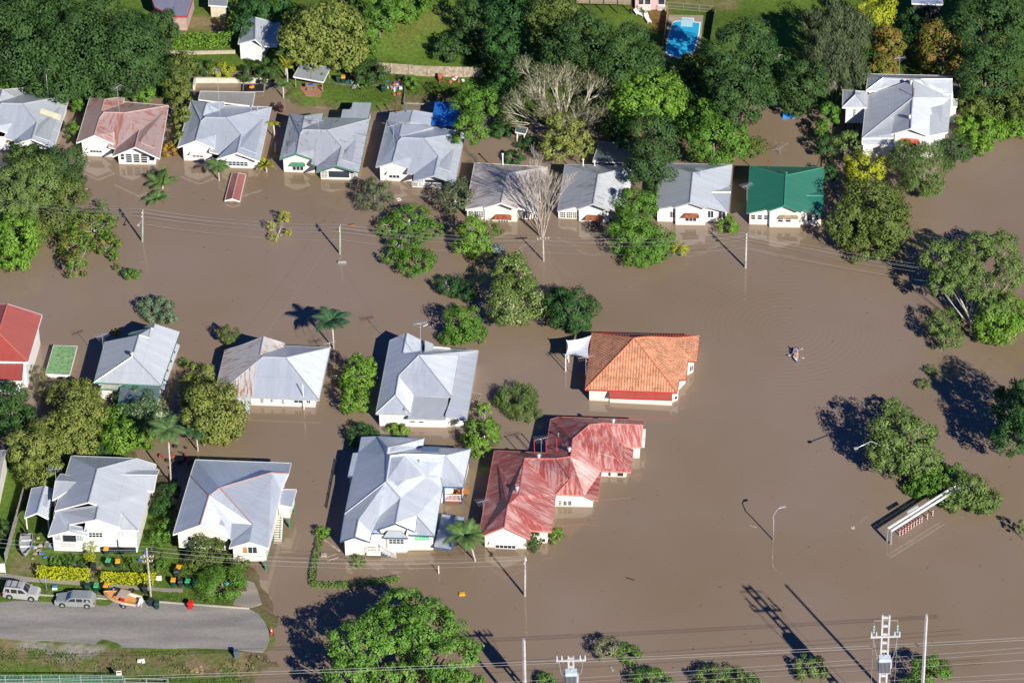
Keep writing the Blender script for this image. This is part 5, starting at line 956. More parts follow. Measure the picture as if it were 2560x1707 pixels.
T('round reddish-green lychee tree above the large highset house', 'redg', [(2168, 105, 66, 58)], 1.5, ls=.28, ground=GZ)
T('dark dense tree in the top right corner', 'fig', [(2270, 60, 95, 78), (2340, 30, 70, 70)], 3, ls=.3, lobe=.28, ground=GZ)
T('dark tree right of the large highset house', 'fig', [(2265, 165, 66, 75), (2330, 150, 50, 70)], 2, ls=.28, ground=GZ)
T('olive bushes along the right bank above the water', 'olive', [(2290, 235, 66, 46), (2345, 255, 34, 50), (2235, 240, 34, 34)], 0, ground=GZ)
T('bright yellow-green bushes at the right waterline', 'bright', [(2260, 300, 58, 32), (2215, 290, 28, 30), (2330, 295, 35, 26), (2250, 330, 28, 26)], 0, ls=.24)
T('dark bush at the water right of the highset house', 'fig', [(2195, 345, 38, 38)], 0, ls=.24)
T('green tree left of the large highset house', 'green', [(1905, 265, 28, 34), (1890, 300, 20, 22)], 1, ls=.24)
T('pale-flowered shrub at the left front corner of the highset house', 'euc', [(1950, 330, 34, 36)], .5, ls=.24)
T('golden yellow-green tree below the highset house', 'lime', [(1988, 385, 50, 38), (1965, 415, 28, 28)], 1, ls=.24, lobe=.3)
T('large grey-green tree under the highset house bay window', 'euc', [(2120, 385, 60, 62), (2080, 370, 40, 50), (2140, 425, 30, 32)], .5, ls=.24, droop=.3)
T('largest dark olive tree right of the green-roofed house', 'olive', [(2005, 475, 78, 72), (2040, 520, 55, 62), (1950, 520, 52, 55), (1995, 555, 70, 35)], .3, ls=.27, lobe=.3)
# left cluster
T('feathery olive tree below the leftmost house', 'euc', [(75, 420, 82, 66), (30, 470, 65, 50), (60, 370, 50, 30)], 1, ls=.22, lobe=.3, dens=.8)
T('dark tree in front of the leftmost house touching its porch', 'fig', [(150, 378, 46, 50), (60, 350, 44, 26), (165, 420, 30, 30)], .5, ls=.22)
T('tangled dark tree with small yellow flowers above the power cables', 'olive', [(150, 448, 46, 46), (115, 495, 72, 42), (45, 515, 60, 36)], 0, ls=.22)
T('bright lush tree at the left edge over the water', 'bright', [(38, 545, 60, 56), (30, 592, 46, 36)], .2, ls=.26, lobe=.28)
T('umbrella tree with red flower spikes and curving limbs', 'umb', [(215, 515, 58, 38), (170, 560, 38, 34), (175, 610, 28, 32), (245, 560, 40, 28), (262, 590, 14, 12)], .2, ls=.25, lobe=.3, dens=.36, bark=PBARK, trunk=.1)
T('tiny red-leaved tuft poking from the water beside the umbrella tree', 'umb', [(270, 615, 11, 10)], 0, name='shrub', cat='shrub', ls=.14, dens=.4)
T('small leafy treetop alone in the water below the first pole', 'green', [(303, 630, 22, 18)], 0, ls=.16, dens=.5, name='shrub', cat='shrub')
T('blue-green wattle top behind the antenna house', 'teal', [(358, 708, 42, 24), (385, 728, 22, 20), (330, 700, 22, 18)], 0, ls=.18, dens=.5)
T('clipped dark cone-shaped shrub left of the rust-streaked roof', 'olive', [(523, 770, 24, 25)], 0, name='shrub', cat='shrub', ls=.15)
T('sparse lime sapling standing in open water between two poles', 'lime', [(652, 500, 16, 20), (622, 520, 13, 26), (628, 545, 12, 12), (662, 535, 10, 12)], 0, ls=.15, dens=.28, base=(640, 545), bark=PBARK, trunk=.03)
T('thin sapling beside the tangled dark tree', 'green', [(232, 470, 12, 24)], 0, ls=.14, dens=.25, trunk=.04)
# middle clump
T('loose grey-green bush in front of the white house with ribbed sheets', 'grey', [(860, 445, 42, 36)], 0, ls=.2, dens=.5)
T('multi-stemmed gum beside the rusty old roof', 'grey', [(1045, 455, 46, 36), (1055, 425, 28, 20)], .8, ls=.2, dens=.42, bark=PBARK, trunk=.09)
T('flat spreading poinciana with layered branches', 'green', [(940, 500, 52, 26), (895, 520, 36, 16), (985, 528, 34, 18), (935, 560, 46, 22), (960, 602, 48, 18), (905, 590, 30, 16)], .3, ls=.19, dens=.4, lobe=.3, flat=.7, bark=PBARK)
T('bright rounded tree between the poinciana and the bare tree', 'bright', [(1085, 535, 36, 44), (1100, 560, 36, 28), (1060, 565, 24, 20)], 0, ls=.22)
T('olive shrub behind the bright rounded tree', 'olive', [(1128, 530, 25, 26)], 0, ls=.18, dens=.4, name='shrub', cat='shrub')
T('silvery blue-green succulent bush at the pole', 'silver', [(1142, 572, 22, 13)], 0, ls=.15, name='shrub', cat='shrub')
T('tall cone-shaped tree dusted with cream blossom', 'flower', [(1180, 690, 66, 66), (1175, 635, 48, 52), (1178, 605, 28, 28)], 0, ls=.22, lobe=.28)
T('dense dark round tree just above the orange tiled roof', 'deep', [(1312, 712, 64, 52), (1285, 690, 36, 34)], 0, ls=.24, lobe=.28)
T('low dark spreading tree left of the blossom tree', 'deep', [(1030, 655, 36, 20), (1075, 670, 28, 24)], .2, ls=.18, dens=.5, bark=PBARK)
T('green tree speckled with orange flowers below the blossom tree', 'green', [(1065, 740, 46, 42), (1040, 770, 36, 22), (1090, 765, 32, 24)], 0, ls=.2, lobe=.3, dens=.55)
T('large shaggy tree hiding the corner of the streaky-roofed house', 'green', [(1462, 480, 50, 52), (1450, 535, 55, 50), (1500, 555, 50, 40), (1480, 580, 55, 20)], 0, ls=.22, lobe=.28)
T('pale yellow-green bush right of the shaggy tree at the water', 'lime', [(1562, 572, 22, 22)], 0, ls=.16, dens=.45, name='shrub', cat='shrub')
T('small round bush at the right corner of the silver-roofed house', 'bright', [(1674, 518, 28, 22)], 0, ls=.18, name='shrub', cat='shrub')
T('green bush behind the rusty old roof', 'deep', [(1180, 362, 26, 18)], 0, ls=.2, name='shrub', cat='shrub')
T('olive tree with pale forked stem in front of the bare-topped tree', 'ymango', [(1300, 300, 52, 46), (1280, 340, 45, 28), (1335, 335, 30, 26)], 1.5, ls=.24, dens=.5, bark=PBARK)
T('dark green tree throwing shade on the white ribbed roof', 'green', [(1092, 240, 52, 48), (1080, 300, 38, 44)], 2, ls=.25)
# lower middle
T('glossy two-part tree left of the stepped silver roof', 'bright', [(822, 860, 42, 42), (815, 920, 34, 34), (845, 840, 24, 22), (790, 880, 16, 22)], 0, ls=.24, lobe=.28)
T('pale willow-like tree in open water near the shade sail', 'euc', [(1190, 915, 50, 34), (1205, 940, 38, 28), (1155, 910, 22, 20)], 0, ls=.2, droop=.8, dens=.7)
T('bright mango crown beside the red roof antenna', 'bright', [(1112, 995, 42, 40), (1100, 1025, 26, 24), (1110, 940, 18, 22), (1085, 1005, 18, 24)], .2, ls=.22, dens=.5, bark=PBARK)
T('dark shrubs in the shade behind the big white house', 'deep', [(835, 1000, 42, 24)], 0, ls=.2, name='shrub', cat='shrub')
T('rounded green bush between the two big silver-roofed houses', 'bright', [(915, 988, 26, 18)], 0, ls=.18, name='shrub', cat='shrub')
T('small yellow-green tree behind the round mango', 'ymango', [(465, 860, 34, 28), (440, 885, 28, 24)], .3, ls=.2)
T('perfectly round speckled mango at the corner of the rust-streaked house', 'ymango', [(492, 945, 82, 72), (505, 985, 55, 38), (450, 925, 42, 40)], .3, ls=.25, lobe=.25)
T('frangipani with white flowers in front of the antenna house', 'frang', [(318, 925, 58, 36), (345, 960, 48, 48), (300, 960, 40, 40)], .3, ls=.2, dens=.55)
T('yellow-green mango left of the frangipani', 'ymango', [(165, 915, 66, 48), (185, 960, 64, 60), (215, 930, 30, 34)], .5, ls=.24, lobe=.26)
T('lime-tinged tree under the frangipani', 'bright', [(270, 965, 44, 40), (282, 1002, 48, 46), (330, 1010, 30, 26)], .3, ls=.22, lobe=.28)
T('dark tree with pink blossoms at the left edge', 'pinkf', [(25, 930, 52, 52), (35, 965, 45, 40)], .3, ls=.24)
T('reddish-tipped lilly pilly above the carport', 'ymango', [(130, 1000, 80, 56), (75, 1035, 64, 56), (100, 1085, 58, 42), (185, 1010, 50, 45)], .5, ls=.22, lobe=.28, ground=.2)
T('tangle of creeper on the fence beside the mossy shed', 'ivy', [(90, 862, 22, 28), (100, 900, 18, 24)], 0, ls=.16, dens=.35, name='shrub', cat='shrub')
T('wispy plant on the waterline at the right of the antenna house', 'green', [(422, 832, 16, 12)], 0, ls=.15, dens=.4, name='shrub', cat='shrub')
T('yellow fern fronds behind the antenna house', 'lime', [(268, 762, 12, 7)], 0, ls=.15, dens=.4, name='shrub', cat='shrub')
T('pawpaw and shrubs in the gap between the two bottom left houses', 'green', [(385, 1215, 26, 26), (362, 1235, 22, 22)], 0, ground=.3, ls=.2, dens=.5)
T('shaggy dark cypress in front of the cream highset house', 'olive', [(472, 1262, 48, 42), (460, 1290, 40, 24)], 0, ls=.2, lobe=.28, ground=.3)
T('rounded dark bush joined to the cypress', 'olive', [(530, 1298, 42, 30)], 0, ls=.2, lobe=.28, ground=.3, name='shrub', cat='shrub')
T('small lemon tree with yellow fruit by the arched porch', 'lime', [(207, 1255, 18, 18), (205, 1278, 16, 14)], 0, ground=GZ, ls=.14, dens=.35)
T('low weedy shrubs at the end of the bright hedge', 'green', [(372, 1295, 20, 16), (300, 1290, 14, 10)], 0, ground=GZ, ls=.14, dens=.4, name='shrub', cat='shrub')
T('sprawling weeds under the cypress', 'green', [(510, 1335, 60, 14)], 0, ground=GZ, ls=.14, dens=.5, name='shrub', cat='shrub')
T('dark bush at the left edge above the fence', 'fig', [(5, 1215, 20, 34)], 0, ground=GZ, ls=.22)
T('climber-topped corner of the drowned hedge', 'bright', [(742, 1222, 18, 16)], 0, ls=.16, name='shrub', cat='shrub')
T('grey-green bush at the front steps of the big white house', 'euc', [(822, 1287, 22, 13)], 0, ls=.14, name='shrub', cat='shrub')
T('dark conifer at the corner of the worn red roof house', 'fig', [(1228, 1243, 18, 26)], 0, ls=.15, hmax=2.2)
T('bright bush right of the conifer', 'bright', [(1278, 1228, 19, 24)], 0, ls=.16, name='shrub', cat='shrub')
T('enormous spreading poinciana at the bottom of the picture', 'poin', [(905, 1445, 85, 58), (985, 1440, 80, 62), (820, 1480, 75, 60), (1025, 1510, 85, 60), (800, 1550, 65, 48), (900, 1560, 60, 40), (1060, 1580, 60, 50), (925, 1395, 70, 36)], 4.2, ls=.25, lobe=.25, dens=.62, trunk=.4, base=(925, 1660), hmax=.6, flat=.8)
# right side
T('tall gum tree with pale trunk at the right edge', 'euc', [(2165, 590, 56, 42), (2165, 650, 38, 30), (2215, 620, 46, 40), (2250, 570, 40, 40), (2300, 565, 44, 34), (2320, 625, 40, 42), (2195, 635, 40, 26), (2250, 660, 50, 26), (2290, 700, 45, 26)], 3.5, ls=.24, lobe=.3, dens=.6, bark=PBARK, trunk=.14, base=(2228, 770), limbs=2)
T('bright leafy crown beneath the tall gum', 'bright', [(2295, 740, 56, 46), (2325, 720, 46, 42), (2280, 770, 40, 26)], .5, ls=.24)
T('slender young gum with white forked stems', 'euc', [(2168, 745, 44, 34), (2185, 775, 34, 28)], 1, ls=.2, dens=.5, bark=PBARK, trunk=.09, base=(2163, 802))
T('small grey bush alone in the water, upper of two', 'euc', [(2140, 850, 17, 13)], 0, ls=.15, dens=.4, name='shrub', cat='shrub')
T('small grey bush alone in the water, lower of two', 'euc', [(2122, 882, 20, 12)], 0, ls=.15, dens=.35, name='shrub', cat='shrub')
T('glossy dark fig at the right edge with a long shadow', 'deep', [(2325, 930, 48, 55), (2330, 1000, 52, 52), (2400, 940, 80, 110)], 2.5, ls=.28, lobe=.27)
T('massive domed olive fig beside the clearance gantry', 'euc', [(2072, 1010, 82, 78), (2042, 1040, 54, 54), (2115, 1055, 52, 46), (2050, 935, 26, 24)], .5, ls=.26, lobe=.22)
T('low bushy tree behind the clearance gantry', 'green', [(2135, 1110, 52, 36), (2175, 1098, 50, 36), (2105, 1120, 30, 20)], 0, ls=.22, lobe=.28)
T('rounded bush at the right end of the clearance gantry', 'euc', [(2220, 1128, 60, 44), (2262, 1152, 44, 28), (2190, 1145, 40, 24)], 0, ls=.22, lobe=.26)
T('round bush cut by the right edge below the gantry', 'euc', [(2352, 1210, 16, 26)], 1, ls=.22)
# bottom edge
T('half-dead grey and green shrub in the water at the bottom', 'green', [(1440, 1500, 28, 22)], 0, ls=.18, dens=.5, name='shrub', cat='shrub')
T('dry grey shrub touching the green one', 'dry', [(1395, 1488, 34, 28), (1465, 1502, 18, 12)], 0, ls=.16, dens=.45, name='shrub', cat='shrub')
T('small green bush at the foot of the concrete pole', 'green', [(1255, 1562, 24, 18)], 0, ls=.18, name='shrub', cat='shrub')
T('round bush cut by the bottom edge, first right of the transformer poles', 'green', [(1495, 1568, 50, 28)], 0, ls=.2)
T('round bush cut by the bottom edge, under the thick cables', 'euc', [(1640, 1556, 45, 32), (1700, 1570, 45, 24)], 0, ls=.2)
T('single rounded bush in the water left of the lattice pole', 'euc', [(1860, 1532, 42, 26)], 0, ls=.2)
T('feathery green tree behind the last concrete pole', 'green', [(2140, 1545, 46, 40), (2090, 1575, 30, 20)], .3, ls=.2)
hedge('long clipped golden hedge left of the garden gap', 'hedge', 'D0', [(310, 678), (540, 690), (755, 702)], 1.1, 1.3)
hedge('long clipped golden hedge right of the garden gap', 'hedge', 'D0', [(845, 722), (1080, 730), (1300, 738)], 1.1, 1.2)
hedge('bright green clipped hedge around the bare dirt yard', 'bright', 'A0', [(1440, 395), (1700, 390), (1930, 370), (1955, 230), (1975, 180)], 1.6, 1.8, ls=.2)
hedge('drowned vine-covered fence in front of the big white house', 'green', 'D1', [(620, 300), (560, 560), (535, 760), (760, 765), (1000, 745), (1260, 715)], .7, .5, ls=.16, dens=.7, ground=0, name='drowned_hedge')
bare('huge half-dead she-oak with bleached twigs on its crown', 'F', 1290, 292, [(0, 0, 1, .30), (-.6, .1, .8, .34), (.6, 0, .8, .34), (-.8, -.3, .5, .32), (.8, -.3, .5, .32), (.2, .6, .8, .3), (-.2, -.6, .7, .3), (.3, -.7, .6, .3), (-.5, .6, .7, .3)], 11.4, 4, 'bare_tree', mat=paint('bleached_twigs', (.52, .47, .38), .9, .2, 3), depth=4, spread=.55, leaf='dry', tuft=12, r0=.2, nb=3)
bare('leafless pale tree standing in front of the rusty roof', 'F', 1245, 545, [(-.12, 0, 1, .42), (.12, 0, 1, .44), (0, -.1, 1, .40), (-.25, .1, 1, .36), (.25, .1, 1, .36)], 9.2, 9, 'bare_tree', depth=5, spread=.34, r0=.12, nb=3, wig=.1)
bare('small grey leafless tree beside the highset house annex', 'F', 1910, 245, [(0, 0, 1, .4), (.3, 0, 1, .35), (-.3, 0, 1, .35)], 5, 12, 'bare_tree', depth=4, spread=.5, r0=.07)
palm('queen palm with a ragged crown and long shadow behind the rust-streaked roof', 'F', 766, 800, 762, 736, 3.3, 16, seed=2, leaf=PALMD, wid=.3, up=.5)
palm('coconut palm with drooping fronds and bleached skirt in front of the big white house', 'F', 1098, 1290, 1068, 1232, 3.2, 15, seed=3, up=.6, skirt=7, z=3.2)
palm('tall slender palm with bare trunk between the bottom left houses', 'F', 392, 1112, 385, 985, 2.9, 12, seed=4, up=.5, leaf=PALMG)
palm('bushy second palm head beside the tall slender one', 'F', 455, 1035, 448, 990, 2.3, 10, seed=5, leaf=PALMD)
palm('drowned palm with upright fronds left of the floating shed roof', 'F', 372, 440, 374, 422, 3.1, 9, seed=6, up=1.1, leaf=PALMG, z=.2)
palm('second drowned palm head just in front of the first', 'F', 360, 462, 360, 458, 2.2, 8, seed=16, up=.8, leaf=PALMG, z=.2)
palm('palm in front of the white-roofed house at the floating shed roof', 'F', 503, 415, 500, 380, 2.0, 11, seed=7, leaf=PALMG)
palm('yellow-green young palm at the corner of the white-roofed house', 'F', 612, 395, 610, 380, 1.7, 10, seed=8, up=.9, leaf=PALMY)
palm('small palm in the gap right of the lean-to', 'F', 630, 318, 628, 285, 1.1, 8, seed=9, up=.9, leaf=PALMY)
palm('palm under the cottage roof beside the mango', 'F', 655, 175, 655, 118, 1.7, 9, seed=10, leaf=PALMG, ground=GZ)
palm('broad traveller palm beside the open shelter', 'F', 660, 190, 658, 150, 1.9, 9, seed=11, up=.9, leaf=PALMY, ground=GZ)
palm('low palm clump above the burgundy shrub', 'F', 650, 225, 650, 195, 1.5, 9, seed=12, leaf=PALMG)
palm('tree fern in front of the leftmost house', 'F', 28, 345, 28, 318, 1.2, 11, seed=13, up=.3, leaf=PALMY, name='tree_fern')
def tufts(label, crop, pts, kind, per, ls, name='grass', h=.10):
    pg = poly(crop, pts, .4); g = np.random.default_rng(len(label)+len(pts)); xs_ = [p.x for p in pg]; ys_ = [p.y for p in pg]; A = (max(xs_)-min(xs_))*(max(ys_)-min(ys_)); k = int(A*per)
    X = g.uniform(min(xs_), max(xs_), k); Y = g.uniform(min(ys_), max(ys_), k); clump = vnoise(X, Y, 1.1, 41)*.6+vnoise(X, Y, 3.1, 42)*.4; ok = (sdist(X, Y, pg) > 0) & (clump > g.uniform(.35, .65, k)) & (sdist(X, Y, LAND_T) > .5) | (sdist(X, Y, pg) > 0) & (clump > g.uniform(.35, .65, k)) & (sdist(X, Y, LAND_B) > .5)
    X, Y, clump = X[ok], Y[ok], clump[ok]; n_ = len(X); C = np.stack([X, Y, GZ+h*g.uniform(.2, 1, n_)*(clump+.5)], -1); d = unit(g.normal(0, 1, (n_, 3))+np.array([0, 0, .9])); b2 = unit(np.cross(d, g.normal(0, 1, d.shape))); s = ls*g.uniform(.6, 1.4, n_)[:, None]; LEAFN[0] += n_
    r = quads(name, C, d*s, b2*s*.45, g.random(n_), leafmat('leaf_'+kind, PAL[kind]), None); setp(r, label, 'grass', kind='stuff')
PAL['turf'] = [(.07, .12, .025), (.12, .19, .04), (.19, .24, .07)]; PAL['weed'] = [(.06, .12, .02), (.11, .18, .04), (.24, .24, .10)]
tufts('rough grass and weeds growing on the verge below the road', 'D0', [(0, 1230), (400, 1300), (900, 1300), (1700, 1310), (2300, 1340), (2350, 1568), (0, 1568)], 'weed', 22, .16)
tufts('unmown grass strip between footpath and kerb', 'D0', [(350, 750), (1300, 800), (1950, 845), (1930, 905), (1280, 880), (330, 828)], 'turf', 40, .13)
tufts('rough grass of the front gardens of the two bottom left houses', 'D0', [(250, 500), (1150, 520), (1500, 600), (2000, 700), (2000, 790), (1350, 760), (830, 715), (300, 680)], 'turf', 30, .15, h=.16)
tufts('long lawn grass inside the paling fence', 'A1', [(1000, 60), (1900, 0), (2000, 500), (1000, 490)], 'turf', 14, .12)
tufts('grass of the backyard with the open shelter', 'A1', [(620, 680), (1300, 640), (1750, 650), (1700, 850), (1300, 860), (620, 850)], 'turf', 20, .12)
for lab_, kd_, bl_ in (('dark shrubs behind the left golden hedge', 'fig', [(165, 1292, 22, 10), (195, 1296, 18, 9)]), ('dark ferns in the gap beside the tall slender palm', 'deep', [(372, 1165, 24, 26), (392, 1130, 26, 22), (400, 1190, 18, 24)]), ('weeds at the foot of the arched porch', 'green', [(160, 1285, 20, 9), (125, 1290, 16, 9)]),
                       ('shaded shrubs under the leaning pole by the cream highset house', 'olive', [(360, 1275, 22, 16), (350, 1305, 20, 12)]), ('dark thicket at the back of the arched-porch house', 'deep', [(210, 1035, 50, 22), (130, 1075, 26, 22)])):
    T(lab_, kd_, bl_, 0, ground=GZ-.1, ls=.15, name='shrub', cat='shrub')
print('LEAVES', LEAFN[0])
# ---------------------------------------------------------------- poles, cables
def vz(crop, x, y, base): return V(crop, x, y, base, base+Vector((1, 0, 0)))
POLES = {}
def pole(key, label, crop, tx, ty, bx, by, r=.15, mat=None, arms=(), lamp=None, name='power_pole', ground=0.0, n=8):
    b_ = P(crop, bx, by, ground); t = vz(crop, tx, ty, b_); root = thing(name, label, 'power pole', b_*1); d = t-b_
    MB().tube([(0, 0, -1.5), (0, 0, 0), tuple(d)], [r*1.15, r*1.1, r*.75], n).build('shaft', mat or POLEG, root, True); pts = []
    for z, w_, ang in arms:
        c = d*(z/d.z)+Vector((0, -r, 0)); a = Vector((math.cos(ang), math.sin(ang), 0)); MB().beam(c-a*w_/2, c+a*w_/2, .1, .12).build('crossarm', WOODM if mat in (POLEG, POLEW) else mat or WOODM, root)
        for k in (-1, -.45, .45, 1):
            q = c+a*(w_/2*k*.93); MB().lathe(q+Vector((0, 0, .05)), [(.035, 0), (.055, .05), (.035, .1), (.055, .15), (.02, .2)], 6).build('insulator', TRIM, root); pts.append(b_+q+Vector((0, 0, .2)))
    POLES[key] = dict(root=root, b=b_, t=t, ins=pts); return POLES[key]
P1 = pole('A', 'leftmost greenish timber pole standing in the flooded street', 'B0', 1190, 415, 1187, 680, arms=((4.9, .8, 1.4), (4.3, .9, 1.4)), r=.14)
P2 = pole('B', 'greenish timber pole between the sapling and the poinciana', 'B1', 768, 545, 765, 782, arms=((4.4, .8, 1.4), (3.9, .9, 1.4)), r=.14)
P3 = pole('C', 'grey timber pole directly below the leafless pale tree', 'B2', 392, 648, 397, 842, arms=((3.7, 1.6, .1),), r=.12, mat=POLEW)
P4 = pole('D', 'weathered grey pole below the silver-roofed house, right of the shaggy tree', 'B2', 2090, 612, 2080, 898, arms=((5.0, .7, 1.4), (4.5, .8, 1.4)), r=.15, mat=POLEW)
P5 = pole('E', 'grey pole in open water in front of the worn red roof', 'D2', 244, 515, 240, 838, arms=((5.3, .9, 1.2),), r=.14, mat=POLEW)
P6 = pole('F', 'leaning grey timber pole on the footpath behind the boat trailer', 'D0', 1222, 440, 1258, 845, arms=((6.3, 1.6, .1), (5.6, 1.2, .1)), r=.13, mat=POLEW, ground=GZ)
MB().beam(P1['t']-P1['b']+Vector((0, 0, -1.6)), P1['t']-P1['b']+Vector((-.7, -.4, -2.1)), .06).build('lamp_arm', GALV, P1['root']); MB().lathe(P1['t']-P1['b']+Vector((-.75, -.45, -2.3)), [(.2, 0), (.22, .1), (.08, .2)], 8).build('street_light', ALU, P1['root'])
def tallpole(key, label, crop, tx, ty, ztop, w=.42, mat=None):
    t = P(crop, tx, ty, ztop); root = thing('concrete_pole', label, 'power pole', (t.x, t.y, 0)); mb = MB(); k = 12
    mb.tube([(0, 0, -1.5), (0, 0, ztop)], [w*.72, w*.5], 4).build('shaft', mat or CONC, root); MB().box((0, 0, ztop+.12), w*.75, w*.75, .3).build('cap', GALV, root)
    POLES[key] = dict(root=root, b=Vector((t.x, t.y, 0)), t=t, ins=[]); return POLES[key]
T1_ = tallpole('G', 'pale concrete pole at the bottom edge left of the transformer', 'D2', 232, 1212, 12, .36)
T2_ = tallpole('J', 'tall square white concrete pole at the bottom right', 'D3', 1522, 1008, 17.5, .34)
def twinpole(key, label, crop, tx, ty, ztop, gap, arm_z, tank_z, armw=3.4, top=False):
    t = P(crop, tx, ty, ztop); root = thing('transformer_pole', label, 'power pole', (t.x, t.y, 0))
    for s_ in (-1, 1): MB().box((s_*gap/2, 0, ztop/2-.8), .2, .24, ztop+1.6).build('leg', CONC, root)
    k = int(ztop/1.25)
    for i in range(k): MB().box((0, 0, ztop-.35-i*1.25), gap-.26, .16, .3).build('rung', CONC, root)
    MB().beam((-armw/2, -.28, arm_z), (armw/2, -.28, arm_z+.06), .16, .2).build('crossarm', CONC, root)
    for x in (-armw/2+.1, -armw/4-.2, armw/4+.2, armw/2-.1):
        MB().lathe((x, -.28, arm_z+.1), [(.05, 0), (.12, .08), (.05, .18), (.12, .28), (.05, .38), (.1, .48), (.03, .7)], 8).build('insulator', paint('pale_blue_insulator', (.45, .55, .6), .3), root)
    mb = MB(); mb.box((0, -.66, tank_z), 1.35, .85, 2.2); o = mb.build('transformer_tank', paint('pale_blue_steel', (.50, .60, .68), .4), root); fm = MB()
    for i in range(9): fm.box((-.6+i*.15, -1.2, tank_z-.1), .04, .25, 1.6)
    fm.build('cooling_fins', GALV, root)
    for s_ in (-1, 1): MB().tube([(s_*.72, -.62, tank_z-.6), (s_*.72, -.62, tank_z+.7)], .16, 8).build('drum', ALU, root)
    MB().tube([(0, -.6, tank_z+.85), (0, -.6, tank_z+1.25)], [.16, .06], 8).build('bushing', CONC, root)
    for s_ in (-1, 1):
        pts = [(s_*(armw/2-.3), -.3, arm_z+.1), (s_*(armw/2-.55), -.9, arm_z-1.4), (s_*.75, -1.0, tank_z+.6), (s_*.4, -.7, tank_z+.9)]; MB().tube(pts, .025, 4).build('drop_lead', ALU, root)
    if top:
        MB().beam((-1.35, -.1, ztop-.7), (1.35, -.1, ztop-.7), .07).build('bracket', GALV, root)
        for s_ in (-1, 1):
            MB().lathe((s_*1.35, -.1, ztop-2.6), [(.05, 0), (.16, .2), (.05, .4), (.16, .6), (.05, .8), (.16, 1.0), (.05, 1.2)], 8).build('insulator', paint('green_insulator', (.25, .42, .36), .3), root); MB().tube([(s_*1.35, -.1, ztop-.7), (s_*1.35, -.1, 2.5)], .02, 4).build('earth_wire', ALU, root)
    POLES[key] = dict(root=root, b=Vector((t.x, t.y, 0)), t=t, ins=[]); return POLES[key]
TW1 = twinpole('H', 'double concrete pole carrying a blue-grey transformer at the bottom edge', 'D2', 625, 1345, 14.0, .55, 13.6, 11.3)
TW2 = twinpole('I', 'tall ladder-like double concrete pole with transformer at the bottom right', 'D3', 1186, 1002, 18.0, .78, 15.0, 11.2, top=True)
CAB = paint('grey_cable', (.28, .28, .28), .6); CABD = paint('dark_cable', (.05, .05, .05), .7)
def cable(label, a, b_, sag=.6, r=.03, mat=None, group='overhead cables'):
    n_ = 14; pts = [a.lerp(b_, i/n_)-ZX*(sag*4*(i/n_)*(1-i/n_)) for i in range(n_+1)]; root = a*1
    o = MB().tube([p-root for p in pts], r, 4, False).build('power_cable', mat or CAB); o.location = root; setp(o, label, 'cable', group)
def span(k1, k2, where, zs, r=.014, sag=.7, dx=.0):
    a, b_ = POLES[k1], POLES[k2]
    for i, (za, zb_, off) in enumerate(zs):
        nm = ['top back', 'top front', 'second back', 'second front', 'lowest'][i]
        cable(f'{nm} thin cable {where}', a['t']-ZX*za+Vector((0, off, 0)), b_['t']-ZX*zb_+Vector((0, off, 0)), sag, r)
ZS5 = [(.1, .1, .35), (.1, .1, -.35), (.8, .8, .4), (.8, .8, -.4), (2.4, 2.4, 0)]
span('A', 'B', 'between the two green poles', ZS5); span('B', 'C', 'from the second green pole past the poinciana', ZS5); span('C', 'D', 'in front of the silver-roofed house', ZS5)
PX = dict(t=P('B0', -300, 280, 5.5)); POLES['X'] = PX; span('X', 'A', 'over the dark trees at the left edge', ZS5)
PY = dict(t=P('B3', 2500, 1010, 5.0)); POLES['Y'] = PY; span('D', 'Y', 'from the weathered pole towards the tall gum', ZS5)
span('F', 'E', 'between the footpath pole and the pole by the red roof', ZS5[:4], sag=1.3); PZ = dict(t=P('D0', -400, 330, 6.6)); POLES['Z'] = PZ; span('Z', 'F', 'over the two parked cars', ZS5[:4], sag=.5)
for i, (dz, tgt) in enumerate(((.3, ('B0', 1130, 1250, 2.5)), (.4, ('A0', 1710, 985, 3.9)), (.3, ('A0', 1000, 945, 4.0)))):
    cable(['service cable dropping from the left green pole to the antenna house', 'service cable from the left green pole to the white-roofed house', 'service cable from the left green pole to the pink-roofed house'][i], P1['t']-ZX*dz, P(*tgt), .5, .007)
for i, tgt in enumerate((('A1', 455, 1085, 3.9), ('A1', 1215, 1155, 3.7), ('C1', 1, 300, 4.5), ('C1', 1440, 290, 5.0))):
    cable(['service cable from the middle green pole to the green-trimmed house', 'service cable from the middle green pole to the tarpaulin house', 'service cable from the middle green pole to the rust-streaked roof', 'service cable from the middle green pole to the stepped silver roof'][i], P2['t']-ZX*.4, P(*tgt), .5, .007)
for i, (ya, yb, z, r_) in enumerate(((1545, 1180, 12.2, .026), (1568, 1200, 12.2, .026), (1700, 1262, 9.5, .018), (1725, 1300, 9.5, .018), (1745, 1365, 9.0, .018), (1760, 1478, 7.0, .018), (1790, 1520, 7.0, .018))):
    a = P('D0', -200, ya if i < 2 else ya+90, z); b_ = P('D3', 2480, yb, z)
    cable(['upper thick cable crossing the whole bottom of the picture', 'lower thick cable crossing the whole bottom of the picture', 'thin cable just under the thick pair', 'second thin cable under the thick pair', 'third thin cable under the thick pair', 'thin cable over the bottom bushes', 'lowest thin cable at the bottom edge'][i], a, b_, .6, r_)
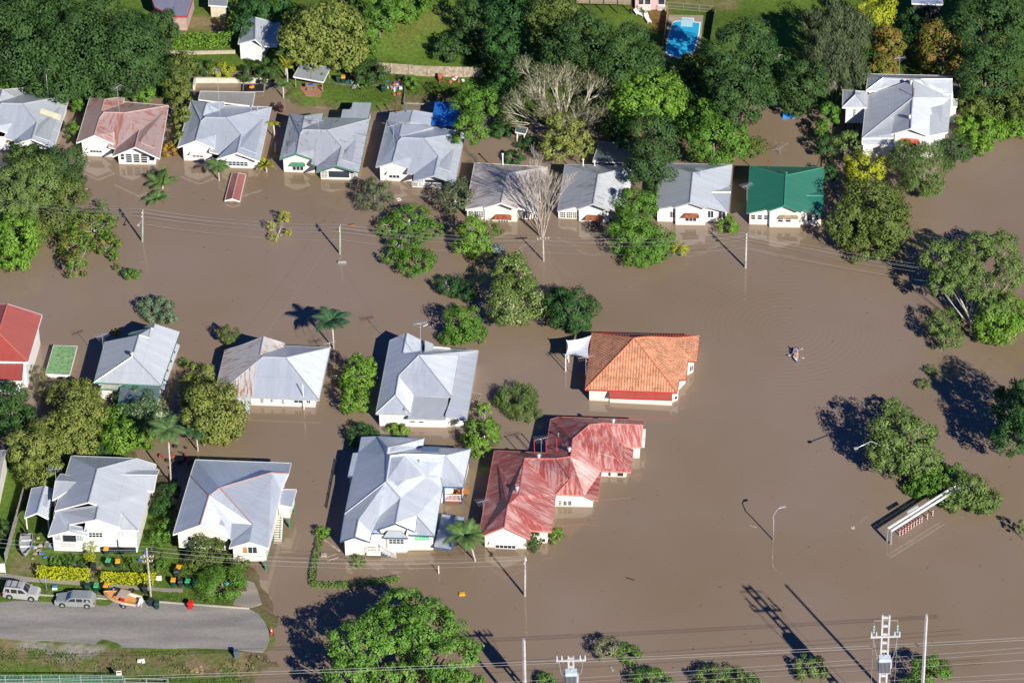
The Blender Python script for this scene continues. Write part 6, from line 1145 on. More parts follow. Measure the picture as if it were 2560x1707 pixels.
# street lamps
def streetlamp(label, crop, bx, by, tx, ty, hx, hy, name='street_lamp'):
    b_ = P(crop, bx, by, 0); h = vz(crop, hx, hy, b_)-b_; t = vz(crop, tx, ty, b_)-b_; root = thing(name, label, 'street lamp', b_*1)
    pts = [Vector((0, 0, -1)), Vector((0, 0, t.z-.5)), Vector((t.x, 0, t.z+.15)), Vector((h.x*.35, 0, h.z-.45)), h-Vector((.25*(1 if h.x > 0 else -1), 0, .08))]
    MB().tube(pts, [.09, .08, .07, .06, .05], 8).build('shaft', GALV, root, True); MB().beam(h-Vector((.3 if h.x > 0 else -.3, 0, .1)), h+Vector((.25 if h.x > 0 else -.25, 0, 0)), .26, .14).build('lamp_head', ALU, root)
streetlamp('curved galvanised street lamp alone in open water', 'D3', 242, 375, 242, 185, 330, 95)
b_ = P('F', 2085, 1100, 0); root = thing('street_lamp', 'street lamp almost swallowed by the domed olive fig', 'street lamp', b_*1); h = P('C3', 935, 1070, 6.3)-b_; e = P('C3', 1060, 1010, 6.0)-b_
MB().tube([(0, 0, -1), (0, 0, 3.5), tuple(e), tuple(h)], [.09, .08, .06, .05], 8).build('shaft', GALV, root, True); MB().beam(h-Vector((.25, 0, 0)), h+Vector((.2, .1, 0)), .3, .16).build('lamp_head', ALU, root)
# clearance gantry
ga, gb = P('D3', 1213, 290, 2.1), P('C3', 1785, 1385, 2.2); root = thing('height_gantry', 'grey height clearance gantry with hanging red and white markers', 'gantry', (ga.x, ga.y, 0)); o0 = Vector((ga.x, ga.y, 0)); dg = (gb-ga).normalized(); sg = Vector((-dg.y, dg.x, 0)).normalized()
for s_ in (-.3, .3): MB().beam(ga-o0+sg*s_, gb-o0+sg*s_, .17, .24).build('rail', paint('bright_rail', (.72, .75, .78), .4), root)
for i in range(14): q = ga.lerp(gb, i/13)-o0; MB().beam(q-sg*.23, q+sg*.23, .07, .1).build('cross_bar', GALV, root)
for q in (ga, gb):
    for s_ in (-.3, .3): r_ = q-o0+sg*s_; MB().box((r_.x, r_.y, .42), .17, .17, 3.1, Vector((dg.x, dg.y, 0))).build('post', GALV, root)
q1 = P('D3', 1360, 145, 2.6)-o0; q2 = P('D3', 1450, 92, 2.6)-o0; MB().beam(q1, q2, .12, .35).build('sign_back', ALU, root)
REDP = paint('marker_red', (.55, .03, .03), .5)
for i, (x, y) in enumerate(((1298, 335), (1323, 326), (1347, 310), (1370, 294), (1393, 280), (1416, 264), (1439, 248), (1462, 236), (1482, 222), (1528, 196), (1574, 166))):
    bq = P('D3', x, y, .05)-o0; tt = ((bq+o0-ga).dot(dg)); tp = ga+dg*tt-o0; tp = Vector((bq.x, bq.y, tp.z))
    mk = MB().tube([(bq.x, bq.y, .95), tuple(tp)], .012, 4).build('hanger', GALV, root)
    for j in range(6): MB().tube([(bq.x, bq.y, .05+j*.15), (bq.x, bq.y, .2+j*.15)], .075, 8).build('marker', REDP if j % 2 else TRIM, root)
# ---------------------------------------------------------------- people in the kayak
SKIN = paint('skin', (.55, .32, .22), .6); HAIR = paint('dark_hair', (.03, .02, .015), .7)
def person(label, loc, rz, shirt, scale=1.0, hat=None, pants=None, arms=1):
    root = thing('person', label, 'person', loc, None, rz); me = bpy.data.meshes.new('body'); 
    V_ = [(0, 0, .10), (0, 0, .32), (0, .0, .55), (0, 0, .66), (0, .02, .73), (0, .03, .84), (-.19, 0, .56), (-.27, .18, .42), (-.25, .42, .42), (.19, 0, .56), (.27, .18, .42), (.25, .42, .45), (-.11, .02, .10), (-.15, .45, .20), (-.12, .85, .05), (.11, .02, .10), (.15, .45, .20), (.12, .85, .05)]
    E_ = [(0, 1), (1, 2), (2, 3), (3, 4), (4, 5), (2, 6), (6, 7), (7, 8), (2, 9), (9, 10), (10, 11), (0, 12), (12, 13), (13, 14), (0, 15), (15, 16), (16, 17)]
    R_ = [.15, .14, .15, .065, .075, .085, .075, .05, .035, .075, .05, .035, .09, .07, .05, .09, .07, .05]
    me.from_pydata(V_, E_, []); me.materials.append(SKIN); o = bpy.data.objects.new('body', me); COL.objects.link(o); o.parent = root
    sk = o.modifiers.new('skin', 'SKIN'); o.modifiers.new('sub', 'SUBSURF').levels = 1; o.modifiers['sub'].render_levels = 1
    for i, r_ in enumerate(R_): me.skin_vertices[0].data[i].radius = (r_, r_)
    me.skin_vertices[0].data[0].use_root = True
    for s_, hp in ((-1, (-.25, .42, .42)), (1, (.25, .42, .45))):      # five fingers closed round the shaft
        mb = MB()
        for f in range(4): y0 = .03; mb.tube([(hp[0]-.03+f*.02, hp[1]+.0, hp[2]), (hp[0]-.03+f*.02, hp[1]+.06-.004*f, hp[2]+.01), (hp[0]-.03+f*.02, hp[1]+.06, hp[2]-.03), (hp[0]-.03+f*.02, hp[1]+.02, hp[2]-.04)], [.011, .01, .009, .007], 5)
        mb.tube([(hp[0]-s_*.035, hp[1], hp[2]), (hp[0]-s_*.05, hp[1]+.04, hp[2]-.02)], [.012, .009], 5); mb.build('fingers', SKIN, root)
    MB().lathe((0, 0, .28), [(.17, 0), (.2, .1), (.2, .24), (.16, .33), (.07, .35)], 12).build('life_jacket', shirt, root, True)
    MB().lathe((0, .02, .80), [(.105, 0), (.11, .06), (.09, .13), (.03, .165)], 12).build('hat' if hat else 'hair', hat or HAIR, root, True)
    return root
KH = math.radians(-81+180); kc = P('C3', 432, 304, 0)
ka = thing('kayak', 'pale blue tandem kayak crossing the flooded street', 'kayak', kc*1); bow = P('C3', 436, 366, 0); stern = P('C3', 420, 250, 0); kd = (bow-stern).normalized(); KL = (bow-stern).length
def hull(L_, B_, Hh, mat, name, root, rows=14, cols=9, bowp=1.4, sternw=0.0, inner=True):
    vs = []; fs = []
    for i in range(rows+1):
        t = i/rows; u = 2*t-1; wv = (1-abs(u)**2.2)**.8 if sternw == 0 else (min(1, sternw+(1-sternw)*(1-(max(0, .35-t)/.35)**2)) if t < .35 else (1-((t-.35)/.65)**2.0)**.75); wv = max(wv, .02); sh = Hh*(1+.25*u*u*(1 if u > 0 or sternw == 0 else 0))
        for j in range(cols): a = math.pi*j/(cols-1); vs.append((-math.cos(a)*B_/2*wv, (t-.5)*L_, sh-math.sin(a)**.7*sh*(1.0 if 0 < j < cols-1 else 0)*(.6+.4*wv)))
    for i in range(rows):
        for j in range(cols-1): k = i*cols+j; fs.append((k, k+1, k+cols+1, k+cols))
    fs.append(tuple(range(cols))); mb = MB(); mb.add(vs, fs); return mb.build(name, mat, root, True)
KB = paint('kayak_blue', (.25, .55, .75), .3); ka.rotation_euler.z = math.atan2(kd.y, kd.x)-math.pi/2
hull(KL, .78, .32, KB, 'hull', ka); MB().slab([(-.05, -KL*.46, .30), (-.33, -KL*.2, .28), (-.36, 0, .27), (-.33, KL*.2, .28), (-.05, KL*.46, .32), (.05, KL*.46, .32), (.33, KL*.2, .28), (.36, 0, .27), (.33, -KL*.2, .28), (.05, -KL*.46, .30)], .05).build('deck', paint('kayak_white', (.75, .8, .85), .3), ka)
rzk = ka.rotation_euler.z
for i, (f, lab, jk, ht) in enumerate(((-.22, 'person in a blue and pink life jacket paddling at the back of the kayak', paint('jacket_blue', (.12, .08, .45), .7), paint('cap_navy', (.03, .05, .2), .7)), (.12, 'person in an orange life jacket sitting at the front of the kayak', paint('jacket_orange', (.65, .14, .03), .7), None))):
    loc = kc+kd*(KL*f)+ZX*.12; person(lab, loc, rzk, jk, hat=ht)
    pc = loc+kd*.42+ZX*.43; ax = Vector((-kd.y, kd.x, 0)).normalized(); ax = (ax*math.cos(.5)+kd*math.sin(.5)*(1 if i else -1)); r_ = thing('paddle', ['double-bladed paddle held by the rear paddler', 'double-bladed paddle held by the front paddler'][i], 'paddle', pc)
    up_ = Vector((0, 0, .12)); MB().tube([-ax*.85-up_, ax*.85+up_], .014, 6).build('shaft', ALU, r_)
    for s_ in (-1, 1): c_ = ax*s_*.97+up_*s_; MB().beam(c_-ax*.14, c_+ax*.14, .13, .02).build('blade', TRIM, r_)
# ---------------------------------------------------------------- cars and boats
TYRE = paint('tyre', (.025, .025, .025), .8); RIM = paint('alloy_rim', (.55, .56, .58), .3, .03, 1, .6); CGL = paint('car_glass', (.02, .025, .03), .05, .05, 1, 0, .8)
def car(label, crop, rp, fp, length, width, prof, roofy, glass, paintm, name, lower=None, wr=.33, extras=True):
    """rp/fp: pixels where near-side rear and front tyres meet the road"""
    A = P(crop, *rp, .43); B_ = P(crop, *fp, .43); d = (B_-A).normalized(); sd_ = Vector((-d.y, d.x, 0)); wb = (B_-A).length
    if sd_.y < 0: sd_ = -sd_
    c = (A+B_)/2+sd_*(width/2-.1); root = thing(name, label, 'car', (c.x, c.y, .43)); root.rotation_euler.z = math.atan2(d.y, d.x); k = length
    hw = width/2; n_ = len(prof); vs = []
    # body cross sections: x, z pairs along the outline, tumblehome above the belt line
    belt = roofy
    def wid(z, x): return hw*(1-max(0, z-belt)*.24)*(1-.10*max(0, abs(x/(k/2))-.72)/.28)
    fs = []; rings = []
    for (x, z) in prof: 
        w_ = wid(z, x); rings.append([(x, -w_, z), (x, -w_*.9, z+.035), (x, w_*.9, z+.035), (x, w_, z)])
    for r_ in rings: vs += r_
    for i in range(n_-1):
        for j in range(3): q = i*4+j; fs.append((q, q+1, q+5, q+4))
    b0 = len(vs); xs_ = [p[0] for p in prof]
    for (x, z) in prof: vs += [(x, -hw*(1-.1*max(0, abs(x/(k/2))-.72)/.28), min(z, belt)), (x, -hw*.97*(1-.1*max(0, abs(x/(k/2))-.72)/.28), .24), (x, hw*.97*(1-.1*max(0, abs(x/(k/2))-.72)/.28), .24), (x, hw*(1-.1*max(0, abs(x/(k/2))-.72)/.28), min(z, belt))]
    for i in range(n_-1):
        a0 = b0+i*4; a1 = b0+(i+1)*4; fs += [(a0, a0+1, a1+1, a1), (a0+2, a0+3, a1+3, a1+2), (i*4, a0, a1, (i+1)*4), (a0+3, i*4+3, (i+1)*4+3, a1+3), (a0+1, a0+2, a1+2, a1+1)]
    fs += [(0, 1, 2, 3, b0+3, b0+2, b0+1, b0), tuple([(n_-1)*4+3, (n_-1)*4+2, (n_-1)*4+1, (n_-1)*4, b0+(n_-1)*4, b0+(n_-1)*4+1, b0+(n_-1)*4+2, b0+(n_-1)*4+3])]
    body = MB().add(vs, fs).build('body', paintm, root)
    for s_ in (-1, 1):
        for g_ in glass:
            pts = [(x, s_*(wid(z, x)+.012), z) for x, z in g_]; mb = MB(); nn = len(g_); mb.add(pts+[(p[0], p[1]-s_*.03, p[2]) for p in pts], [tuple(range(nn)), tuple(range(nn, 2*nn))]); mb.build('side_window', CGL, root)
        for xw in (-wb/2, wb/2):
            w_ = MB().tube([(xw, s_*(hw-.2), wr), (xw, s_*(hw+.015), wr)], wr, 18).build('wheel', TYRE, root); MB().tube([(xw, s_*(hw-.02), wr), (xw, s_*(hw+.03), wr)], wr*.62, 12).build('rim', RIM, w_)
            MB().tube([(xw, s_*(hw-.1), wr+.03), (xw, s_*(hw+.004), wr+.03)], wr*1.17, 18).build('wheel_arch', BLACK, root)
        MB().box((k/2-.12, s_*(hw-.27), .68), .2, .34, .16).build('headlight', paint('lamp_clear', (.8, .82, .85), .1), root); MB().box((-k/2+.08, s_*(hw-.14), .8), .14, .16, .3).build('tail_light', paint('lamp_red', (.5, .02, .02), .2), root)
        MB().box((prof_w(prof, belt, 1)-.1, s_*(hw+.08), belt+.06), .12, .16, .12).build('mirror', paintm, root)
    MB().box((k/2-.04, 0, .4), .14, width*.86, .2).build('bumper', lower or paintm, root); MB().box((-k/2+.04, 0, .42), .14, width*.86, .2).build('bumper', lower or paintm, root); MB().box((k/2+.02, 0, .42), .03, .5, .12).build('number_plate', TRIM, root)
    return root, wid, hw
def prof_w(prof, belt, s_):
    for i in range(len(prof)-1):
        (x0, z0), (x1, z1) = prof[i], prof[i+1]
        if z0 > belt >= z1: return x0
    return 0
SILV = paint('silver_paint', (.60, .60, .58), .25, .03, 1, .4, .6); SILG = paint('greenish_silver_paint', (.40, .44, .42), .25, .03, 1, .4, .6)
# front is +x in the car's frame
suv = [(-2.2, .6), (-2.2, .95), (-2.1, 1.05), (-1.95, 1.66), (-1.7, 1.74), (.1, 1.72), (.35, 1.66), (.95, 1.12), (1.15, 1.08), (1.95, .98), (2.15, .8), (2.2, .5)]
r_, wf, hw = car('silver four-wheel-drive wagon with roof rails, parked facing right', 'D0', (82, 868), (262, 884), 4.4, 1.8, suv, 1.05, [[(-1.9, 1.1), (-1.78, 1.58), (-1.3, 1.6), (-1.25, 1.1)], [(-1.1, 1.1), (-1.1, 1.6), (-.35, 1.6), (-.35, 1.1)], [(-.22, 1.1), (-.22, 1.6), (.25, 1.58), (.78, 1.14)]], SILV, 'parked_car', paint('grey_plastic', (.15, .15, .15), .6), .36)
MB().add([(.40, -.62, 1.665), (.40, .62, 1.665), (.96, .72, 1.17), (.96, -.72, 1.17)], [(0, 1, 2, 3)]).build('windscreen', CGL, r_)
for s_ in (-.62, .62): MB().beam((-1.7, s_, 1.86), (.1, s_, 1.84), .05).build('roof_rail', BLACK, r_)
for x_ in (-1.2, -.4): MB().beam((x_, -.62, 1.84), (x_, .62, 1.84), .05).build('roof_bar', BLACK, r_)
wag = [(-2.45, .55), (-2.45, .85), (-2.35, .98), (-2.0, 1.42), (-1.6, 1.48), (.2, 1.47), (.45, 1.42), (1.1, .98), (1.3, .95), (2.25, .82), (2.42, .66), (2.45, .45)]
r_, wf, hw = car('greenish silver station wagon with boat trailer hitched behind, facing left', 'D0', (727, 943), (522, 934), 4.9, 1.82, wag, .95, [[(-2.05, 1.0), (-1.85, 1.36), (-1.2, 1.4), (-1.15, 1.0)], [(-1.0, 1.0), (-1.0, 1.4), (-.25, 1.4), (-.25, 1.0)], [(-.12, 1.0), (-.12, 1.4), (.35, 1.36), (.92, 1.0)]], SILG, 'parked_car')
MB().add([(.50, -.6, 1.42), (.50, .6, 1.42), (1.1, .7, 1.03), (1.1, -.7, 1.03)], [(0, 1, 2, 3)]).build('windscreen', CGL, r_)
def boat(label, crop, ax, ay, bx, by, B_, Hh, mat, inner, name, z0=.95, extras=None, catn='boat'):
    a = P(crop, ax, ay, z0); b_ = P(crop, bx, by, z0); d = (b_-a).normalized(); c = (a+b_)/2; L_ = (b_-a).length; root = thing(name, label, catn, (c.x, c.y, z0-.3)); root.rotation_euler.z = math.atan2(d.y, d.x)-math.pi/2
    hull(L_, B_, Hh, mat, 'hull', root, sternw=.85); fl = []
    for i in range(11):
        t = i/10; wv = min(1, .85+.15*(1-(max(0, .35-t)/.35)**2)) if t < .35 else (1-((t-.35)/.65)**2)**.75; fl.append((max(wv, .03)*B_/2*.93, (t-.5)*L_*.96))
    MB().slab([(-x, y, Hh*.45) for x, y in fl]+[(x, y, Hh*.45) for x, y in fl[::-1]], .04).build('floor', inner, root); return root, L_
def rim(root, L_, B_, Hh, mat, w_=.09):
    mb = MB(); pts = [(max(.02, (min(1, .85+.15*(1-(max(0, .35-i/14)/.35)**2)) if i/14 < .35 else (1-((i/14-.35)/.65)**2)**.75))*B_/2, (i/14-.5)*L_, Hh*(1+(.25*(2*i/14-1)**2 if i > 7 else 0))) for i in range(15)]
    mb.tube([(-x, y, z) for x, y, z in pts]+[(x, y, z) for x, y, z in pts[::-1]], w_/2, 5); mb.build('gunwale', mat, root)
ORB = paint('boat_orange', (.60, .30, .10), .5); CANV = paint('beige_canvas', (.42, .34, .26), .85)
bt, BL_ = boat('white speedboat with orange deck and beige canopy on a road trailer', 'D0', 1165, 900, 868, 838, 1.9, .75, TRIM, ORB, 'speedboat'); rim(bt, BL_, 1.9, .75, ORB, .14)
MB().slab([(-.75, -.9, 1.25), (.75, -.9, 1.25), (.75, .35, 1.3), (-.75, .35, 1.3)], .05).build('canopy', CANV, bt)
for x_ in (-.7, .7):
    for y_ in (-.85, .3): MB().tube([(x_, y_, .5), (x_, y_, 1.25)], .02, 5).build('canopy_pole', ALU, bt)
MB().slab([(-.7, BL_*.24, .82), (.7, BL_*.24, .82), (0, BL_*.47, .98)], .04).build('foredeck', ORB, bt); MB().add([(-.7, .6, .8), (.7, .6, .8), (.6, .4, 1.15), (-.6, .4, 1.15)], [(0, 1, 2, 3)]).build('windscreen', CGL, bt)
MB().box((0, -BL_*.5-.22, .75), .34, .4, .55).build('outboard_motor', TRIM, bt); MB().box((0, -BL_*.5-.2, .2), .14, .2, .8).build('motor_leg', ALU, bt)
MB().box((-.35, -.2, .5), .45, .45, .3).build('seat', REDP, bt); MB().box((.35, -.2, .5), .45, .45, .3).build('seat', REDP, bt)
tl = thing('boat_trailer', 'galvanised boat trailer carrying the speedboat behind the wagon', 'trailer', (bt.location.x, bt.location.y, .43)); tl.rotation_euler.z = bt.rotation_euler.z
for s_ in (-.55, .55): MB().beam((s_, -BL_*.42, .42), (s_*.4, BL_*.35, .42), .08, .1).build('chassis_rail', GALV, tl)
MB().beam((0, BL_*.3, .42), (0, BL_*.5+.9, .4), .08, .1).build('drawbar', GALV, tl)
for s_ in (-1, 1):
    w_ = MB().tube([(s_*.85, -.6, .3), (s_*1.02, -.6, .3)], .3, 14).build('wheel', TYRE, tl); MB().tube([(s_*.9, -.6, .3), (s_*1.04, -.6, .3)], .17, 10).build('rim', RIM, w_); MB().slab([(s_*.8, -.95, .66), (s_*1.06, -.95, .66), (s_*1.06, -.25, .66), (s_*.8, -.25, .66)], .03).build('mudguard', GALV, tl)
tb, TL_ = boat('small open aluminium dinghy on a trailer beside the grey fence', 'D0', 225, 335, 205, 515, 1.6, .62, ALU, paint('dinghy_inside', (.35, .38, .4), .5), 'dinghy', z0=.9); rim(tb, TL_, 1.6, .62, ALU, .1)
for y_ in (-.9, .3): MB().box((0, y_, .5), 1.35, .32, .06).build('thwart', TRIM, tb)
MB().box((0, -TL_*.5-.1, .8), .3, .35, .5).build('outboard_motor', BLACK, tb)
# ---------------------------------------------------------------- wheelie bins
BG = paint('bin_green', (.015, .06, .045), .5); BB = paint('bin_black', (.03, .035, .04), .5); LY = paint('lid_yellow', (.80, .36, .02), .5); LG = paint('lid_green', (.04, .42, .16), .5); BR_ = paint('bin_red', (.62, .02, .015), .5); BGR = paint('bin_blue_grey', (.10, .14, .19), .5)
def wbin(label, x, y, body, lid, rz=0.0, crop='D0', g=GZ):
    b_ = P(crop, x, y, g); root = thing('wheelie_bin', label, 'wheelie bin', b_*1, None, rz); w0, w1, h = .22, .29, .95
    MB().add([(-w0, -w0, .06), (w0, -w0, .06), (w0, w0+.06, .06), (-w0, w0+.06, .06), (-w1, -w1-.04, h), (w1, -w1-.04, h), (w1, w1+.08, h), (-w1, w1+.08, h)], [(3, 2, 1, 0), (4, 5, 6, 7), (0, 1, 5, 4), (1, 2, 6, 5), (2, 3, 7, 6), (3, 0, 4, 7)]).build('tub', body, root)
    MB().add([(-w1-.03, -w1-.08, h+.005), (w1+.03, -w1-.08, h+.005), (w1+.03, w1+.1, h+.005), (-w1-.03, w1+.1, h+.005), (-w1+.03, -w1-.02, h+.10), (w1-.03, -w1-.02, h+.10), (w1-.03, w1+.04, h+.13), (-w1+.03, w1+.04, h+.13)], [(3, 2, 1, 0), (4, 5, 6, 7), (0, 1, 5, 4), (1, 2, 6, 5), (2, 3, 7, 6), (3, 0, 4, 7)]).build('lid', lid, root)
    for s_ in (-1, 1): MB().tube([(s_*.22, .3, .1), (s_*.27, .3, .1)], .1, 10).build('wheel', TYRE, root)
    MB().beam((-.22, w1+.16, h-.02), (.22, w1+.16, h-.02), .04).build('handle', body, root)
for t_ in (('yellow-lidded bin against the wall under the bay of the arched-porch house', 888, 498, BG, LY), ('green-lidded bin in the front garden above the hedge gap', 905, 595, BB, LG), ('yellow-lidded bin in the front garden beside the green-lidded one', 985, 602, BG, LY),
           ('plain dark grey bin in the front garden left of the hedge gap', 782, 630, BB, BB), ('dark bin at the left of three on the verge', 732, 800, BG, BG), ('green-lidded bin in the middle of three on the verge', 805, 805, BG, LG), ('orange-yellow-lidded bin at the right of three on the verge', 888, 803, BG, LY),
           ('black bin lying by the timber pole on the footpath', 1212, 815, BB, BB), ('dark bin leaning against the foot of the timber pole', 1258, 920, BB, BB), ('dark green bin standing in the gutter right of the pole', 1310, 945, BG, BG), ('red bin on the road edge, alone', 1590, 945, BR_, BR_),
           ('yellow-lidded bin by itself behind the row of four', 1492, 650, BG, LY), ('yellow-lidded bin at the left of the row of four', 1447, 758, BG, LY), ('black bin second in the row of four', 1505, 762, BB, BB), ('green-lidded bin third in the row of four', 1568, 766, BG, LG), ('all-dark-green bin at the right of the row of four', 1628, 768, BG, BG),
           ('blue-grey bin alone on the muddy verge below the road', 1972, 1352, BGR, BGR), ('toppled dark bin behind the row of four', 1470, 680, BB, BB)):
    wbin(*t_, rz=random.uniform(-.25, .25))
wbin('yellow-lidded bin in the backyard beside the shelter', 795, 690, BG, LY, crop='A1'); wbin('dark green bin in the backyard beside the yellow-lidded one', 755, 690, BG, BG, crop='A1'); wbin('dark green bin standing on the backyard grass near the bicycles', 1130, 768, BG, BG, crop='A1')
# ---------------------------------------------------------------- fences
def fence(label, crop, pts, h, mat, name='paling_fence', ground=GZ, t=.06, postm=None, rails=False, gap=.0, z_lo=.02):
    ps = [P(crop, x, y, ground) for x, y in pts]; root = thing(name, label, 'fence', ps[0]*1); o0 = ps[0]
    for a, b_ in zip(ps, ps[1:]):
        L_ = (b_-a).length; n_ = max(1, int(L_/.16)); mb = MB(); d = (b_-a).normalized()
        if rails:
            for z in (.15, h*.5, h): mb.beam(a-o0+ZX*z, b_-o0+ZX*z, .05, .07)
            if gap:
                for i in range(n_): q = a.lerp(b_, (i+.5)/n_)-o0; mb.box((q.x, q.y, h/2+.05), .045, .03, h, d)
        else:
            rr = random.Random(3)
            for i in range(n_): q = a.lerp(b_, (i+.5)/n_)-o0; hh = h+rr.uniform(-.05, .05); mb.box((q.x, q.y, hh/2+z_lo), L_/n_-.012, t*.4, hh, d)
            mb.beam(a-o0+ZX*h*.8, b_-o0+ZX*h*.8, t*1.2, .08)
        mb.build('panel', mat, root); k = max(1, round(L_/2.4))
        for i in range(k+1): q = a.lerp(b_, i/k)-o0; MB().box((q.x, q.y-.06, (h+.1)/2), .1, .1, h+.1, d).build('post', postm or mat, root)
    return root
PALE = paint('silvered_paling', (.42, .35, .27), .9, .22, 2.5); GRYF = paint('grey_paling', (.30, .29, .27), .9, .2, 2)
fence('weathered timber paling fence along the bottom of the lawn', 'A1', [(1040, 605), (1500, 640), (1950, 650)], 1.75, PALE)
fence('grey timber fence running down beside the dinghy', 'D0', [(215, -40), (150, 200), (60, 520), (48, 560)], 1.5, GRYF); fence('short white fence panel at the left edge', 'D0', [(-60, 640), (45, 645)], 1.4, TRIM)
MESH = paint('mesh_green', (.16, .30, .22), .7)
fence('green wire fence along the bottom edge of the verge', 'D0', [(-100, 1570), (500, 1566), (1030, 1572)], 1.3, MESH, name='wire_fence', rails=True, gap=1, postm=GALV); fence('white tubular gate at the bottom edge', 'D0', [(1045, 1585), (1405, 1592)], 1.1, ALU, name='gate', rails=True, gap=0)
GRN2 = paint('olive_rail', (.22, .24, .14), .8)
fence('slatted pool fence at the back of the swimming pool', 'A2', [(1425, 78), (1830, 112)], 1.2, GRN2, name='pool_fence', rails=True, gap=1); fence('dark shade-cloth fence at the right side of the swimming pool', 'A2', [(1830, 112), (1790, 360)], 1.3, paint('shade_cloth', (.05, .09, .04), .9), name='pool_fence'); fence('timber fence on the left side of the swimming pool', 'A2', [(1432, 120), (1395, 380)], 1.1, WOODM, name='pool_fence')
fence('cream retaining wall under the bright hedge', 'A0', [(1375, 450), (1640, 455), (1960, 448)], .5, paint('cream_block', (.5, .45, .33), .9), name='retaining_wall', t=.5); fence('cream garden wall below the terrace shrubs', 'A0', [(1640, 610), (1960, 625), (2200, 620)], .45, paint('cream_block', (.5, .45, .33), .9), name='garden_wall', t=.5)
wr_ = [P('A0', x, y, 0) for x, y in ((1618, 752), (1630, 690), (2235, 690))]; rw = thing('pool_wall', 'white wall round the flooded courtyard behind the beige lean-to', 'wall', wr_[0]*1)
for a, b_ in zip(wr_, wr_[1:]): MB().beam(a-wr_[0]+ZX*.0, b_-wr_[0]+ZX*.0, .3, 1.6).build('panel', paint('white_render', (.6, .58, .5), .8), rw)
fence('half-drowned white railing at the driveway edge of the big white house', 'C1', [(735, 1180), (660, 1568)], .35, paint('black_rail', (.05, .06, .07), .6), name='side_fence', ground=0, rails=True)
fence('grey sleeper edge of the shaded backyard lawn', 'A1', [(1310, 640), (1305, 870), (1560, 880)], .25, GRYF, name='garden_edging')
# ---------------------------------------------------------------- pool, deck, yard things
pl = [P('A2', x, y, .5) for x, y in ((1500, 178), (1545, 176), (1550, 152), (1645, 156), (1650, 185), (1704, 190), (1692, 290), (1655, 420), (1600, 475), (1520, 480), (1425, 455), (1420, 400), (1440, 290), (1475, 190))]
c = sum(pl, Vector())/len(pl); rp = thing('swimming_pool', 'bright blue swimming pool with white rim at the top of the picture', 'swimming pool', c*1)
MB().slab([c*0+(p-c)*1.035+ZX*-.02 for p in pl], .5).build('rim', TRIM, rp); MB().slab([(p-c)*.96+ZX*.01 for p in pl], .02).build('pool_water', paint('pool_blue', (.03, .42, .70), .05, .02, 1, 0, .6), rp)
cp = [P('A2', x, y, .46) for x, y in ((1440, 125), (1730, 130), (1700, 420), (1400, 500))]; setp(MB().slab(cp, .1).build('pool_paving', asph('pool_paver', (.36, .32, .26), 3)), 'sandy paving round the swimming pool', 'paving', kind='structure')
st = [P('A2', x, y, .53) for x, y in ((1545, 165), (1640, 165), (1640, 225), (1540, 220))]; MB().slab([p-c for p in st], .03).build('steps', paint('pool_step', (.45, .68, .75), .2), rp)
dkp = [P('A2', x, y, 2.2) for x, y in ((668, 20), (1130, 32), (1140, -200), (680, -200))]; rd = thing('timber_deck', 'raised dark timber deck with lattice balustrade at the top edge', 'deck', dkp[0]*1); MB().slab([p-dkp[0] for p in dkp], .2).build('floor', WOODM, rd)
a, b_ = dkp[0]-dkp[0], dkp[1]-dkp[0]; MB().beam(a+ZX*1.0, b_+ZX*1.0, .1).build('top_rail', DARK, rd); MB().beam(a+ZX*.5, b_+ZX*.5, .04, .8).build('lattice_panel', paint('lattice_brown', (.26, .24, .17), .9), rd)
for i in range(5): q = a.lerp(b_, i/4); MB().box((q.x, q.y, -.5), .14, .14, 3.2).build('post', DARK, rd)
def lounger(label, crop, x, y, rz, g=.46):
    r = thing('sun_lounger', label, 'sun lounger', P(crop, x, y, g), None, rz); MB().slab([(-.3, -.9, .35), (.3, -.9, .35), (.3, .35, .35), (-.3, .35, .35)], .05).build('seat', TRIM, r); MB().slab([(-.3, .35, .35), (.3, .35, .35), (.3, .85, .8), (-.3, .85, .8)], .05).build('backrest', TRIM, r)
    for sx in (-.26, .26):
        for sy in (-.8, .3): MB().box((sx, sy, .16), .05, .05, .32).build('leg', TRIM, r)
lounger('white sun lounger nearest the pink house wall', 'A2', 1195, 130, .9); lounger('white sun lounger nearest the pool, on brown paving', 'A2', 1265, 175, .3)
def table(label, crop, x, y, g, mat, name='garden_table', r0=.5):
    r = thing(name, label, 'table', P(crop, x, y, g)); MB().lathe((0, 0, .66), [(r0, 0), (r0, .04)], 14).build('table_top', mat, r); MB().tube([(0, 0, 0), (0, 0, .66)], .04, 6).build('pedestal', mat, r)
    for i in range(3): a = i*2.1; MB().beam((0, 0, .05), (math.cos(a)*.35, math.sin(a)*.35, .02), .05).build('foot', mat, r)
table('round white lattice table beside the loungers', 'A2', 1245, 105, .46, LATT)
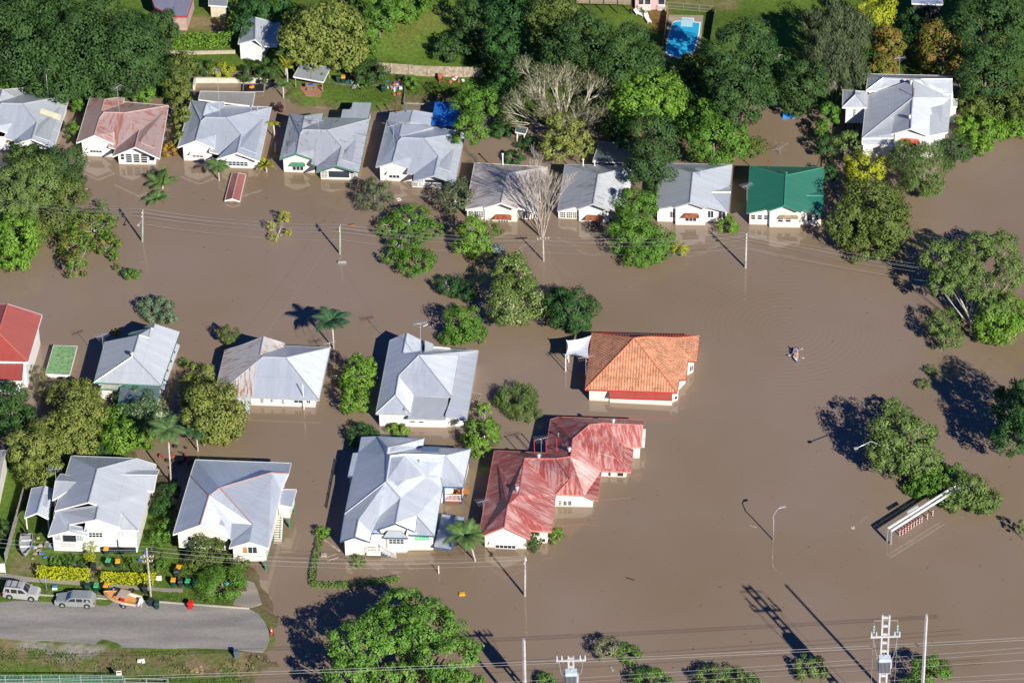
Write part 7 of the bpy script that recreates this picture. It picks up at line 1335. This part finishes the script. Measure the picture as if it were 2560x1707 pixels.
# backyard shelter contents
r = thing('picnic_table', 'brown picnic table with a blue cloth under the open shelter', 'table', P('A1', 530, 745, GZ)); MB().box((0, 0, .74), 1.7, .8, .06).build('table_top', WOODM, r); MB().box((-.1, .05, .79), .7, .5, .04).build('cloth', TARP, r)
for s_ in (-.7, .7): MB().beam((-.6, s_, .44), (.6, s_, .44), .25, .05).build('bench', WOODM, r); MB().beam((s_*.7, -.7, 0), (s_*.7, .7, .7), .07).build('leg', WOODM, r)
setp(MB().slab([P('A1', x, y, .46) for x, y in ((430, 730), (480, 800), (605, 805), (628, 700), (470, 690))], .1).build('shelter_slab', paint('terracotta_slab', (.36, .18, .12), .9)), 'terracotta slab under the open shelter', 'paving', kind='structure')
def bike(label, crop, x, y, rz, colr):
    r = thing('bicycle', label, 'bicycle', P(crop, x, y, GZ), None, rz); fr_ = MB(); fr_.tube([(-.5, 0, .34), (-.12, 0, .34), (.35, 0, .8), (-.2, 0, .8), (-.12, 0, .34)], .022, 5); fr_.tube([(-.5, 0, .34), (-.2, 0, .8), (-.24, 0, .95)], .02, 5); fr_.tube([(.5, 0, .34), (.35, 0, .8), (.32, 0, 1.0)], .022, 5); fr_.build('frame', colr, r)
    for xw in (-.5, .5):
        w_ = MB(); w_.tube([(xw+.33*math.cos(t*math.pi/8), 0, .34+.33*math.sin(t*math.pi/8)) for t in range(17)], .022, 5); w_.build('wheel', TYRE, r)
    MB().box((-.25, 0, .97), .24, .12, .05).build('saddle', BLACK, r); MB().beam((.3, -.28, 1.0), (.3, .28, 1.0), .03).build('handlebar', ALU, r)
bike('turquoise bicycle leaning beside the backyard bins', 'A1', 848, 712, -.5, paint('turquoise', (.05, .45, .5), .4)); bike('white bicycle standing on the backyard grass', 'A1', 900, 752, .1, TRIM)
r = thing('play_hutch', 'open timber hutch with dark purple tarpaulin in the backyard', 'hutch', P('A1', 910, 690, GZ)); MB().slab([(-.9, .6, 1.3), (-.9, -.5, 1.0), (.9, -.5, 1.0), (.9, .6, 1.3)], .05).build('cover', paint('maroon_tarp', (.10, .03, .045), .8), r)
for sx in (-.85, .85):
    for sy in (-.45, .55): MB().box((sx, sy, .55), .07, .07, 1.1).build('post', PALE, r)
MB().box((0, -.5, .4), 1.7, .04, .5).build('rail_panel', PALE, r)
r = thing('garden_chair', 'red-brown timber deck chair by the paling fence', 'chair', P('A1', 1610, 680, GZ), None, .2); MB().slab([(-.35, -.5, .4), (.35, -.5, .4), (.35, .2, .3), (-.35, .2, .3)], .05).build('seat', paint('red_timber', (.28, .10, .05), .7), r); MB().slab([(-.35, .2, .3), (.35, .2, .3), (.35, .55, 1.1), (-.35, .55, 1.1)], .05).build('backrest', MATS['red_timber'], r)
for sx in (-.32, .32):
    for sy in (-.45, .2): MB().box((sx, sy, .18), .07, .07, .36).build('leg', MATS['red_timber'], r)
    MB().beam((sx, -.5, .6), (sx, .4, .6), .1, .04).build('armrest', MATS['red_timber'], r)
def heap(label, crop, x, y, cols, n_, s_, name='heap', cat='heap', g=GZ, zs=.22):
    rr = random.Random(len(label)); r = thing(name, label, cat, P(crop, x, y, g)); groups = {}
    for i in range(n_):
        c_ = cols[i % len(cols)]; groups.setdefault(c_, MB()); a = rr.uniform(0, 3); h = zs*rr.uniform(.5, 1.5); groups[c_].box((rr.gauss(0, s_), rr.gauss(0, s_*1.4), h/2+i*.004), rr.uniform(.15, .5), rr.uniform(.15, .45), h, Vector((math.cos(a), math.sin(a), 0)))
    for c_, mb in groups.items(): mb.build('items', paint('heap_%d_%d_%d' % tuple(int(v*99) for v in c_), c_, .8), r)['kind'] = 'stuff'
heap('colourful pile of toys and clothes saved from the flood on the backyard grass', 'A1', 1220, 740, [(.6, .1, .12), (.7, .7, .68), (.05, .15, .5), (.5, .3, .3)], 22, .55, 'salvage_heap'); heap('bright laundry and bags heaped by the paling fence', 'A1', 1735, 655, [(.75, .75, .72), (.6, .15, .1), (.1, .1, .14)], 12, .45, 'salvage_heap')
heap('dark clutter by the paling fence', 'A1', 1290, 650, [(.04, .05, .06), (.12, .11, .1)], 10, .5, 'salvage_heap'); heap('heap of branches and blue plastic between dinghy and porch', 'D0', 355, 450, [(.42, .33, .25), (.3, .22, .16), (.05, .18, .5), (.5, .5, .48)], 26, .7, 'rubbish_heap'); heap('clutter and blue tub beside the arched-porch house', 'D0', 1235, 495, [(.4, .4, .4), (.05, .18, .5), (.2, .2, .2)], 12, .5, 'rubbish_heap')
heap('white plastic bag of rubbish on the verge by the cypress', 'D0', 1982, 725, [(.78, .78, .78)], 7, .25, 'rubbish_bag', 'bag', zs=.4); heap('turquoise basket lying on the grass by the white bag', 'D0', 1888, 735, [(.08, .5, .6)], 4, .12, 'basket', 'basket', zs=.25); heap('dark stumps and timber behind the tall slender palm', 'C0', 1480, 1160, [(.06, .05, .04), (.3, .09, .05)], 20, 1.0, 'timber_heap', g=.1)
heap('broken white foam boxes on the verge grass below the road', 'D0', 1160, 1388, [(.75, .75, .72)], 3, .35, 'foam_box', 'box', zs=.3); heap('old timber pallet pieces on the verge grass', 'D0', 1650, 1460, [(.38, .26, .14)], 8, .5, 'pallet', 'pallet', zs=.1)
r = thing('tyre', 'black tyre lying on the backyard lawn', 'tyre', P('A1', 1395, 690, GZ)); MB().tube([(.42*math.cos(i*.524), .42*math.sin(i*.524), .12) for i in range(13)], .13, 7).build('tread', TYRE, r); MB().box((0, 0, .1), .3, .3, .05, Vector((.7, .7, 0))).build('yellow_patch', LY, r)
r = thing('tyre', 'black tyre on the footpath verge above the trailer', 'tyre', P('D0', 1100, 800, GZ)); MB().tube([(.3*math.cos(i*.524), .3*math.sin(i*.524), .1) for i in range(13)], .1, 7).build('tread', TYRE, r)
for (lab, x, y, cm) in (('white foam box on the verge behind the speedboat', 965, 812, TRIM), ('white and blue ice box on the verge left of the wagon', 458, 785, TRIM), ('white box letterbox at the end of the hedge', 1328, 705, TRIM)):
    r = thing('box', lab, 'box', P('D0', x, y, GZ)); MB().box((0, 0, .2), .6, .4, .38).build('tub', cm, r); MB().box((0, 0, .42), .64, .44, .06).build('lid', cm if 'blue' not in lab else paint('ice_blue', (.1, .25, .6), .5), r)
# cone, sign, floating things
r = thing('traffic_cone', 'orange-red bollard cone where the road meets the flood', 'traffic cone', P('D0', 2265, 1158, .1)); MB().box((0, 0, .03), .45, .45, .06).build('base', BLACK, r); MB().lathe((0, 0, .05), [(.16, 0), (.09, .45), (.08, .65), (.05, 1.05)], 10).build('cone', paint('cone_orange', (.75, .06, .03), .5), r); MB().lathe((0, 0, .5), [(.1, 0), (.095, .22)], 10).build('reflective_band', TRIM, r)
r = thing('road_sign', 'thin sign post standing in front of the golden hedge', 'sign post', P('D0', 390, 800, GZ)); MB().tube([(0, 0, 0), (0, 0, 2.4)], .035, 6).build('post', GALV, r); MB().box((0, .02, 2.2), .05, .4, .5).build('sign_plate', GALV, r)
r = thing('road_sign', 'white and red sign on a post by the bottom fence', 'sign post', P('D0', 1000, 1568, GZ)); MB().tube([(0, 0, 0), (0, 0, 1.9)], .035, 6).build('post', GALV, r); MB().box((0, -.04, 1.6), .6, .04, .75).build('sign_plate', TRIM, r); MB().box((0, -.065, 1.75), .5, .02, .25).build('red_panel', REDP, r)
def floater(name, label, cat, crop, x, y, sx, sy, sz, mat, rz=0, z=.05, rail=None):
    r = thing(name, label, cat, P(crop, x, y, 0), None, rz); mb = MB()
    if rail:
        for i in (-1, 1): mb.beam((-sx/2, i*sy/2, z), (sx/2, i*sy/2, z), .07)
        for i in range(rail): q = -sx/2+sx*i/(rail-1); mb.beam((q, -sy/2, z), (q, sy/2, z), .06)
    else: mb.add([(-sx/2, -sy/2, z-sz/2), (sx/2, -sy/2, z-sz/2), (sx/2, sy/2, z-sz/2), (-sx/2, sy/2, z-sz/2), (-sx*.44, -sy*.42, z+sz/2), (sx*.44, -sy*.42, z+sz/2), (sx*.44, sy*.42, z+sz/2), (-sx*.44, sy*.42, z+sz/2)], [(3, 2, 1, 0), (4, 5, 6, 7), (0, 1, 5, 4), (1, 2, 6, 5), (2, 3, 7, 6), (3, 0, 4, 7)])
    mb.build('float', mat, r)
floater('floating_crate', 'orange plastic crate floating beside the grey pole by the red roof', 'crate', 'D1', 1785, 828, .75, .55, .3, LY, .1); floater('floating_square', 'white square frame floating below the tarpaulin house', 'frame', 'B1', 1258, 332, .5, .45, .05, TRIM, .4, rail=2)
floater('floating_board', 'reddish board floating by the middle green pole', 'board', 'B1', 866, 542, .9, .4, .08, RUSTY, .1); floater('drowned_sign', 'grey street name sign board just above the water near the middle green pole', 'sign', 'B1', 785, 862, 1.2, .08, .35, GALV, 0, .2)
floater('blue_tub', 'blue plastic tub floating in the flooded backyard', 'tub', 'A3', 370, 975, 1.8, .9, .5, paint('tub_blue', (.03, .25, .7), .4), 0, .2); floater('floating_plank', 'pale plank floating near the rust-streaked tangled trees', 'plank', 'B0', 722, 240, .6, .25, .06, PALE, 0)
floater('white_stick', 'white pipe end sticking up in front of the big white house', 'pipe', 'D1', 1592, 652, .1, .1, 1.4, TRIM, 0, .5); floater('floating_branch', 'dark bent branch floating in the open water left of the lamp', 'branch', 'D2', 1120, 700, 1.2, .12, .1, DARK, -.45); floater('floating_board', 'pale board floating beside the lamp shadow', 'board', 'D3', 72, 262, 1.0, .1, .06, PALE, -.5); floater('floating_board', 'small grey board floating under the thick cables', 'board', 'D2', 965, 1445, .3, 1.0, .05, GALV, .3)
floater('wooden_pallet', 'timber pallet half sunk by the drowned vine fence', 'pallet', 'D1', 698, 522, 1.5, .7, .1, PALE, .45, rail=5); floater('wooden_crate', 'open timber crate floating by the drowned vine fence', 'crate', 'D1', 632, 505, .8, .6, .3, PALE, 0, .1); floater('floating_plank', 'long timber plank slanting by the drowned vine fence', 'plank', 'D1', 695, 418, 3.2, .22, .1, PALE, -.85)
floater('flood_gutter', 'first white strip floating above the stepped silver roof', 'plank', 'C1', 1480, 45, .8, .1, .05, TRIM, .7); floater('flood_gutter', 'second white strip floating above the stepped silver roof', 'plank', 'C1', 1540, 48, .8, .1, .05, TRIM, .7)
floater('timber_grate', 'pale timber grate at the right verandah of the stepped silver roof', 'grate', 'C1', 1890, 650, 1.3, 1.8, .08, PALE, -.3, .1, rail=6)
rt = thing('trampoline', 'square trampoline with toys in the flooded courtyard', 'trampoline', P('A0', 2115, 735, .35)); MB().box((0, 0, 0), 2.9, 1.9, .04).build('mat', BLACK, rt)
for s_ in (-1, 1): MB().beam((-1.5, s_*1.0, 0), (1.5, s_*1.0, 0), .1).build('frame', GALV, rt); MB().beam((s_*1.5, -1, 0), (s_*1.5, 1, 0), .1).build('frame', GALV, rt)
for sx in (-1.4, 1.4):
    for sy in (-.9, .9): MB().box((sx, sy, -.6), .06, .06, 1.2).build('leg', GALV, rt)
r = thing('toy_car', 'yellow and red ride-on toy standing on the trampoline', 'toy', P('A0', 2100, 735, .38)); MB().box((0, 0, .2), .7, .4, .3).build('body', LY, r); MB().box((-.1, 0, .4), .3, .35, .14).build('cabin', REDP, r)
for sx in (-.22, .22):
    for sy in (-.2, .2): MB().tube([(sx, sy-.03, .1), (sx, sy+.03, .1)], .1, 8).build('wheel', BLACK, r)
# clothes hoists
def hoist(label, crop, x, y, g, h=1.8, arm=1.5, rot=.5, clothes=()):
    b_ = P(crop, x, y, g); r = thing('clothes_hoist', label, 'clothes hoist', b_*1); MB().tube([(0, 0, -1), (0, 0, h)], .03, 6).build('post', GALV, r); cs_ = []
    for i in range(4): a = rot+i*math.pi/2; e = Vector((math.cos(a)*arm, math.sin(a)*arm, h+.15)); cs_.append(e); MB().beam((0, 0, h-.1), e, .035).build('arm', GALV, r)
    mb = MB()
    for f in (.4, .65, .9):
        for i in range(4): mb.beam(cs_[i]*f+ZX*(h*(1-f)), cs_[(i+1) % 4]*f+ZX*(h*(1-f)), .012)
    mb.build('lines', GALV, r)
    for i, (lab, c_) in enumerate(clothes):
        e = cs_[i % 4]*.9; e2 = cs_[(i+1) % 4]*.9; q = e.lerp(e2, .35+.1*i); d = (e2-e).normalized(); o = thing('hanging_towel', lab, 'laundry', b_+q+ZX*(h*.1-.0)); MB().slab([d*-.35, d*.35, d*.33+ZX*-.9+Vector((.03, .02, 0)), d*-.34+ZX*-.85], .02).build('cloth', c_, o)
hoist('clothes hoist with washing on the bank above the leftmost house', 'A0', 395, 740, .3, 2.4, 1.3, .4, (('red towel hanging on the clothes hoist', REDP), ('white sheet hanging on the clothes hoist', TRIM), ('dark shirt hanging on the clothes hoist', BLUET)))
hoist('bare clothes hoist standing in the flooded backyard', 'A3', 300, 1290, 0, 1.2, 1.5, .6)
hoist('bent hoist frame at the green-roofed house side', 'B3', 40, 300, 0, .9, .9, .2) if False else None
r = thing('basketball_hoop', 'white fan-shaped basketball backboard on a pole at the shaded lawn', 'basketball hoop', P('A3', 297, 610, .2)); MB().tube([(0, 0, -.5), (0, 0, 2.7)], .05, 6).build('pole', GALV, r)
fan = [(math.cos(math.pi*i/10)*.72, -.1, 2.6+math.sin(math.pi*i/10)*.62) for i in range(11)]; fan = [(-.6, -.1, 2.3)][:0]+fan+[(-.55, -.1, 2.25), (.55, -.1, 2.25)]; mb = MB(); n_ = len(fan); mb.add(fan+[(p[0], p[1]-.05, p[2]) for p in fan], [tuple(range(n_)), tuple(range(n_, 2*n_))[::-1]]+[(i, i+n_, (i+1) % n_+n_, (i+1) % n_) for i in range(n_)]); mb.build('backboard', TRIM, r)
MB().tube([(.22*math.cos(i*.524), -.4+.22*math.sin(i*.524), 2.4) for i in range(13)], .02, 5).build('hoop', paint('hoop_orange', (.7, .2, .05), .5), r)
